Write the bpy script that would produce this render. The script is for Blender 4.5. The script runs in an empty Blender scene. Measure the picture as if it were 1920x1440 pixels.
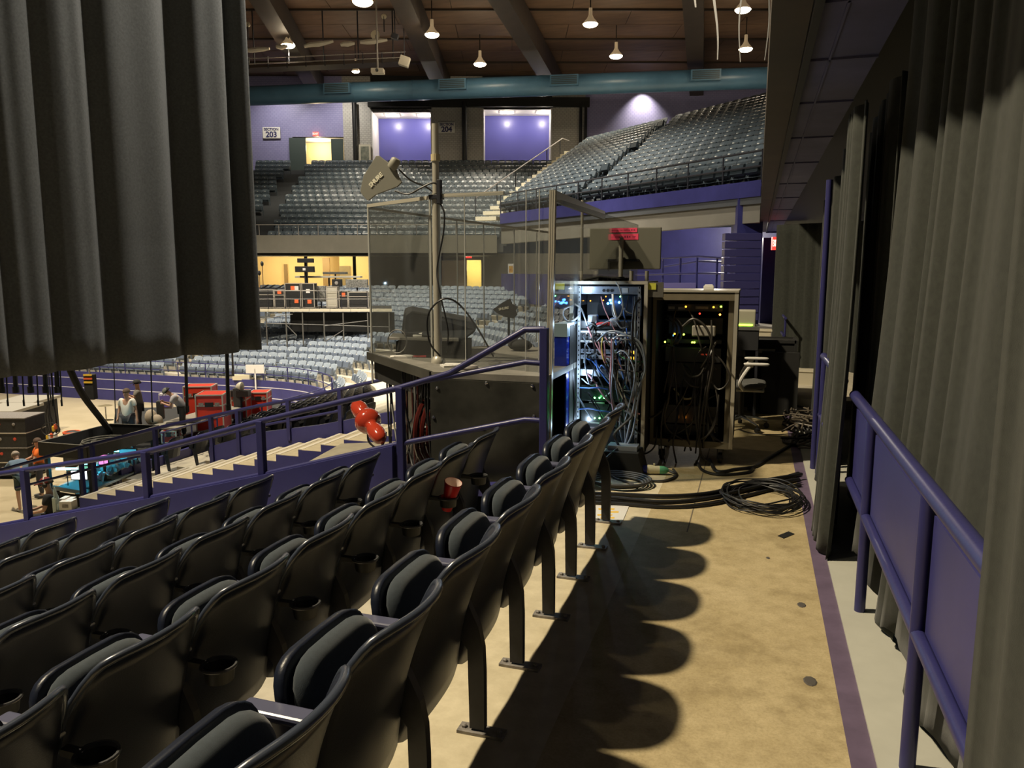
import bpy, bmesh, math, random
from mathutils import Vector, Matrix
random.seed(7)
sc = bpy.context.scene
COL = sc.collection
R = math.radians

# ---------------------------------------------------------------- camera
CAM_H = 1.70
PITCH = math.atan(210 / 1440)
YAW = R(17.54)
cam_d = bpy.data.cameras.new('camera')
cam_d.sensor_width = 36.0
cam_d.lens = 27.0
cam_d.clip_end = 400
cam_d.clip_start = 0.05
cam = bpy.data.objects.new('camera', cam_d)
COL.objects.link(cam)
cam.location = (0, 0, CAM_H)
cam.rotation_euler = (R(90) - PITCH, 0, YAW)
sc.camera = cam

# ---------------------------------------------------------------- world, exposure
world = bpy.data.worlds.new('world')
sc.world = world
world.use_nodes = True
world.node_tree.nodes['Background'].inputs[0].default_value = (0.86, 0.93, 1.0, 1)
world.node_tree.nodes['Background'].inputs[1].default_value = 0.022
sc.view_settings.view_transform = 'Standard'
sc.view_settings.look = 'None'
sc.view_settings.gamma = 1.0
sc.view_settings.exposure = 0.42
sc.cycles.use_denoising = True
sc.cycles.sample_clamp_indirect = 4.0
sc.cycles.max_bounces = 6
sc.cycles.transparent_max_bounces = 16
sc.cycles.caustics_reflective = False
sc.cycles.caustics_refractive = False

def spot(name, loc, target, power, color, size=70, blend=0.5, radius=0.25):
    d = bpy.data.lights.new(name, 'SPOT')
    d.energy = power
    d.color = color
    d.spot_size = R(size)
    d.spot_blend = blend
    d.shadow_soft_size = radius
    o = bpy.data.objects.new(name, d)
    COL.objects.link(o)
    o.location = loc
    o.rotation_euler = (Vector(target) - Vector(loc)).to_track_quat('-Z', 'Y').to_euler()
    return o

def point(name, loc, power, color, radius=0.0):
    d = bpy.data.lights.new(name, 'POINT')
    d.energy = power
    d.color = color
    d.shadow_soft_size = radius
    o = bpy.data.objects.new(name, d)
    COL.objects.link(o)
    o.location = loc
    return o

WARM = (1.0, 0.85, 0.60)
# the arena's big roof floodlights over the seating bowl (out of the frame, above and to the left), and added fill spots
spot('roof_flood_or_fill', (-8.9, 2.0, 13.2), (-0.6, 3.6, 0.2), 9000, WARM, 84, 0.5, 0.30)
spot('roof_flood_or_fill', (-9.2, -3.2, 13.4), (-0.6, 4.2, 0.2), 260, WARM, 70, 0.6, 0.25)
spot('roof_flood_or_fill', (-6.6, 8.6, 13.6), (-0.8, 4.5, 0.2), 180, WARM, 70, 0.6, 0.25)
spot('roof_flood_or_fill', (-7.5, 21.5, 15.5), (-13.2, 13.5, 6.5), 5600, (1.0, 0.93, 0.82), 58, 0.6, 0.3)  # added unseen spot that brightens the masking drape
spot('roof_flood_or_fill', (-9.0, 4.5, 15.5), (-6.6, 2.8, 0.0), 2200, (1.0, 0.92, 0.80), 31, 0.6, 0.3)  # added unseen fill, gives the left seat rows their bright tops
spot('roof_flood_or_fill', (-8.0, 6.0, 14.0), (-1.0, 21.0, 1.6), 5200, (1.0, 0.92, 0.80), 42, 0.6, 0.3)
# roof floodlights over the arena floor and the far bowl
spot('roof_flood_or_fill', (-20, 14, 15.5), (-21, 19, -4), 14000, (1.0, 0.87, 0.66), 92, 0.7, 0.4)
spot('roof_flood_or_fill', (-26, 24, 15.5), (-26, 30, -4), 15000, (1.0, 0.91, 0.78), 96, 0.7, 0.4)
spot('roof_flood_or_fill', (-12, 24, 15.5), (-10, 33, -1), 12000, (1.0, 0.92, 0.80), 84, 0.7, 0.4)
spot('roof_flood_or_fill', (-4, 19, 15.5), (-6, 29, 2), 4500, (1.0, 0.90, 0.75), 76, 0.7, 0.4)

# ---------------------------------------------------------------- measuring helpers (photo pixel + a known real plane -> place)
F = 1440.0
_fh = Vector((-math.sin(YAW), math.cos(YAW), 0))
_r = Vector((math.cos(YAW), math.sin(YAW), 0))
_fw = _fh * math.cos(PITCH) - Vector((0, 0, math.sin(PITCH)))
_up = _fh * math.sin(PITCH) + Vector((0, 0, math.cos(PITCH)))
_c = Vector((0, 0, CAM_H))

def ray(px, py):
    return _r * ((px - 960) / F) + _up * ((720 - py) / F) + _fw

def atz(px, py, z):
    d = ray(px, py)
    return _c + d * ((z - CAM_H) / d.z)

def aty(px, py, y):
    d = ray(px, py)
    return _c + d * (y / d.y)

def atv(px, py, dist):
    d = ray(px, py)
    return _c + d * (dist / d.dot(_fh))

def V(l, d, z):
    p = _r * l + _fh * d
    return Vector((p.x, p.y, z))

def proj(p):
    d = Vector(p) - _c
    z = d.dot(_fw)
    if z < 0.1:
        return (-9999, -9999, z)
    return (960 + F * d.dot(_r) / z, 720 - F * d.dot(_up) / z, z)

# ---------------------------------------------------------------- materials (procedural)
MATS = {}

def mat(name, col, rough=0.6, metal=0.0, spec=0.5, noise=0.0, nscale=8.0, bump=0.0, bscale=40.0, emit=None, estr=1.0,
        alpha=1.0, coat=0.0, col2=None, sheen=0.0, stretch=None):
    if name in MATS:
        return MATS[name]
    m = bpy.data.materials.new(name)
    m.use_nodes = True
    nt = m.node_tree
    b = nt.nodes['Principled BSDF']
    b.inputs['Base Color'].default_value = (*col, 1)
    b.inputs['Roughness'].default_value = rough
    b.inputs['Metallic'].default_value = metal
    b.inputs['Specular IOR Level'].default_value = spec
    b.inputs['Alpha'].default_value = alpha
    b.inputs['Coat Weight'].default_value = coat
    b.inputs['Sheen Weight'].default_value = sheen
    tc = nt.nodes.new('ShaderNodeTexCoord')
    src = tc.outputs['Object']
    if stretch:
        mp = nt.nodes.new('ShaderNodeMapping')
        mp.inputs['Scale'].default_value = stretch
        nt.links.new(src, mp.inputs[0])
        src = mp.outputs[0]
    if noise > 0 or col2:
        n = nt.nodes.new('ShaderNodeTexNoise')
        n.inputs['Scale'].default_value = nscale
        n.inputs['Detail'].default_value = 6
        n.inputs['Roughness'].default_value = 0.62
        nt.links.new(src, n.inputs['Vector'])
        rp = nt.nodes.new('ShaderNodeValToRGB')
        rp.color_ramp.elements[0].position = 0.32
        rp.color_ramp.elements[1].position = 0.70
        c2 = col2 if col2 else tuple(min(1, c * (1 + noise)) for c in col)
        c1 = col if col2 else tuple(c * (1 - noise) for c in col)
        rp.color_ramp.elements[0].color = (*c1, 1)
        rp.color_ramp.elements[1].color = (*c2, 1)
        nt.links.new(n.outputs['Fac'], rp.inputs[0])
        nt.links.new(rp.outputs[0], b.inputs['Base Color'])
    if bump > 0:
        n2 = nt.nodes.new('ShaderNodeTexNoise')
        n2.inputs['Scale'].default_value = bscale
        n2.inputs['Detail'].default_value = 4
        nt.links.new(src, n2.inputs['Vector'])
        bp = nt.nodes.new('ShaderNodeBump')
        bp.inputs['Strength'].default_value = bump
        bp.inputs['Distance'].default_value = 0.01
        nt.links.new(n2.outputs['Fac'], bp.inputs['Height'])
        nt.links.new(bp.outputs[0], b.inputs['Normal'])
    if emit:
        b.inputs['Emission Color'].default_value = (*emit, 1)
        b.inputs['Emission Strength'].default_value = estr
    MATS[name] = m
    return m

def glass_mat(name, tint, refl):
    m = bpy.data.materials.new(name)
    m.use_nodes = True
    nt = m.node_tree
    for n in list(nt.nodes):
        nt.nodes.remove(n)
    out = nt.nodes.new('ShaderNodeOutputMaterial')
    mx = nt.nodes.new('ShaderNodeMixShader')
    tr = nt.nodes.new('ShaderNodeBsdfTransparent')
    tr.inputs[0].default_value = (*tint, 1)
    gl = nt.nodes.new('ShaderNodeBsdfGlossy')
    gl.inputs['Color'].default_value = (1, 1, 1, 1)
    gl.inputs['Roughness'].default_value = 0.03
    lw = nt.nodes.new('ShaderNodeLayerWeight')
    lw.inputs['Blend'].default_value = refl
    mr = nt.nodes.new('ShaderNodeMapRange')
    mr.inputs['To Min'].default_value = 0.03
    mr.inputs['To Max'].default_value = 0.45
    nt.links.new(lw.outputs['Facing'], mr.inputs['Value'])
    nt.links.new(mr.outputs[0], mx.inputs[0])
    nt.links.new(tr.outputs[0], mx.inputs[1])
    nt.links.new(gl.outputs[0], mx.inputs[2])
    df = nt.nodes.new('ShaderNodeBsdfDiffuse')  # pale diffuse mixed in as a painted veil of reflections
    df.inputs[0].default_value = (0.6, 0.6, 0.57, 1)
    m2 = nt.nodes.new('ShaderNodeMixShader')
    m2.inputs[0].default_value = 0.03
    nt.links.new(mx.outputs[0], m2.inputs[1])
    nt.links.new(df.outputs[0], m2.inputs[2])
    nt.links.new(m2.outputs[0], out.inputs[0])
    MATS[name] = m
    return m

PURPLE = mat('purple_paint', (0.030, 0.030, 0.125), 0.38, noise=0.12, nscale=3, bump=0.05, bscale=60)
PURPLE_WALL = mat('purple_wall_paint', (0.040, 0.040, 0.165), 0.42, noise=0.14, nscale=2)
NAVY = mat('navy_plastic', (0.010, 0.014, 0.028), 0.36, spec=0.45, bump=0.10, bscale=220)
PAD = mat('slate_upholstery', (0.035, 0.048, 0.060), 0.92, noise=0.15, nscale=60, bump=0.15, bscale=500, sheen=0.25)
STEELDK = mat('dark_steel', (0.022, 0.023, 0.030), 0.5, spec=0.35, noise=0.2, nscale=20)
PLATE = mat('worn_steel', (0.24, 0.22, 0.20), 0.5, metal=0.0, noise=0.4, nscale=30)
BLK = mat('black_plastic', (0.010, 0.010, 0.010), 0.5)
BLKM = mat('matte_black', (0.014, 0.014, 0.013), 0.85, noise=0.2, nscale=6)
RUBBER = mat('black_cable_rubber', (0.012, 0.012, 0.013), 0.48)
CONC = mat('tan_concrete', (0.43, 0.345, 0.188), 0.62, col2=(0.54, 0.445, 0.265), nscale=2.6, bump=0.10, bscale=60)
def concrete_floor(m):
    nt = m.node_tree
    b = nt.nodes['Principled BSDF']
    prev = b.inputs['Base Color'].links[0].from_socket
    tc = nt.nodes['Texture Coordinate'].outputs['Object']
    for scale, lo, hi, pos in ((11.0, 0.80, 1.06, (0.30, 0.62)), (90.0, 0.86, 1.04, (0.34, 0.56)), (2.2, 0.74, 1.0, (0.30, 0.44))):
        n = nt.nodes.new('ShaderNodeTexNoise')
        n.inputs['Scale'].default_value = scale
        n.inputs['Detail'].default_value = 5
        n.inputs['Roughness'].default_value = 0.7
        nt.links.new(tc, n.inputs['Vector'])
        rp = nt.nodes.new('ShaderNodeValToRGB')
        rp.color_ramp.elements[0].position, rp.color_ramp.elements[1].position = pos
        rp.color_ramp.elements[0].color = (lo, lo * 0.98, lo * 0.93, 1)
        rp.color_ramp.elements[1].color = (hi, hi, hi, 1)
        nt.links.new(n.outputs['Fac'], rp.inputs[0])
        mx = nt.nodes.new('ShaderNodeMixRGB')
        mx.blend_type = 'MULTIPLY'
        mx.inputs[0].default_value = 1.0
        nt.links.new(prev, mx.inputs[1])
        nt.links.new(rp.outputs[0], mx.inputs[2])
        prev = mx.outputs[0]
    nt.links.new(prev, b.inputs['Base Color'])
concrete_floor(CONC)
CONC2 = mat('pale_concrete', (0.44, 0.40, 0.31), 0.7, col2=(0.60, 0.55, 0.44), nscale=6, bump=0.12, bscale=50)
GREYP = mat('grey_floor_paint', (0.50, 0.495, 0.43), 0.5, noise=0.06, nscale=5)
STRIPE = mat('faded_purple_stripe', (0.135, 0.10, 0.16), 0.55, noise=0.15, nscale=9)
DRAPE = mat('black_drape_cloth', (0.027, 0.030, 0.024), 0.95, noise=0.22, nscale=30, bump=0.12, bscale=400, sheen=0.1)
ALU = mat('aluminium', (0.50, 0.47, 0.39), 0.36, metal=0.3)
WHITE = mat('white_plastic', (0.72, 0.70, 0.66), 0.5)
CHROME = mat('chrome', (0.7, 0.7, 0.72), 0.18, metal=1.0)
LAMPW = mat('lamp_glow', (1, 0.95, 0.85), 0.5, emit=(1.0, 0.86, 0.62), estr=22)

# ---------------------------------------------------------------- mesh builder
LOC = {}

class MB:
    def __init__(s):
        s.v = []; s.f = []; s.m = []
    def add(s, vs, fs, m=0):
        o = len(s.v)
        s.v += [tuple(v) for v in vs]
        for f in fs:
            s.f.append([i + o for i in f]); s.m.append(m)
        return s
    def box(s, x0, x1, y0, y1, z0, z1, m=0):
        v = [(x0, y0, z0), (x1, y0, z0), (x1, y1, z0), (x0, y1, z0), (x0, y0, z1), (x1, y0, z1), (x1, y1, z1), (x0, y1, z1)]
        return s.add(v, [(0, 3, 2, 1), (4, 5, 6, 7), (0, 1, 5, 4), (1, 2, 6, 5), (2, 3, 7, 6), (3, 0, 4, 7)], m)
    def obox(s, c, ax, ay, az, m=0):
        c = Vector(c); ax = Vector(ax); ay = Vector(ay); az = Vector(az)
        v = [c - ax - ay - az, c + ax - ay - az, c + ax + ay - az, c - ax + ay - az, c - ax - ay + az, c + ax - ay + az, c + ax + ay + az, c - ax + ay + az]
        return s.add(v, [(0, 3, 2, 1), (4, 5, 6, 7), (0, 1, 5, 4), (1, 2, 6, 5), (2, 3, 7, 6), (3, 0, 4, 7)], m)
    def cbox(s, c, sx, sy, sz, rz=0, m=0):
        ca, sa = math.cos(rz), math.sin(rz)
        return s.obox(c, (ca * sx / 2, sa * sx / 2, 0), (-sa * sy / 2, ca * sy / 2, 0), (0, 0, sz / 2), m)
    def bar(s, p, q, w, h, m=0, up=(0, 0, 1)):
        p = Vector(p); q = Vector(q); d = (q - p); L = d.length; d = d / L
        u = Vector(up)
        if abs(d.dot(u)) > 0.98:
            u = Vector((1, 0, 0))
        sd = d.cross(u).normalized(); u2 = sd.cross(d)
        return s.obox((p + q) / 2, d * (L / 2), sd * (w / 2), u2 * (h / 2), m)
    def tube(s, pts, r, n=8, m=0, closed=False, cap=True):
        pts = [Vector(p) for p in pts]
        N = len(pts); o = len(s.v); prev = None
        for i, p in enumerate(pts):
            if closed:
                t = pts[(i + 1) % N] - pts[i - 1]
            else:
                t = pts[min(i + 1, N - 1)] - pts[max(i - 1, 0)]
            if t.length < 1e-9:
                t = Vector((0, 0, 1))
            t.normalize()
            if prev is None:
                a = Vector((0, 0, 1)) if abs(t.z) < 0.9 else Vector((1, 0, 0))
                u = t.cross(a).normalized()
            else:
                u = prev - t * prev.dot(t)
                u = u.normalized() if u.length > 1e-6 else t.orthogonal().normalized()
            prev = u
            w = t.cross(u)
            rr = r[i] if isinstance(r, (list, tuple)) else r
            for k in range(n):
                a = 2 * math.pi * k / n
                s.v.append(tuple(p + u * (rr * math.cos(a)) + w * (rr * math.sin(a))))
        for i in range(N if closed else N - 1):
            j = (i + 1) % N
            for k in range(n):
                k2 = (k + 1) % n
                s.f.append([o + i * n + k, o + i * n + k2, o + j * n + k2, o + j * n + k]); s.m.append(m)
        if cap and not closed:
            s.f.append([o + k for k in range(n)][::-1]); s.m.append(m)
            s.f.append([o + (N - 1) * n + k for k in range(n)]); s.m.append(m)
        return s
    def lathe(s, prof, n=16, c=(0, 0, 0), ax=None, m=0):
        c = Vector(c)
        q = Vector((0, 0, 1)).rotation_difference(Vector(ax)) if ax else None
        o = len(s.v)
        for (r, z) in prof:
            for k in range(n):
                a = 2 * math.pi * k / n
                p = Vector((r * math.cos(a), r * math.sin(a), z))
                if q:
                    p = q @ p
                s.v.append(tuple(c + p))
        for i in range(len(prof) - 1):
            for k in range(n):
                k2 = (k + 1) % n
                s.f.append([o + i * n + k, o + i * n + k2, o + (i + 1) * n + k2, o + (i + 1) * n + k]); s.m.append(m)
        if prof[0][0] > 1e-5:
            s.f.append([o + k for k in range(n)][::-1]); s.m.append(m)
        if prof[-1][0] > 1e-5:
            s.f.append([o + (len(prof) - 1) * n + k for k in range(n)]); s.m.append(m)
        return s
    def ball(s, c, r, n=10, sc=(1, 1, 1), m=0):
        o = len(s.v); h = max(4, n // 2 + 1)
        for i in range(h + 1):
            t = math.pi * i / h
            for k in range(n):
                a = 2 * math.pi * k / n
                s.v.append((c[0] + r * sc[0] * math.sin(t) * math.cos(a), c[1] + r * sc[1] * math.sin(t) * math.sin(a), c[2] - r * sc[2] * math.cos(t)))
        for i in range(h):
            for k in range(n):
                k2 = (k + 1) % n
                s.f.append([o + i * n + k, o + i * n + k2, o + (i + 1) * n + k2, o + (i + 1) * n + k]); s.m.append(m)
        return s
    def prism(s, poly, d, m=0):
        """poly: 3-D points of one face; d: extrusion vector"""
        n = len(poly); d = Vector(d)
        vs = [Vector(p) for p in poly] + [Vector(p) + d for p in poly]
        fs = [list(range(n))[::-1], list(range(n, 2 * n))] + [[i, (i + 1) % n, n + (i + 1) % n, n + i] for i in range(n)]
        return s.add(vs, fs, m)
    def build(s, name, mats, parent=None, smooth=False, bevel=0, local=False):
        me = bpy.data.meshes.new(name)
        sh = Vector((0, 0, 0)); vs = s.v; loc = None
        if parent is not None:
            if not local:
                sh = LOC[parent.name]
        elif not local:
            xs = [v[0] for v in s.v]; ys = [v[1] for v in s.v]; zs = [v[2] for v in s.v]
            sh = Vector(((min(xs) + max(xs)) / 2, (min(ys) + max(ys)) / 2, min(zs)))
            loc = sh
        if sh.length > 0:
            vs = [(v[0] - sh.x, v[1] - sh.y, v[2] - sh.z) for v in vs]
        me.from_pydata(vs, [], s.f)
        if not isinstance(mats, (list, tuple)):
            mats = [mats]
        for mm in mats:
            me.materials.append(mm)
        me.polygons.foreach_set('material_index', s.m)
        if smooth:
            me.polygons.foreach_set('use_smooth', [True] * len(me.polygons))
            if smooth != 'all':
                try:
                    me.set_sharp_from_angle(angle=R(42))
                except Exception:
                    pass
        bm = bmesh.new(); bm.from_mesh(me)
        bmesh.ops.recalc_face_normals(bm, faces=bm.faces)
        bm.to_mesh(me); bm.free()
        o = bpy.data.objects.new(name, me)
        COL.objects.link(o)
        if parent is not None:
            o.parent = parent
            LOC[o.name] = LOC.get(parent.name, Vector((0, 0, 0)))
        else:
            if loc:
                o.location = loc
            LOC[o.name] = Vector(o.location)
        if bevel:
            md = o.modifiers.new('bevel', 'BEVEL'); md.width = bevel; md.segments = 2; md.limit_method = 'ANGLE'
        return o

def thing(name, label, cat, loc=(0, 0, 0), group=None, rz=0):
    o = bpy.data.objects.new(name, None)
    o.empty_display_size = 0.1
    COL.objects.link(o)
    o.location = loc
    o.rotation_euler = (0, 0, rz)
    LOC[o.name] = Vector(loc)
    o['label'] = label; o['category'] = cat
    if group:
        o['group'] = group
    return o

def tag(o, label, cat, group=None, kind=None):
    o['label'] = label; o['category'] = cat
    if group:
        o['group'] = group
    if kind:
        o['kind'] = kind
    return o

def struct(o, label=None):
    o['kind'] = 'structure'
    if label:
        o['label'] = label
    return o

def copy_tree(o, parent=None):
    c = o.copy(); COL.objects.link(c)
    c.parent = parent
    for ch in list(o.children):
        copy_tree(ch, c)
    return c

def text_mesh(txt, size, origin, right, up, mt, parent, name='lettering', depth=0.004, align='CENTER', bold=0.0, sx=1.0):
    cu = bpy.data.curves.new(name, 'FONT')
    cu.body = txt; cu.size = size; cu.extrude = depth; cu.align_x = align; cu.align_y = 'CENTER'; cu.offset = bold
    t = bpy.data.objects.new('tmp_text', cu)
    COL.objects.link(t)
    dg = bpy.context.evaluated_depsgraph_get()
    me = bpy.data.meshes.new_from_object(t.evaluated_get(dg))
    bpy.data.objects.remove(t)
    right = Vector(right).normalized(); up = Vector(up).normalized(); nr = right.cross(up)
    o0 = Vector(origin) - LOC[parent.name]
    for v in me.vertices:
        c = v.co.copy()
        v.co = o0 + right * (c.x * sx) + up * c.y + nr * c.z
    me.materials.clear(); me.materials.append(mt)
    o = bpy.data.objects.new(name, me)
    COL.objects.link(o); o.parent = parent
    LOC[o.name] = LOC[parent.name]
    return o

def curve_pts(keys, n=8):
    """Catmull-Rom through keys"""
    K = [Vector(k) for k in keys]
    K = [K[0] * 2 - K[1]] + K + [K[-1] * 2 - K[-2]]
    out = []
    for i in range(1, len(K) - 2):
        a, b, c, d = K[i - 1:i + 3]
        for j in range(n):
            t = j / n
            out.append(0.5 * ((2 * b) + (c - a) * t + (2 * a - 5 * b + 4 * c - d) * t * t + (3 * b - a - 3 * c + d) * t ** 3))
    out.append(K[-2])
    return out
# ================================================================ THE NEAR STRUCTURE
TREAD, RISE, PITCHW = 0.87, 0.22, 0.51
ROWX = lambda k: -0.92 - TREAD * k
ROWZ = lambda k: -RISE * k

# walkway
b = MB(); b.box(-0.66, 0.385, -3, 36, -0.30, 0.0)
struct(b.build('floor', CONC), 'tan worn concrete walkway')
b = MB(); b.box(-1.34, -0.66, -3, 36, -0.30, 0.0)
struct(b.build('floor_seating', mat('bare_concrete', (0.52, 0.45, 0.30), 0.66, col2=(0.68, 0.60, 0.42), nscale=9, bump=0.12, bscale=60)), 'paler bare concrete under the seat row')
b = MB(); b.box(0.385, 0.470, -3, 36, -0.30, 0.001)
struct(b.build('trim_1', STRIPE), 'faded purple painted stripe along the walkway edge')
b = MB(); b.box(0.470, 3.2, -3, 36, -0.30, 0.012)
struct(b.build('floor_ledge', GREYP), 'grey painted floor strip behind the purple stripe')
# expansion joints: thin recessed-looking filler strips, real geometry a hair proud
b = MB(); b.box(-0.372, -0.364, 5.0, 11, 0.0, 0.0015)
struct(b.build('trim_2', mat('joint_filler', (0.16, 0.13, 0.09), 0.8)), 'dark joint in the concrete walkway')
# stepped seating tiers, near section
for k in range(1, 17):
    x1 = -1.34 - TREAD * (k - 1); x0 = x1 - TREAD
    b = MB(); b.box(x0, x1 + 0.0, -6, 5.22, ROWZ(k) - 0.5, ROWZ(k))
    struct(b.build('floor_tier', CONC2), 'concrete seating tier')
# flat arena floor
b = MB(); b.box(-80, -9.0, -30, 60, -4.95, -4.65)
struct(b.build('floor_arena', mat('arena_floor', (0.42, 0.35, 0.22), 0.45, col2=(0.52, 0.44, 0.29), nscale=0.8)), 'pale tan arena floor')

# overhead: the edge of the upper deck above the walkway
SOFF = mat('dark_navy_soffit', (0.10, 0.098, 0.19), 0.6, noise=0.2, nscale=2)
SOFFB = mat('dark_steel_beam', (0.022, 0.020, 0.018), 0.6)
FASC = mat('brown_fascia_board', (0.048, 0.034, 0.020), 0.6, noise=0.35, nscale=1.2)
b = MB(); b.box(0.012, 0.22, -4, 36, 3.10, 4.6)
struct(b.build('trim_3', FASC), 'brown fascia board along the upper deck edge')
b = MB(); b.box(0.225, 0.27, -4, 36, 3.06, 4.6)
struct(b.build('trim_4', SOFFB), 'black steel edge of the upper deck')
b = MB(); b.box(0.275, 0.70, -4, 36, 3.12, 3.5)
for y in [2.2, 3.4, 4.6, 5.8, 7.2, 9, 11, 13.5, 16, 19, 23]:
    b.box(0.275, 0.70, y, y + 0.03, 3.105, 3.12)
b.bar((0.40, -4, 3.115), (0.40, 36, 3.115), 0.015, 0.02)
struct(b.build('ceiling_soffit', SOFF), 'dark navy underside of the upper deck above the walkway')
b = MB(); b.box(0.70, 3.2, -4, 36, 3.45, 3.6)
struct(b.build('ceiling', SOFFB), 'black ceiling above the drapes')
b = MB(); b.box(3.0, 3.2, -4, 36, 0, 3.5)
struct(b.build('wall_right', mat('dark_wall', (0.03, 0.028, 0.03), 0.8)), 'dark wall behind the drapes')

# ================================================================ NEAR SEATS
def shell_grid(nu, nv, fn):
    vs = [fn(i / nu * 2 - 1, j / nv) for j in range(nv + 1) for i in range(nu + 1)]
    fs = [(j * (nu + 1) + i, j * (nu + 1) + i + 1, (j + 1) * (nu + 1) + i + 1, (j + 1) * (nu + 1) + i) for j in range(nv) for i in range(nu)]
    return vs, fs

BK_T = 0.030
def back_pt(u, v, off):
    """u -1..1 across, v 0..1 up; off = 0 rear face (aisle side), 1 front face"""
    hw = 0.251
    top = 0.850 - 0.050 * abs(u) ** 4 - 0.07 * (max(0, abs(u) - 0.75) / 0.25) ** 2
    bot = 0.225 + 0.03 * abs(u) ** 6
    z = bot + (top - bot) * v
    h = (z - 0.285) / 0.56
    x = -0.055 + 0.125 * h + 0.075 * h * h
    x -= (0.022 + 0.055 * h) * abs(u) ** 2.2
    wall = 1 - 0.55 * (v ** 10)
    return (x - off * BK_T * wall, u * hw * (1 - 0.05 * v ** 6), z)

def make_backrest(nu=14, nv=10):
    b = MB()
    v0, f0 = shell_grid(nu, nv, lambda u, v: back_pt(u, v, 0))
    v1, f1 = shell_grid(nu, nv, lambda u, v: back_pt(u, v, 1))
    n = len(v0)
    b.add(v0 + v1, f0 + [tuple(i + n for i in f[::-1]) for f in f1])
    rim = [i for i in range(nu + 1)] + [j * (nu + 1) + nu for j in range(1, nv + 1)] + [nv * (nu + 1) + i for i in range(nu - 1, -1, -1)] + [j * (nu + 1) for j in range(nv - 1, 0, -1)]
    for a, c in zip(rim, rim[1:] + rim[:1]):
        b.f.append([a, c, c + n, a + n]); b.m.append(0)
    # rounded lip along the top edge
    lip = []
    for i in range(nu * 2 + 1):
        u = i / nu - 1
        p = back_pt(u, 1.0, 0.5)
        lip.append((p[0] + 0.004, p[1], p[2]))
    lip = [back_pt(-1, .55, .5), back_pt(-1, .75, .5), back_pt(-1, .9, .5)] + lip + [back_pt(1, .9, .5), back_pt(1, .75, .5), back_pt(1, .55, .5)]
    b.tube(lip, 0.0125, 8, m=1)
    return b

def pillow(c, ex, ey, ez, a, bb, t0, t1, p=3.2, nu=12, nv=10, dome=0.6):
    """rounded slab: half sizes a (along ex), bb (along ez), from -t0 to +t1 along ey; domed on the +ey side"""
    c = Vector(c); ex = Vector(ex); ey = Vector(ey); ez = Vector(ez)
    b = MB()
    rings = 5; N = 28
    def edge(k, s):
        an = 2 * math.pi * k / N
        cx, cz = math.cos(an), math.sin(an)
        x = a * s * math.copysign(abs(cx) ** (2 / p), cx); z = bb * s * math.copysign(abs(cz) ** (2 / p), cz)
        return x, z
    loops = []
    prof = [(0.0, -t0), (0.9, -t0), (1.0, -t0 + 0.012), (1.0, t1 * 0.35), (0.965, t1 * 0.72), (0.86, t1 * 0.93), (0.6, t1), (0.3, t1 * 1.05), (0.0, t1 * 1.07)]
    for (s, y) in prof:
        if s == 0.0:
            loops.append([len(b.v)]); b.v.append(tuple(c + ey * y)); continue
        L = []
        for k in range(N):
            x, z = edge(k, s)
            L.append(len(b.v)); b.v.append(tuple(c + ex * x + ez * z + ey * y))
        loops.append(L)
    for A, B_ in zip(loops, loops[1:]):
        for k in range(N):
            k2 = (k + 1) % N
            if len(A) == 1:
                b.f.append([A[0], B_[k2], B_[k]])
            elif len(B_) == 1:
                b.f.append([A[k], A[k2], B_[0]])
            else:
                b.f.append([A[k], A[k2], B_[k2], B_[k]])
            b.m.append(0)
    return b

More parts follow.
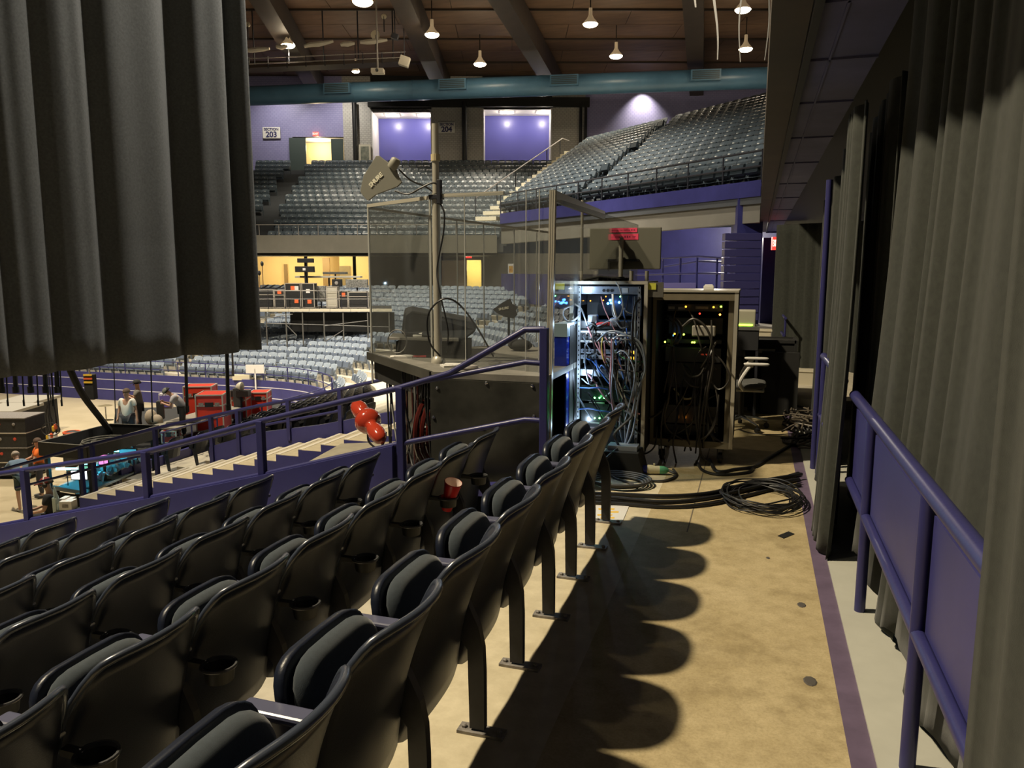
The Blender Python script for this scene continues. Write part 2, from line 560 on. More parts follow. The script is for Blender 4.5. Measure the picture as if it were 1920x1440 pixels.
TL = R(14)
PX, PZ = Vector((math.cos(TL), 0, math.sin(TL))), Vector((-math.sin(TL), 0, math.cos(TL)))
def make_near_seat(cup):
    root = thing('arena_seat', '', 'seat')
    make_backrest().build('backrest', [NAVY, mat('highlit_navy_edge', (0.045, 0.055, 0.080), 0.26, spec=0.7)], root, smooth='all', local=True)  # lip colour lightened to paint in the edge highlight
    # tipped-up pan: its cushion faces the backrest (+x)
    pc = Vector((-0.125, 0, 0.555))
    pillow(pc, (0, 1, 0), PX, PZ, 0.212, 0.190, 0.040, 0.004, p=4.6).build('seat_pan', NAVY, root, smooth='all', local=True)
    pillow(pc + PX * 0.004 - PZ * 0.004, (0, 1, 0), PX, PZ, 0.198, 0.180, 0.0, 0.058, p=4.0).build('seat_cushion', PAD, root, smooth='all', local=True)
    def leg(y):
        b = MB()
        b.prism([(-0.028, y - 0.016, 0.02), (0.030, y - 0.016, 0.02), (0.030, y - 0.016, 0.24), (0.026, y - 0.016, 0.34), (0.01, y - 0.016, 0.42), (-0.06, y - 0.016, 0.57), (-0.14, y - 0.016, 0.57), (-0.12, y - 0.016, 0.44), (-0.034, y - 0.016, 0.33)], (0, 0.032, 0))
        o = b.build('leg', STEELDK, root, local=True)
        b = MB(); b.box(-0.075, 0.105, y - 0.030, y + 0.030, 0.0, 0.012)
        for x in (-0.055, 0.085):
            b.lathe([(0.011, 0.012), (0.011, 0.020), (0.006, 0.024), (0, 0.024)], 6, (x, y, 0))
        f = b.build('foot_plate', PLATE, o, local=True)
    leg(-PITCHW / 2)
    b = MB()
    y = -PITCHW / 2
    b.box(-0.235, 0.00, y - 0.029, y + 0.029, 0.632, 0.656)
    b.box(-0.19, -0.06, y - 0.010, y + 0.010, 0.54, 0.632)
    b.build('armrest', mat('armrest_plastic', (0.095, 0.10, 0.16), 0.28, spec=0.6), root, bevel=0.008, local=True)
    if cup:
        b = MB()
        c = (0.118, y, 0)
        b.lathe([(0.046, 0.555), (0.052, 0.60), (0.060, 0.603), (0.063, 0.608), (0.060, 0.613), (0.053, 0.613), (0.051, 0.60), (0.044, 0.56), (0, 0.56)], 20, c)
        b.m = [1 if min(b.v[i][2] for i in f) < 0.598 else 0 for f in b.f]
        b.box(0.00, 0.07, y - 0.014, y + 0.014, 0.585, 0.606)
        b.build('cup_holder', [mat('cup_holder_plastic', (0.075, 0.075, 0.078), 0.35), BLK], root, smooth=True, local=True)
    return root, leg

proto_a, _ = make_near_seat(False)
proto_b, _ = make_near_seat(True)
used = {id(proto_a): False, id(proto_b): False}
ROWNAME = ['of the row beside the walkway', 'of the second row from the walkway', 'of the third row from the walkway', 'of the fourth row from the walkway', 'of the fifth row from the walkway', 'of the sixth row from the walkway', 'of the seventh row from the walkway']
ORD = ['seat', 'second seat', 'third seat', 'fourth seat', 'fifth seat', 'sixth seat', 'seventh seat', 'eighth seat', 'ninth seat', 'tenth seat']
ROWEND = [5.04, 5.08, 4.98, 4.92, 4.80, 4.72, 4.64]
NEAR_BOUND = []
def place_near(k, n):
    yc = ROWEND[k] - PITCHW * (n + 0.5)
    src = proto_a if k == 0 else proto_b
    if not used[id(src)] and n > 0:
        used[id(src)] = True; o = src
    else:
        o = copy_tree(src)
    tw = R(random.uniform(-1.2, 1.2))
    o.location = (ROWX(k), yc, ROWZ(k)); o.rotation_euler = (0, 0, tw)
    LOC[o.name] = Vector(o.location)
    w = ('navy padded seat at the stair end ' if n == 0 else ORD[n].replace(' seat', '') + ' navy padded seat from the stair end ') + ROWNAME[k]
    o['label'] = w; o['group'] = 'padded tip-up seats in the near section'
    if n == 0:   # closing leg at the end of the row
        for ch in list(o.children):
            if ch.name.startswith('leg'):
                c = copy_tree(ch, o); c.location.y += PITCHW
            if ch.name.startswith('armrest'):
                c = ch.copy(); COL.objects.link(c); c.parent = o; c.location.y += PITCHW
    return o
for k in range(7):
    n = 0
    lim = max(0.15, -ROWX(k) / 1.243 - 0.75) if k else 0.35
    while ROWEND[k] - PITCHW * (n + 0.5) > lim and n < 10:
        place_near(k, n); n += 1

# ================================================================ RIGHT-HAND RAILING
RX = 0.565
def railing(y0, y1, posts, label, pan=True, ztop=1.0, ext=None):
    t = thing('guard_railing', label, 'railing', (RX, y0, 0.012))
    b = MB(); b.tube([(RX, y0, ztop), (RX, y1, ztop)], 0.030, 14); b.build('top_rail', PURPLE, t, smooth=True)
    b = MB(); b.tube([(RX, y0, 0.50), (RX, y1, 0.50)], 0.025, 14); b.build('lower_rail', PURPLE, t, smooth=True)
    for p in posts:
        b = MB(); b.tube([(RX, p, 0.012), (RX, p, ztop)], 0.026, 14); b.build('post', PURPLE, t, smooth=True)
    es = sorted([y0] + posts + [y1])
    for a, c in zip(es, es[1:]):
        if c - a > 0.25:
            lo = a + (0.04 if a in posts else 0.0); hi = c - (0.04 if c in posts else 0.0)
            b = MB(); b.box(RX + 0.012, RX + 0.020, lo, hi, 0.525, 0.925); pn = b.build('infill_panel', PURPLE_WALL, t)
    return t
railing(0.55, 4.75, [1.44, 2.72, 4.02], 'purple guard railing with solid panels beside the grey floor strip')
railing(5.35, 6.92, [5.45, 6.82], 'purple guard railing beyond the gathered black drape')
b = MB(); b.tube([(0.535, 6.98, 0.012), (0.535, 6.98, 2.45)], 0.026, 12)
tag(b.build('steel_pole', PURPLE, smooth=True), 'tall thin purple pole standing by the far railing end', 'pole')

# ================================================================ DRAPES
def drape(name, label, path, z0, z1, amp, wl, seed, parent=None, hem=0.0, lean=0.0, cols=None, flare=0.0, hem_slope=0.0, mt=None, crease=False):
    rnd = random.Random(seed)
    P = [Vector((p[0], p[1], 0)) for p in path]
    L = [0]
    for a, c in zip(P, P[1:]):
        L.append(L[-1] + (c - a).length)
    tot = L[-1]
    n = cols or int(tot / wl * 10)
    nz = 16
    # irregular pleats: warp the arc length with noise
    ph = [rnd.uniform(0, 6.28) for _ in range(6)]
    b = MB()
    vs = []
    for j in range(nz + 1):
        h = j / nz
        for i in range(n + 1):
            s = tot * i / n
            k = 0
            while k < len(L) - 2 and L[k + 1] < s:
                k += 1
            t = (s - L[k]) / max(1e-6, L[k + 1] - L[k])
            p = P[k].lerp(P[k + 1], t)
            d = (P[k + 1] - P[k]).normalized()
            nr = Vector((-d.y, d.x, 0))
            ws = s + 0.35 * wl * math.sin(s / wl * 1.3 + ph[0]) + 0.25 * wl * math.sin(s / wl * 0.37 + ph[1])
            fold = math.sin(2 * math.pi * ws / wl + ph[2])
            sharp = math.copysign(abs(fold) ** 0.7, fold)
            if crease:
                sharp = 0.25 * fold + 3.2 * abs(math.cos(math.pi * ws / wl + ph[2])) ** 9
            a2 = 0.5 * math.sin(2 * math.pi * ws / wl * 0.41 + ph[3] + 0.5 * h) + 0.22 * math.sin(2 * math.pi * ws / wl * 2.3 + ph[4] + 1.2 * h)
            am = amp * (0.72 + 0.28 * (1 - h)) * (0.65 + 0.35 * math.sin(s * 2.1 / wl / 3 + ph[5]))
            off = nr * (am * sharp + amp * 0.45 * a2 + flare * (1 - h) ** 2)
            zb = z0 + hem * math.sin(2 * math.pi * ws / wl * 0.33 + ph[1]) + hem * 0.4 * fold + hem_slope * (i / n)
            z = zb + (z1 - zb) * h
            q = p + off + d * (lean * (1 - h) * wl)
            vs.append((q.x, q.y, z))
    fs = [(j * (n + 1) + i, j * (n + 1) + i + 1, (j + 1) * (n + 1) + i + 1, (j + 1) * (n + 1) + i) for j in range(nz) for i in range(n)]
    b.add(vs, fs)
    o = b.build(name, mt or DRAPE, parent, smooth='all')
    md = o.modifiers.new('thick', 'SOLIDIFY'); md.thickness = 0.006
    if label:
        tag(o, label, 'drape')
    return o
drape('stage_drape', 'long black pleated drape behind the purple railing', [(0.80, 1.0), (0.78, 2.2), (0.76, 3.6), (0.74, 4.62)], 0.09, 3.45, 0.042, 0.30, 3, hem=0.06, flare=0.115)
drape('stage_drape', 'black drape hanging in front of the railing at the right edge', [(0.50, 0.8), (0.505, 1.3), (0.515, 1.86)], -0.0 + 0.03, 3.45, 0.018, 0.26, 11, hem=0.0)
drape('stage_drape', 'gathered black drape closing the gap between the two railings', [(0.53, 4.70), (0.505, 5.0), (0.54, 5.5), (0.60, 6.0), (0.62, 6.5)], 0.02, 2.62, 0.040, 0.17, 5, hem=0.012, flare=0.06)
drape('stage_drape', 'black drape strip hanging behind the gathered drape', [(0.70, 4.66), (0.72, 5.6), (0.80, 6.6)], 0.05, 2.75, 0.05, 0.24, 8, hem=0.02)
drape('stage_drape', 'far black drape hanging across the walkway past the cases', [(0.26, 13.3), (0.8, 13.0), (1.6, 12.6)], 0.0, 2.45, 0.05, 0.22, 9, hem=0.01)
drape('stage_drape', 'dark drape hanging straight beyond the purple pole', [(0.62, 7.1), (0.70, 8.4), (0.72, 9.8)], 0.02, 2.5, 0.04, 0.24, 14, hem=0.01)
# the big masking drape on the left
drape('masking_drape', 'huge black masking drape hanging at the upper left', [(-15.2, 0.0), (-14.3, 6.0), (-13.45, 10.9), (-12.55, 15.5), (-12.2, 16.95)], -0.28, 10.2, 0.14, 1.30, 21, hem=0.02, cols=420, crease=True, mt=mat('masking_drape_cloth', (0.12, 0.124, 0.118), 0.95, noise=0.2, nscale=20, bump=0.1, bscale=300, sheen=0.1))
# ================================================================ STAIR OPENING, ITS GUARD WALL AND RAILS
GY = 5.40
def G(px, py, y=GY):
    return aty(px, py, y)
t = thing('stair_guard', 'purple pipe railing on a purple knee wall beside the row ends', 'railing', (G(750, 900).x, GY, -0.6))
pw = [G(-120, 1003), G(0, 985), G(270, 935), G(490, 890), G(740, 834)]
b = MB()
poly = [(p.x, GY - 0.05, p.z) for p in pw] + [(pw[-1].x, GY - 0.05, -1.2), (pw[-1].x - 1.5, GY - 0.05, -1.6), (pw[0].x, GY - 0.05, -3.4)]
b.prism(poly, (0, 0.10, 0)); b.build('knee_wall', PURPLE_WALL, t)
b = MB(); b.prism([(G(752, 0).x + 0.02, GY - 0.05, -0.02), (G(1016, 0).x, GY - 0.05, 0.02), (G(1016, 0).x, GY - 0.05, 0.14), (G(752, 0).x + 0.02, GY - 0.05, 0.02), ], (0, 0.1, 0))
b.build('curb', PURPLE_WALL, t)
top = [G(-120, 905), G(0, 888), G(270, 848), G(487, 790), G(750, 727), G(843, 700), G(985, 618), G(1022, 618)]
b = MB(); b.tube(top, 0.024, 12); b.build('top_rail', PURPLE, t, smooth=True)
b = MB(); b.tube([G(800, 714), G(985, 679), G(1022, 682)], 0.020, 12); b.build('middle_rail', PURPLE, t, smooth=True)
b = MB(); b.tube([G(-120, 1003), G(0, 985), G(270, 935), G(490, 890), G(750, 832), G(985, 787), G(1015, 789)], 0.022, 12); b.build('lower_rail', PURPLE, t, smooth=True)
for px, y0, y1 in [(45, 881, 0), (272, 848, 0), (488, 790, 0), (750, 727, 0), (1021, 616, 1)]:
    p = G(px, y0); w = 0.030
    zb = -0.02 if y1 else min(-0.3, -0.25 * (-p.x - 0.9) - 0.3)
    if px == 750:
        zb = -0.35
    b = MB(); b.box(p.x - w, p.x + w, GY - w, GY + w, zb, p.z + 0.005); b.build('post', PURPLE, t, bevel=0.006)

# stair flight on the far side of the opening: purple side, pale treads
SY = 8.5
ps = [aty(165, 940, SY), aty(640, 838, SY)]
slope = (ps[1].z - ps[0].z) / (ps[1].x - ps[0].x)
st = thing('stair_flight', 'stair flight with pale treads and purple sides going down to the arena floor', 'stairs', (ps[0].x, SY, -3.0))
st['kind'] = 'structure'
run = 0.34
x = ps[1].x + 1.4
TREADM = mat('pale_tread', (0.55, 0.48, 0.34), 0.7, noise=0.1, nscale=10)
NOSE = mat('white_nosing', (0.75, 0.70, 0.60), 0.6)
while x > ps[0].x - 0.1:
    z = ps[1].z + slope * (x - ps[1].x)
    b = MB()
    b.box(x - run, x, SY, SY + 1.05, z - 0.9, z - 0.006, 0)
    b.box(x - run, x, SY, SY + 1.05, z - 0.006, z, 1)
    b.box(x - run - 0.004, x - run + 0.055, SY, SY + 1.05, z - 0.004, z + 0.004, 2)
    b.build('step', [PURPLE_WALL, TREADM, NOSE], st)
    x -= run
# floor of the opening
b = MB(); b.box(-16, -1.34, GY + 0.05, SY, -4.3, -2.2)
struct(b.build('floor_opening', CONC2), 'concrete floor of the stair opening')

# far guard wall of the stair, with rails
FY = 9.62
def FW(px, py):
    return aty(px, py, FY)
t = thing('stair_guard', 'purple knee wall and pipe rails on the far side of the stairs', 'railing', (FW(560, 850).x, FY, -1.5))
tp = [FW(392, 838), FW(480, 812), FW(600, 797), FW(690, 780), FW(850, 750)]
b = MB(); b.prism([(p.x, FY, p.z) for p in tp] + [(tp[-1].x, FY, -2.2), (tp[0].x, FY, -3.2)], (0, 0.10, 0)); b.build('knee_wall', PURPLE_WALL, t)
b = MB(); b.tube([FW(-40, 893), FW(165, 835), FW(310, 799), FW(480, 762), FW(590, 741), FW(690, 718), FW(800, 693)], 0.028, 10); b.build('top_rail', PURPLE, t, smooth=True)
b = MB(); b.tube([FW(30, 915), FW(165, 880), FW(330, 838), FW(480, 800), FW(640, 770)], 0.022, 10); b.build('lower_rail', PURPLE, t, smooth=True)
for px, py, ln in [(172, 833, 1.5), (290, 803, 1.5), (395, 780, 1.2), (445, 769, .9), (540, 750, .6), (637, 730, .7), (150, 838, 1.6)]:
    p = FW(px, py); b = MB(); b.box(p.x - 0.028, p.x + 0.028, FY - 0.028, FY + 0.028, p.z - ln, p.z); b.build('post', PURPLE, t)

# grey board laid over the opening edge
b = MB()
P0, P1, P2, P3 = aty(552, 885, 7.3), aty(640, 836, 8.4), aty(745, 832, 8.4), aty(742, 872, 7.3)
b.prism([P0, P3, P2, P1], (0, 0, 0.03))
tag(b.build('ramp_board', mat('grey_board', (0.33, 0.30, 0.23), 0.7, noise=0.15, nscale=4)), 'grey wooden board laid flat beside the stairs under the red horn', 'board')
# red horn-shaped rotating lamp on a short black stand
base = aty(690, 862, 7.6)
t = thing('stage_lamp', 'glossy red lobed lamp on a short black stand', 'lamp', base)
REDG = mat('glossy_red_lacquer', (0.44, 0.045, 0.02), 0.16, coat=0.8)
c0 = aty(706, 812, 7.55); c1 = aty(676, 770, 7.85)
ax = (c1 - c0); L = ax.length
b = MB()
pr = [(0.0, -0.10), (0.045, -0.095), (0.078, -0.06), (0.092, -0.01), (0.088, 0.04), (0.070, 0.075), (0.064, 0.088), (0.085, 0.10), (0.130, 0.120), (0.148, 0.16), (0.130, 0.20), (0.085, 0.22), (0.066, 0.232), (0.076, 0.25), (0.094, 0.29), (0.092, 0.34), (0.072, 0.38), (0.04, 0.40), (0, 0.405)]
b.lathe([(r * 1.04, z * L / 0.30) for r, z in pr], 28, c0, ax); b.build('lamp_body', REDG, t, smooth='all')
b = MB(); b.lathe([(0, -0.108), (0.03, -0.108), (0.045, -0.09), (0.03, -0.08)], 16, c0, ax); b.build('lens', WHITE, t, smooth=True)
b = MB()
yk = [c0 + Vector((-0.11, 0, 0.02)), c0 + Vector((-0.105, 0, -0.09)), c0 + Vector((-0.05, 0, -0.15)), c0 + Vector((0.0, 0, -0.165)), c0 + Vector((0.06, 0, -0.14)), c0 + Vector((0.11, 0, -0.05)), c0 + Vector((0.115, 0, 0.02))]
b.tube(curve_pts(yk, 4), 0.012, 8); b.build('yoke', BLK, t, smooth=True)
b = MB(); b.tube([c0 + Vector((0, 0, -0.16)), (c0.x, c0.y, base.z)], 0.028, 10); b.lathe([(0.13, 0), (0.13, 0.015), (0.03, 0.03)], 16, (c0.x, c0.y, base.z)); b.build('stand', BLK, t, smooth=True)

# ================================================================ SOUND-MIX RISER
FOHY = 5.62
ptA = aty(808, 697, FOHY); DZ = ptA.z
A_ = Vector((ptA.x, FOHY)); B_ = Vector((-1.50, FOHY)); C_ = Vector((-1.50, 7.75)); D_ = atz(690, 660, DZ).xy; E_ = Vector((-2.7, 7.9))
t = thing('mix_riser', 'black boxed riser with bolted front panel holding the covered mixing desk', 'riser', (-2.2, 6.4, 0))
b = MB(); b.prism([(p.x, p.y, DZ - 0.05) for p in (A_, B_, C_, E_, D_)], (0, 0, 0.05)); b.build('deck', mat('grey_riser_top', (0.20, 0.19, 0.165), 0.6, noise=0.25, nscale=5), t)
SCUFF = mat('scuffed_black_panel', (0.024, 0.024, 0.020), 0.30, col2=(0.060, 0.059, 0.050), nscale=3.5, spec=0.5)
b = MB(); b.box(A_.x, B_.x + 0.02, FOHY - 0.02, FOHY + 0.005, 0.02, DZ - 0.055); fp = b.build('front_panel', SCUFF, t)
for px, py in [(820, 727), (912, 718), (998, 723), (813, 782), (1001, 780), (905, 800)]:
    p = aty(px, py, FOHY - 0.02); b = MB(); b.lathe([(0.014, 0), (0.013, 0.008), (0.005, 0.012), (0, 0.012)], 10, p, (0, -1, 0)); b.build('bolt', CHROME, fp)
b = MB(); b.box(-2.40, -1.52, 6.3, 6.32, -1.6, DZ - 0.06); b.build('inner_panel', BLKM, t)
b = MB(); b.bar((-2.40, 6.3, -0.6), (D_.x + 0.25, D_.y + 0.5, -0.6), 0.03, 2.9 - 0.1); b.build('inner_panel', BLKM, t)
for p in (A_ + Vector((0.04, 0.05)), C_ + Vector((-0.06, -0.06))):
    b = MB(); b.tube([(p.x, p.y, -1.6), (p.x, p.y, DZ - 0.05)], 0.022, 8); b.build('leg', STEELDK, t)
b = MB(); b.bar((A_.x, A_.y, DZ - 0.035), (D_.x, D_.y, DZ - 0.035), 0.03, 0.075); b.build('edge_strip', SCUFF, t)
b = MB(); b.bar((A_.x + .10, A_.y + .12, DZ - .56), (A_.x + (D_.x - A_.x) * .62 + .10, A_.y + (D_.y - A_.y) * .62 + .12, DZ - .56), .03, 1.0); b.build('side_panel', mat('black_gloss_panel', (.012, .012, .012), .2), t)
b = MB(); b.bar((A_.x + .06, A_.y + .10, DZ - .16), (D_.x + .06, D_.y + .04, DZ - .16), .03, .22); b.build('side_panel', BLKM, t)
# hanging cables under the riser edge
rnd = random.Random(4)
d = (D_ - A_)
for i in range(22):
    a = A_ + d * rnd.uniform(0.04, 0.96) + Vector((0.06, 0.08)) * rnd.uniform(0.3, 2.2)
    c2 = A_ + d * rnd.uniform(0.04, 0.96) + Vector((0.06, 0.08)) * rnd.uniform(0.5, 3)
    zz = rnd.uniform(-0.2, 0.55)
    b = MB(); b.tube(curve_pts([(a.x, a.y, DZ - 0.06), (a.x, a.y, (DZ + zz) / 2), ((a.x + c2.x) / 2, (a.y + c2.y) / 2, zz), (c2.x, c2.y, DZ - 0.06)], 5), 0.009, 6)
    b.build('hanging_cable', [RUBBER, mat('grey_cable', (0.16, 0.16, 0.15), 0.5), mat('dark_red_cable', (0.05, 0.01, 0.008), 0.4)][0 if i % 4 else (1 if i % 8 else 2)], t, smooth=True)
# dark red hose reel standing inside the riser
rc = Vector(((A_ + d * 0.30).x + 0.12, (A_ + d * 0.30).y + 0.12, 0.20))
t = thing('cable_reel', 'dark red cable reel in the shade under the riser', 'cable reel', rc)
b = MB()
for i in range(4):
    b.tube([rc + Vector((0.05 * i, (0.28 - 0.02 * i) * math.cos(k * math.pi / 10), 0.12 + (0.28 - 0.02 * i) * math.sin(k * math.pi / 10))) for k in range(20)], 0.022, 6, closed=True)
b.build('cable', mat('dark_red_hose', (0.06, 0.008, 0.006), 0.3), t, smooth=True)
b = MB(); b.lathe([(0.05, -0.04), (0.05, 0.22)], 12, rc + Vector((0, 0, 0.12)), (1, 0, 0)); b.build('hub', BLK, t)
b = MB(); b.bar(rc + Vector((0.08, -0.2, -1.0)), rc + Vector((0.08, 0, 0.12)), .03, .03); b.bar(rc + Vector((0.08, 0.2, -1.0)), rc + Vector((0.08, 0, 0.12)), .03, .03); b.build('stand', BLK, t)

# clear acrylic screen around the desk: frames, edges and panes
ACR = glass_mat('clear_acrylic', (0.90, 0.91, 0.90), 0.25)
EDGE = mat('acrylic_edge', (0.45, 0.45, 0.42), 0.2)
ZT = 2.33
pole = aty(822, 690, 6.2); pole.z = DZ
cl = atz(690, 386, ZT); cl2 = Vector((D_.x + 0.02, D_.y + 0.05, 0))
cr = aty(1030, 436, 8.55)
t = thing('acrylic_screen', 'clear acrylic screen panels on thin metal frames around the mixing desk', 'screen', (-2.4, 6.6, DZ))
def pane(p, q, z0p, z0q, z1p, z1q, nm='pane'):
    p = Vector((p[0], p[1], 0)); q = Vector((q[0], q[1], 0))
    dd = (q - p).normalized(); nn = Vector((-dd.y, dd.x, 0)) * 0.006
    b = MB(); b.prism([(p.x, p.y, z0p), (q.x, q.y, z0q), (q.x, q.y, z1q), (p.x, p.y, z1p)], nn)
    o = b.build(nm, ACR, t)
    return o
def edge(p, q, w=0.010, m=EDGE, nm='edge'):
    b = MB(); b.bar(p, q, w, w); return b.build(nm, m, t)
gp = aty(1037, 357, 5.78)
pp = Vector((pole.x - 0.05, pole.y, 0))
pane((pp.x, pp.y), (gp.x, gp.y + 0.02), DZ, DZ, ZT, ZT)
pane((pp.x, pp.y), (cl.x, cl.y), DZ, DZ, ZT, ZT)
pane((cl.x, cl.y), (cr.x, cr.y), DZ, DZ, ZT - 0.02, cr.z)
pane((gp.x, gp.y + 0.06), (gp.x + 0.12, 9.4), DZ + 0.5, DZ + 0.5, gp.z - 0.05, gp.z - 0.05)
b = MB(); b.bar((pp.x, pp.y, ZT), (cl.x, cl.y, ZT), 0.022, 0.03); b.build('top_bar', ALU, t)
b = MB(); b.bar((cl.x, cl.y, ZT - 0.02), cr, 0.018, 0.022); b.build('top_bar', ALU, t)
q = aty(945, 362, 6.05)
b = MB(); b.bar((pp.x, pp.y, ZT + 0.01), (q.x, q.y, q.z), 0.022, 0.03); b.build('top_bar', ALU, t)
for f in (0.0, 0.99):
    pt = Vector((cl.x, cl.y, 0)).lerp(Vector((pp.x, pp.y, 0)), f)
    edge((pt.x, pt.y, DZ - (0.3 if f == 0 else 0)), (pt.x, pt.y, ZT), 0.016)
for f in (0.30, 0.45, 0.60, 0.78, 0.92):
    pt = Vector((cl.x, cl.y, 0)).lerp(Vector((cr.x, cr.y, 0)), f)
    edge((pt.x, pt.y, DZ), (pt.x, pt.y, ZT - 0.02 + (cr.z - ZT) * f), 0.010)
for f in (0.30, 0.80, 0.90):
    pt = Vector((pp.x, pp.y, 0)).lerp(Vector((gp.x, gp.y, 0)), f)
    edge((pt.x, pt.y, DZ), (pt.x, pt.y, ZT), 0.007)
# tall slotted aluminium post and the header running back from it
b = MB()
pf = aty(1027, 838, 5.78)
for dx in (-0.017, 0.0, 0.017):
    b.bar((pf.x + dx, pf.y, -0.0), (gp.x + dx, gp.y, gp.z), 0.013, 0.045, up=(0, 1, 0))
b.build('slotted_post', ALU, t)
h2 = aty(1132, 404, 8.42)
b = MB(); b.bar((gp.x, gp.y, gp.z - 0.04), h2, 0.03, 0.085); b.build('header_beam', mat('tan_header', (0.26, 0.235, 0.17), 0.5), t)

# antenna mast and paddle antenna
t = thing('antenna_mast', 'tall grey mast with clamp standing on the riser', 'mast', pole)
mt_ = aty(817, 232, 6.2)
b = MB(); b.tube([(pole.x, pole.y, DZ), (pole.x, pole.y, 2.36)], 0.036, 14); b.tube([(pole.x, pole.y, 2.36), (pole.x, pole.y, mt_.z)], 0.029, 14); b.build('pole', ALU, t, smooth=True)
b = MB(); b.lathe([(0.062, 0), (0.062, 0.02), (0.045, 0.05), (0.036, 0.06)], 14, pole); b.build('base', ALU, t, smooth=True)
b = MB(); b.lathe([(0.040, 0), (0.040, 0.055)], 12, (pole.x, pole.y, aty(818, 302, 6.2).z)); b.build('tape_band', mat('tan_tape', (0.5, 0.42, 0.25), 0.6), t)
b = MB(); b.box(pole.x - 0.05, pole.x + 0.07, pole.y - 0.05, pole.y + 0.02, ZT - 0.02, ZT + 0.02); b.box(pole.x + 0.03, pole.x + 0.065, pole.y - 0.06, pole.y - 0.01, ZT - 0.06, ZT + 0.14); b.build('clamp', STEELDK, t, bevel=0.005)
b = MB(); b.tube(curve_pts([(pole.x + 0.05, pole.y - 0.04, ZT - 0.05), aty(833, 400, 6.15), aty(831, 440, 6.15), aty(820, 500, 6.15), aty(823, 540, 6.1), aty(840, 620, 6.1), aty(836, 660, 6.2)], 6), 0.007, 6); b.build('cable', RUBBER, t, smooth=True)
b = MB(); b.tube(curve_pts([aty(825, 668, 6.1), aty(805, 640, 6.0), aty(803, 590, 6.0), aty(830, 561, 6.0), aty(860, 570, 6.1), aty(895, 615, 6.3), aty(925, 668, 6.6)], 7), 0.008, 6); b.build('cable', RUBBER, t, smooth=True)

AY = 6.12
PTA = [(675, 360), (681, 330), (705, 292), (711, 292), (729, 306), (737, 303), (745, 326), (753, 342), (745, 350), (705, 365), (691, 376), (686, 374)]
t = thing('paddle_antenna', 'grey fin-shaped paddle antenna with white lettering beside the mast', 'antenna', aty(715, 340, AY))
PADM = mat('grey_antenna_plastic', (0.20, 0.195, 0.16), 0.6)
b = MB(); b.prism([aty(px, py, AY) for px, py in PTA], (0, 0.018, 0)); b.build('paddle', PADM, t, bevel=0.004)
ca = aty(734, 308, AY - 0.005); ca2 = aty(744, 312, AY - 0.005)
b = MB(); b.lathe([(0.0, -0.03), (0.036, -0.03), (0.042, -0.02), (0.042, 0.05), (0.030, 0.065), (0, 0.065)], 14, aty(737, 310, AY), aty(742, 302, AY) - aty(733, 318, AY)); b.build('hub', mat('pale_grey_plastic', (0.28, 0.27, 0.22), 0.5), t, smooth=True)
p0 = aty(692, 351, AY - 0.004); p1 = aty(718, 324, AY - 0.004)
text_mesh('SHURE', 0.052, (p0 + p1) / 2, p1 - p0, Vector((0, -1, 0)).cross(p1 - p0), mat('white_print', (0.80, 0.77, 0.62), 0.6), t, depth=0.002, bold=0.002)
b = MB(); b.tube(curve_pts([aty(741, 358, AY), aty(765, 364, AY), aty(790, 352, AY), aty(812, 343, AY + .02), aty(829, 352, AY + .05)], 6), 0.008, 6); b.build('cable', RUBBER, t, smooth=True)
b = MB(); b.tube(curve_pts([aty(748, 318, AY), aty(770, 338, AY + .03), aty(798, 350, AY + .06), aty(820, 366, AY + .1)], 6), 0.008, 6); b.build('cable', RUBBER, t, smooth=True)

# second, smaller paddle antenna on its own stand
AY2 = 7.3
t = thing('paddle_antenna', 'small black paddle antenna on a short stand inside the acrylic screen', 'antenna', aty(954, 640, AY2))
b = MB(); b.prism([aty(px, py, AY2) for px, py in [(924, 580), (944, 566), (956, 560), (960, 570), (970, 576), (966, 582), (969, 590), (962, 597), (946, 594), (930, 586)]], (0, 0.02, 0)); b.build('paddle', BLKM, t)
p0 = aty(936, 580, AY2 - 0.004); p1 = aty(953, 577, AY2 - 0.004)
text_mesh('SHURE', 0.036, (p0 + p1) / 2, p1 - p0, (0, 0, 1), MATS['white_print'], t, depth=0.002)
b = MB(); b.tube([aty(954, 595, AY2 + .02), aty(954, 640, AY2 + .02)], 0.012, 8); b.build('stand', BLK, t)

# things on the riser deck
MY = 6.75
t = thing('mixing_desk', 'mixing desk under a dark dust cover on the riser', 'mixing desk', (aty(820, 650, 6.9).x, 6.9, DZ))
pts = [aty(757, 640, 6.75), aty(765, 583, 6.75), aty(800, 593, 6.9), aty(870, 600, 7.1), aty(893, 606, 7.2), aty(893, 640, 7.2)]
b = MB(); b.prism([aty(752, 628, 6.6), aty(757, 586, 6.6), aty(772, 583, 6.6), aty(893, 605, 6.9), aty(893, 622, 6.9), aty(868, 640, 6.6)], (-0.25, 0.55, 0.02)); b.build('dust_cover', mat('dark_dust_cover', (0.030, 0.034, 0.040), 0.55, noise=0.3, nscale=6, bump=0.4, bscale=14), t, bevel=0.03)
b = MB(); b.prism([aty(728, 633, 6.5), aty(860, 636, 6.5), aty(860, 640, 6.5), aty(728, 637, 6.5)], (-0.2, 0.5, 0)); b.build('table_top', mat('grey_table', (0.22, 0.21, 0.19), 0.6), t)
b = MB(); b.prism([aty(742, 640, 6.55), aty(875, 640, 6.55), aty(875, 672, 6.55), aty(742, 672, 6.55)], (-0.1, 0.4, 0)); b.build('pedestal', BLKM, t)
b = MB(); b.tube([aty(745 + 18 * math.cos(k * .42), 640 + 22 * math.sin(k * .42), 6.45) for k in range(15)], 0.006, 6, closed=True); b.build('cable_loop', mat('grey_cable', (0.16, 0.16, 0.15), 0.5), t, smooth=True)
rnd = random.Random(12)
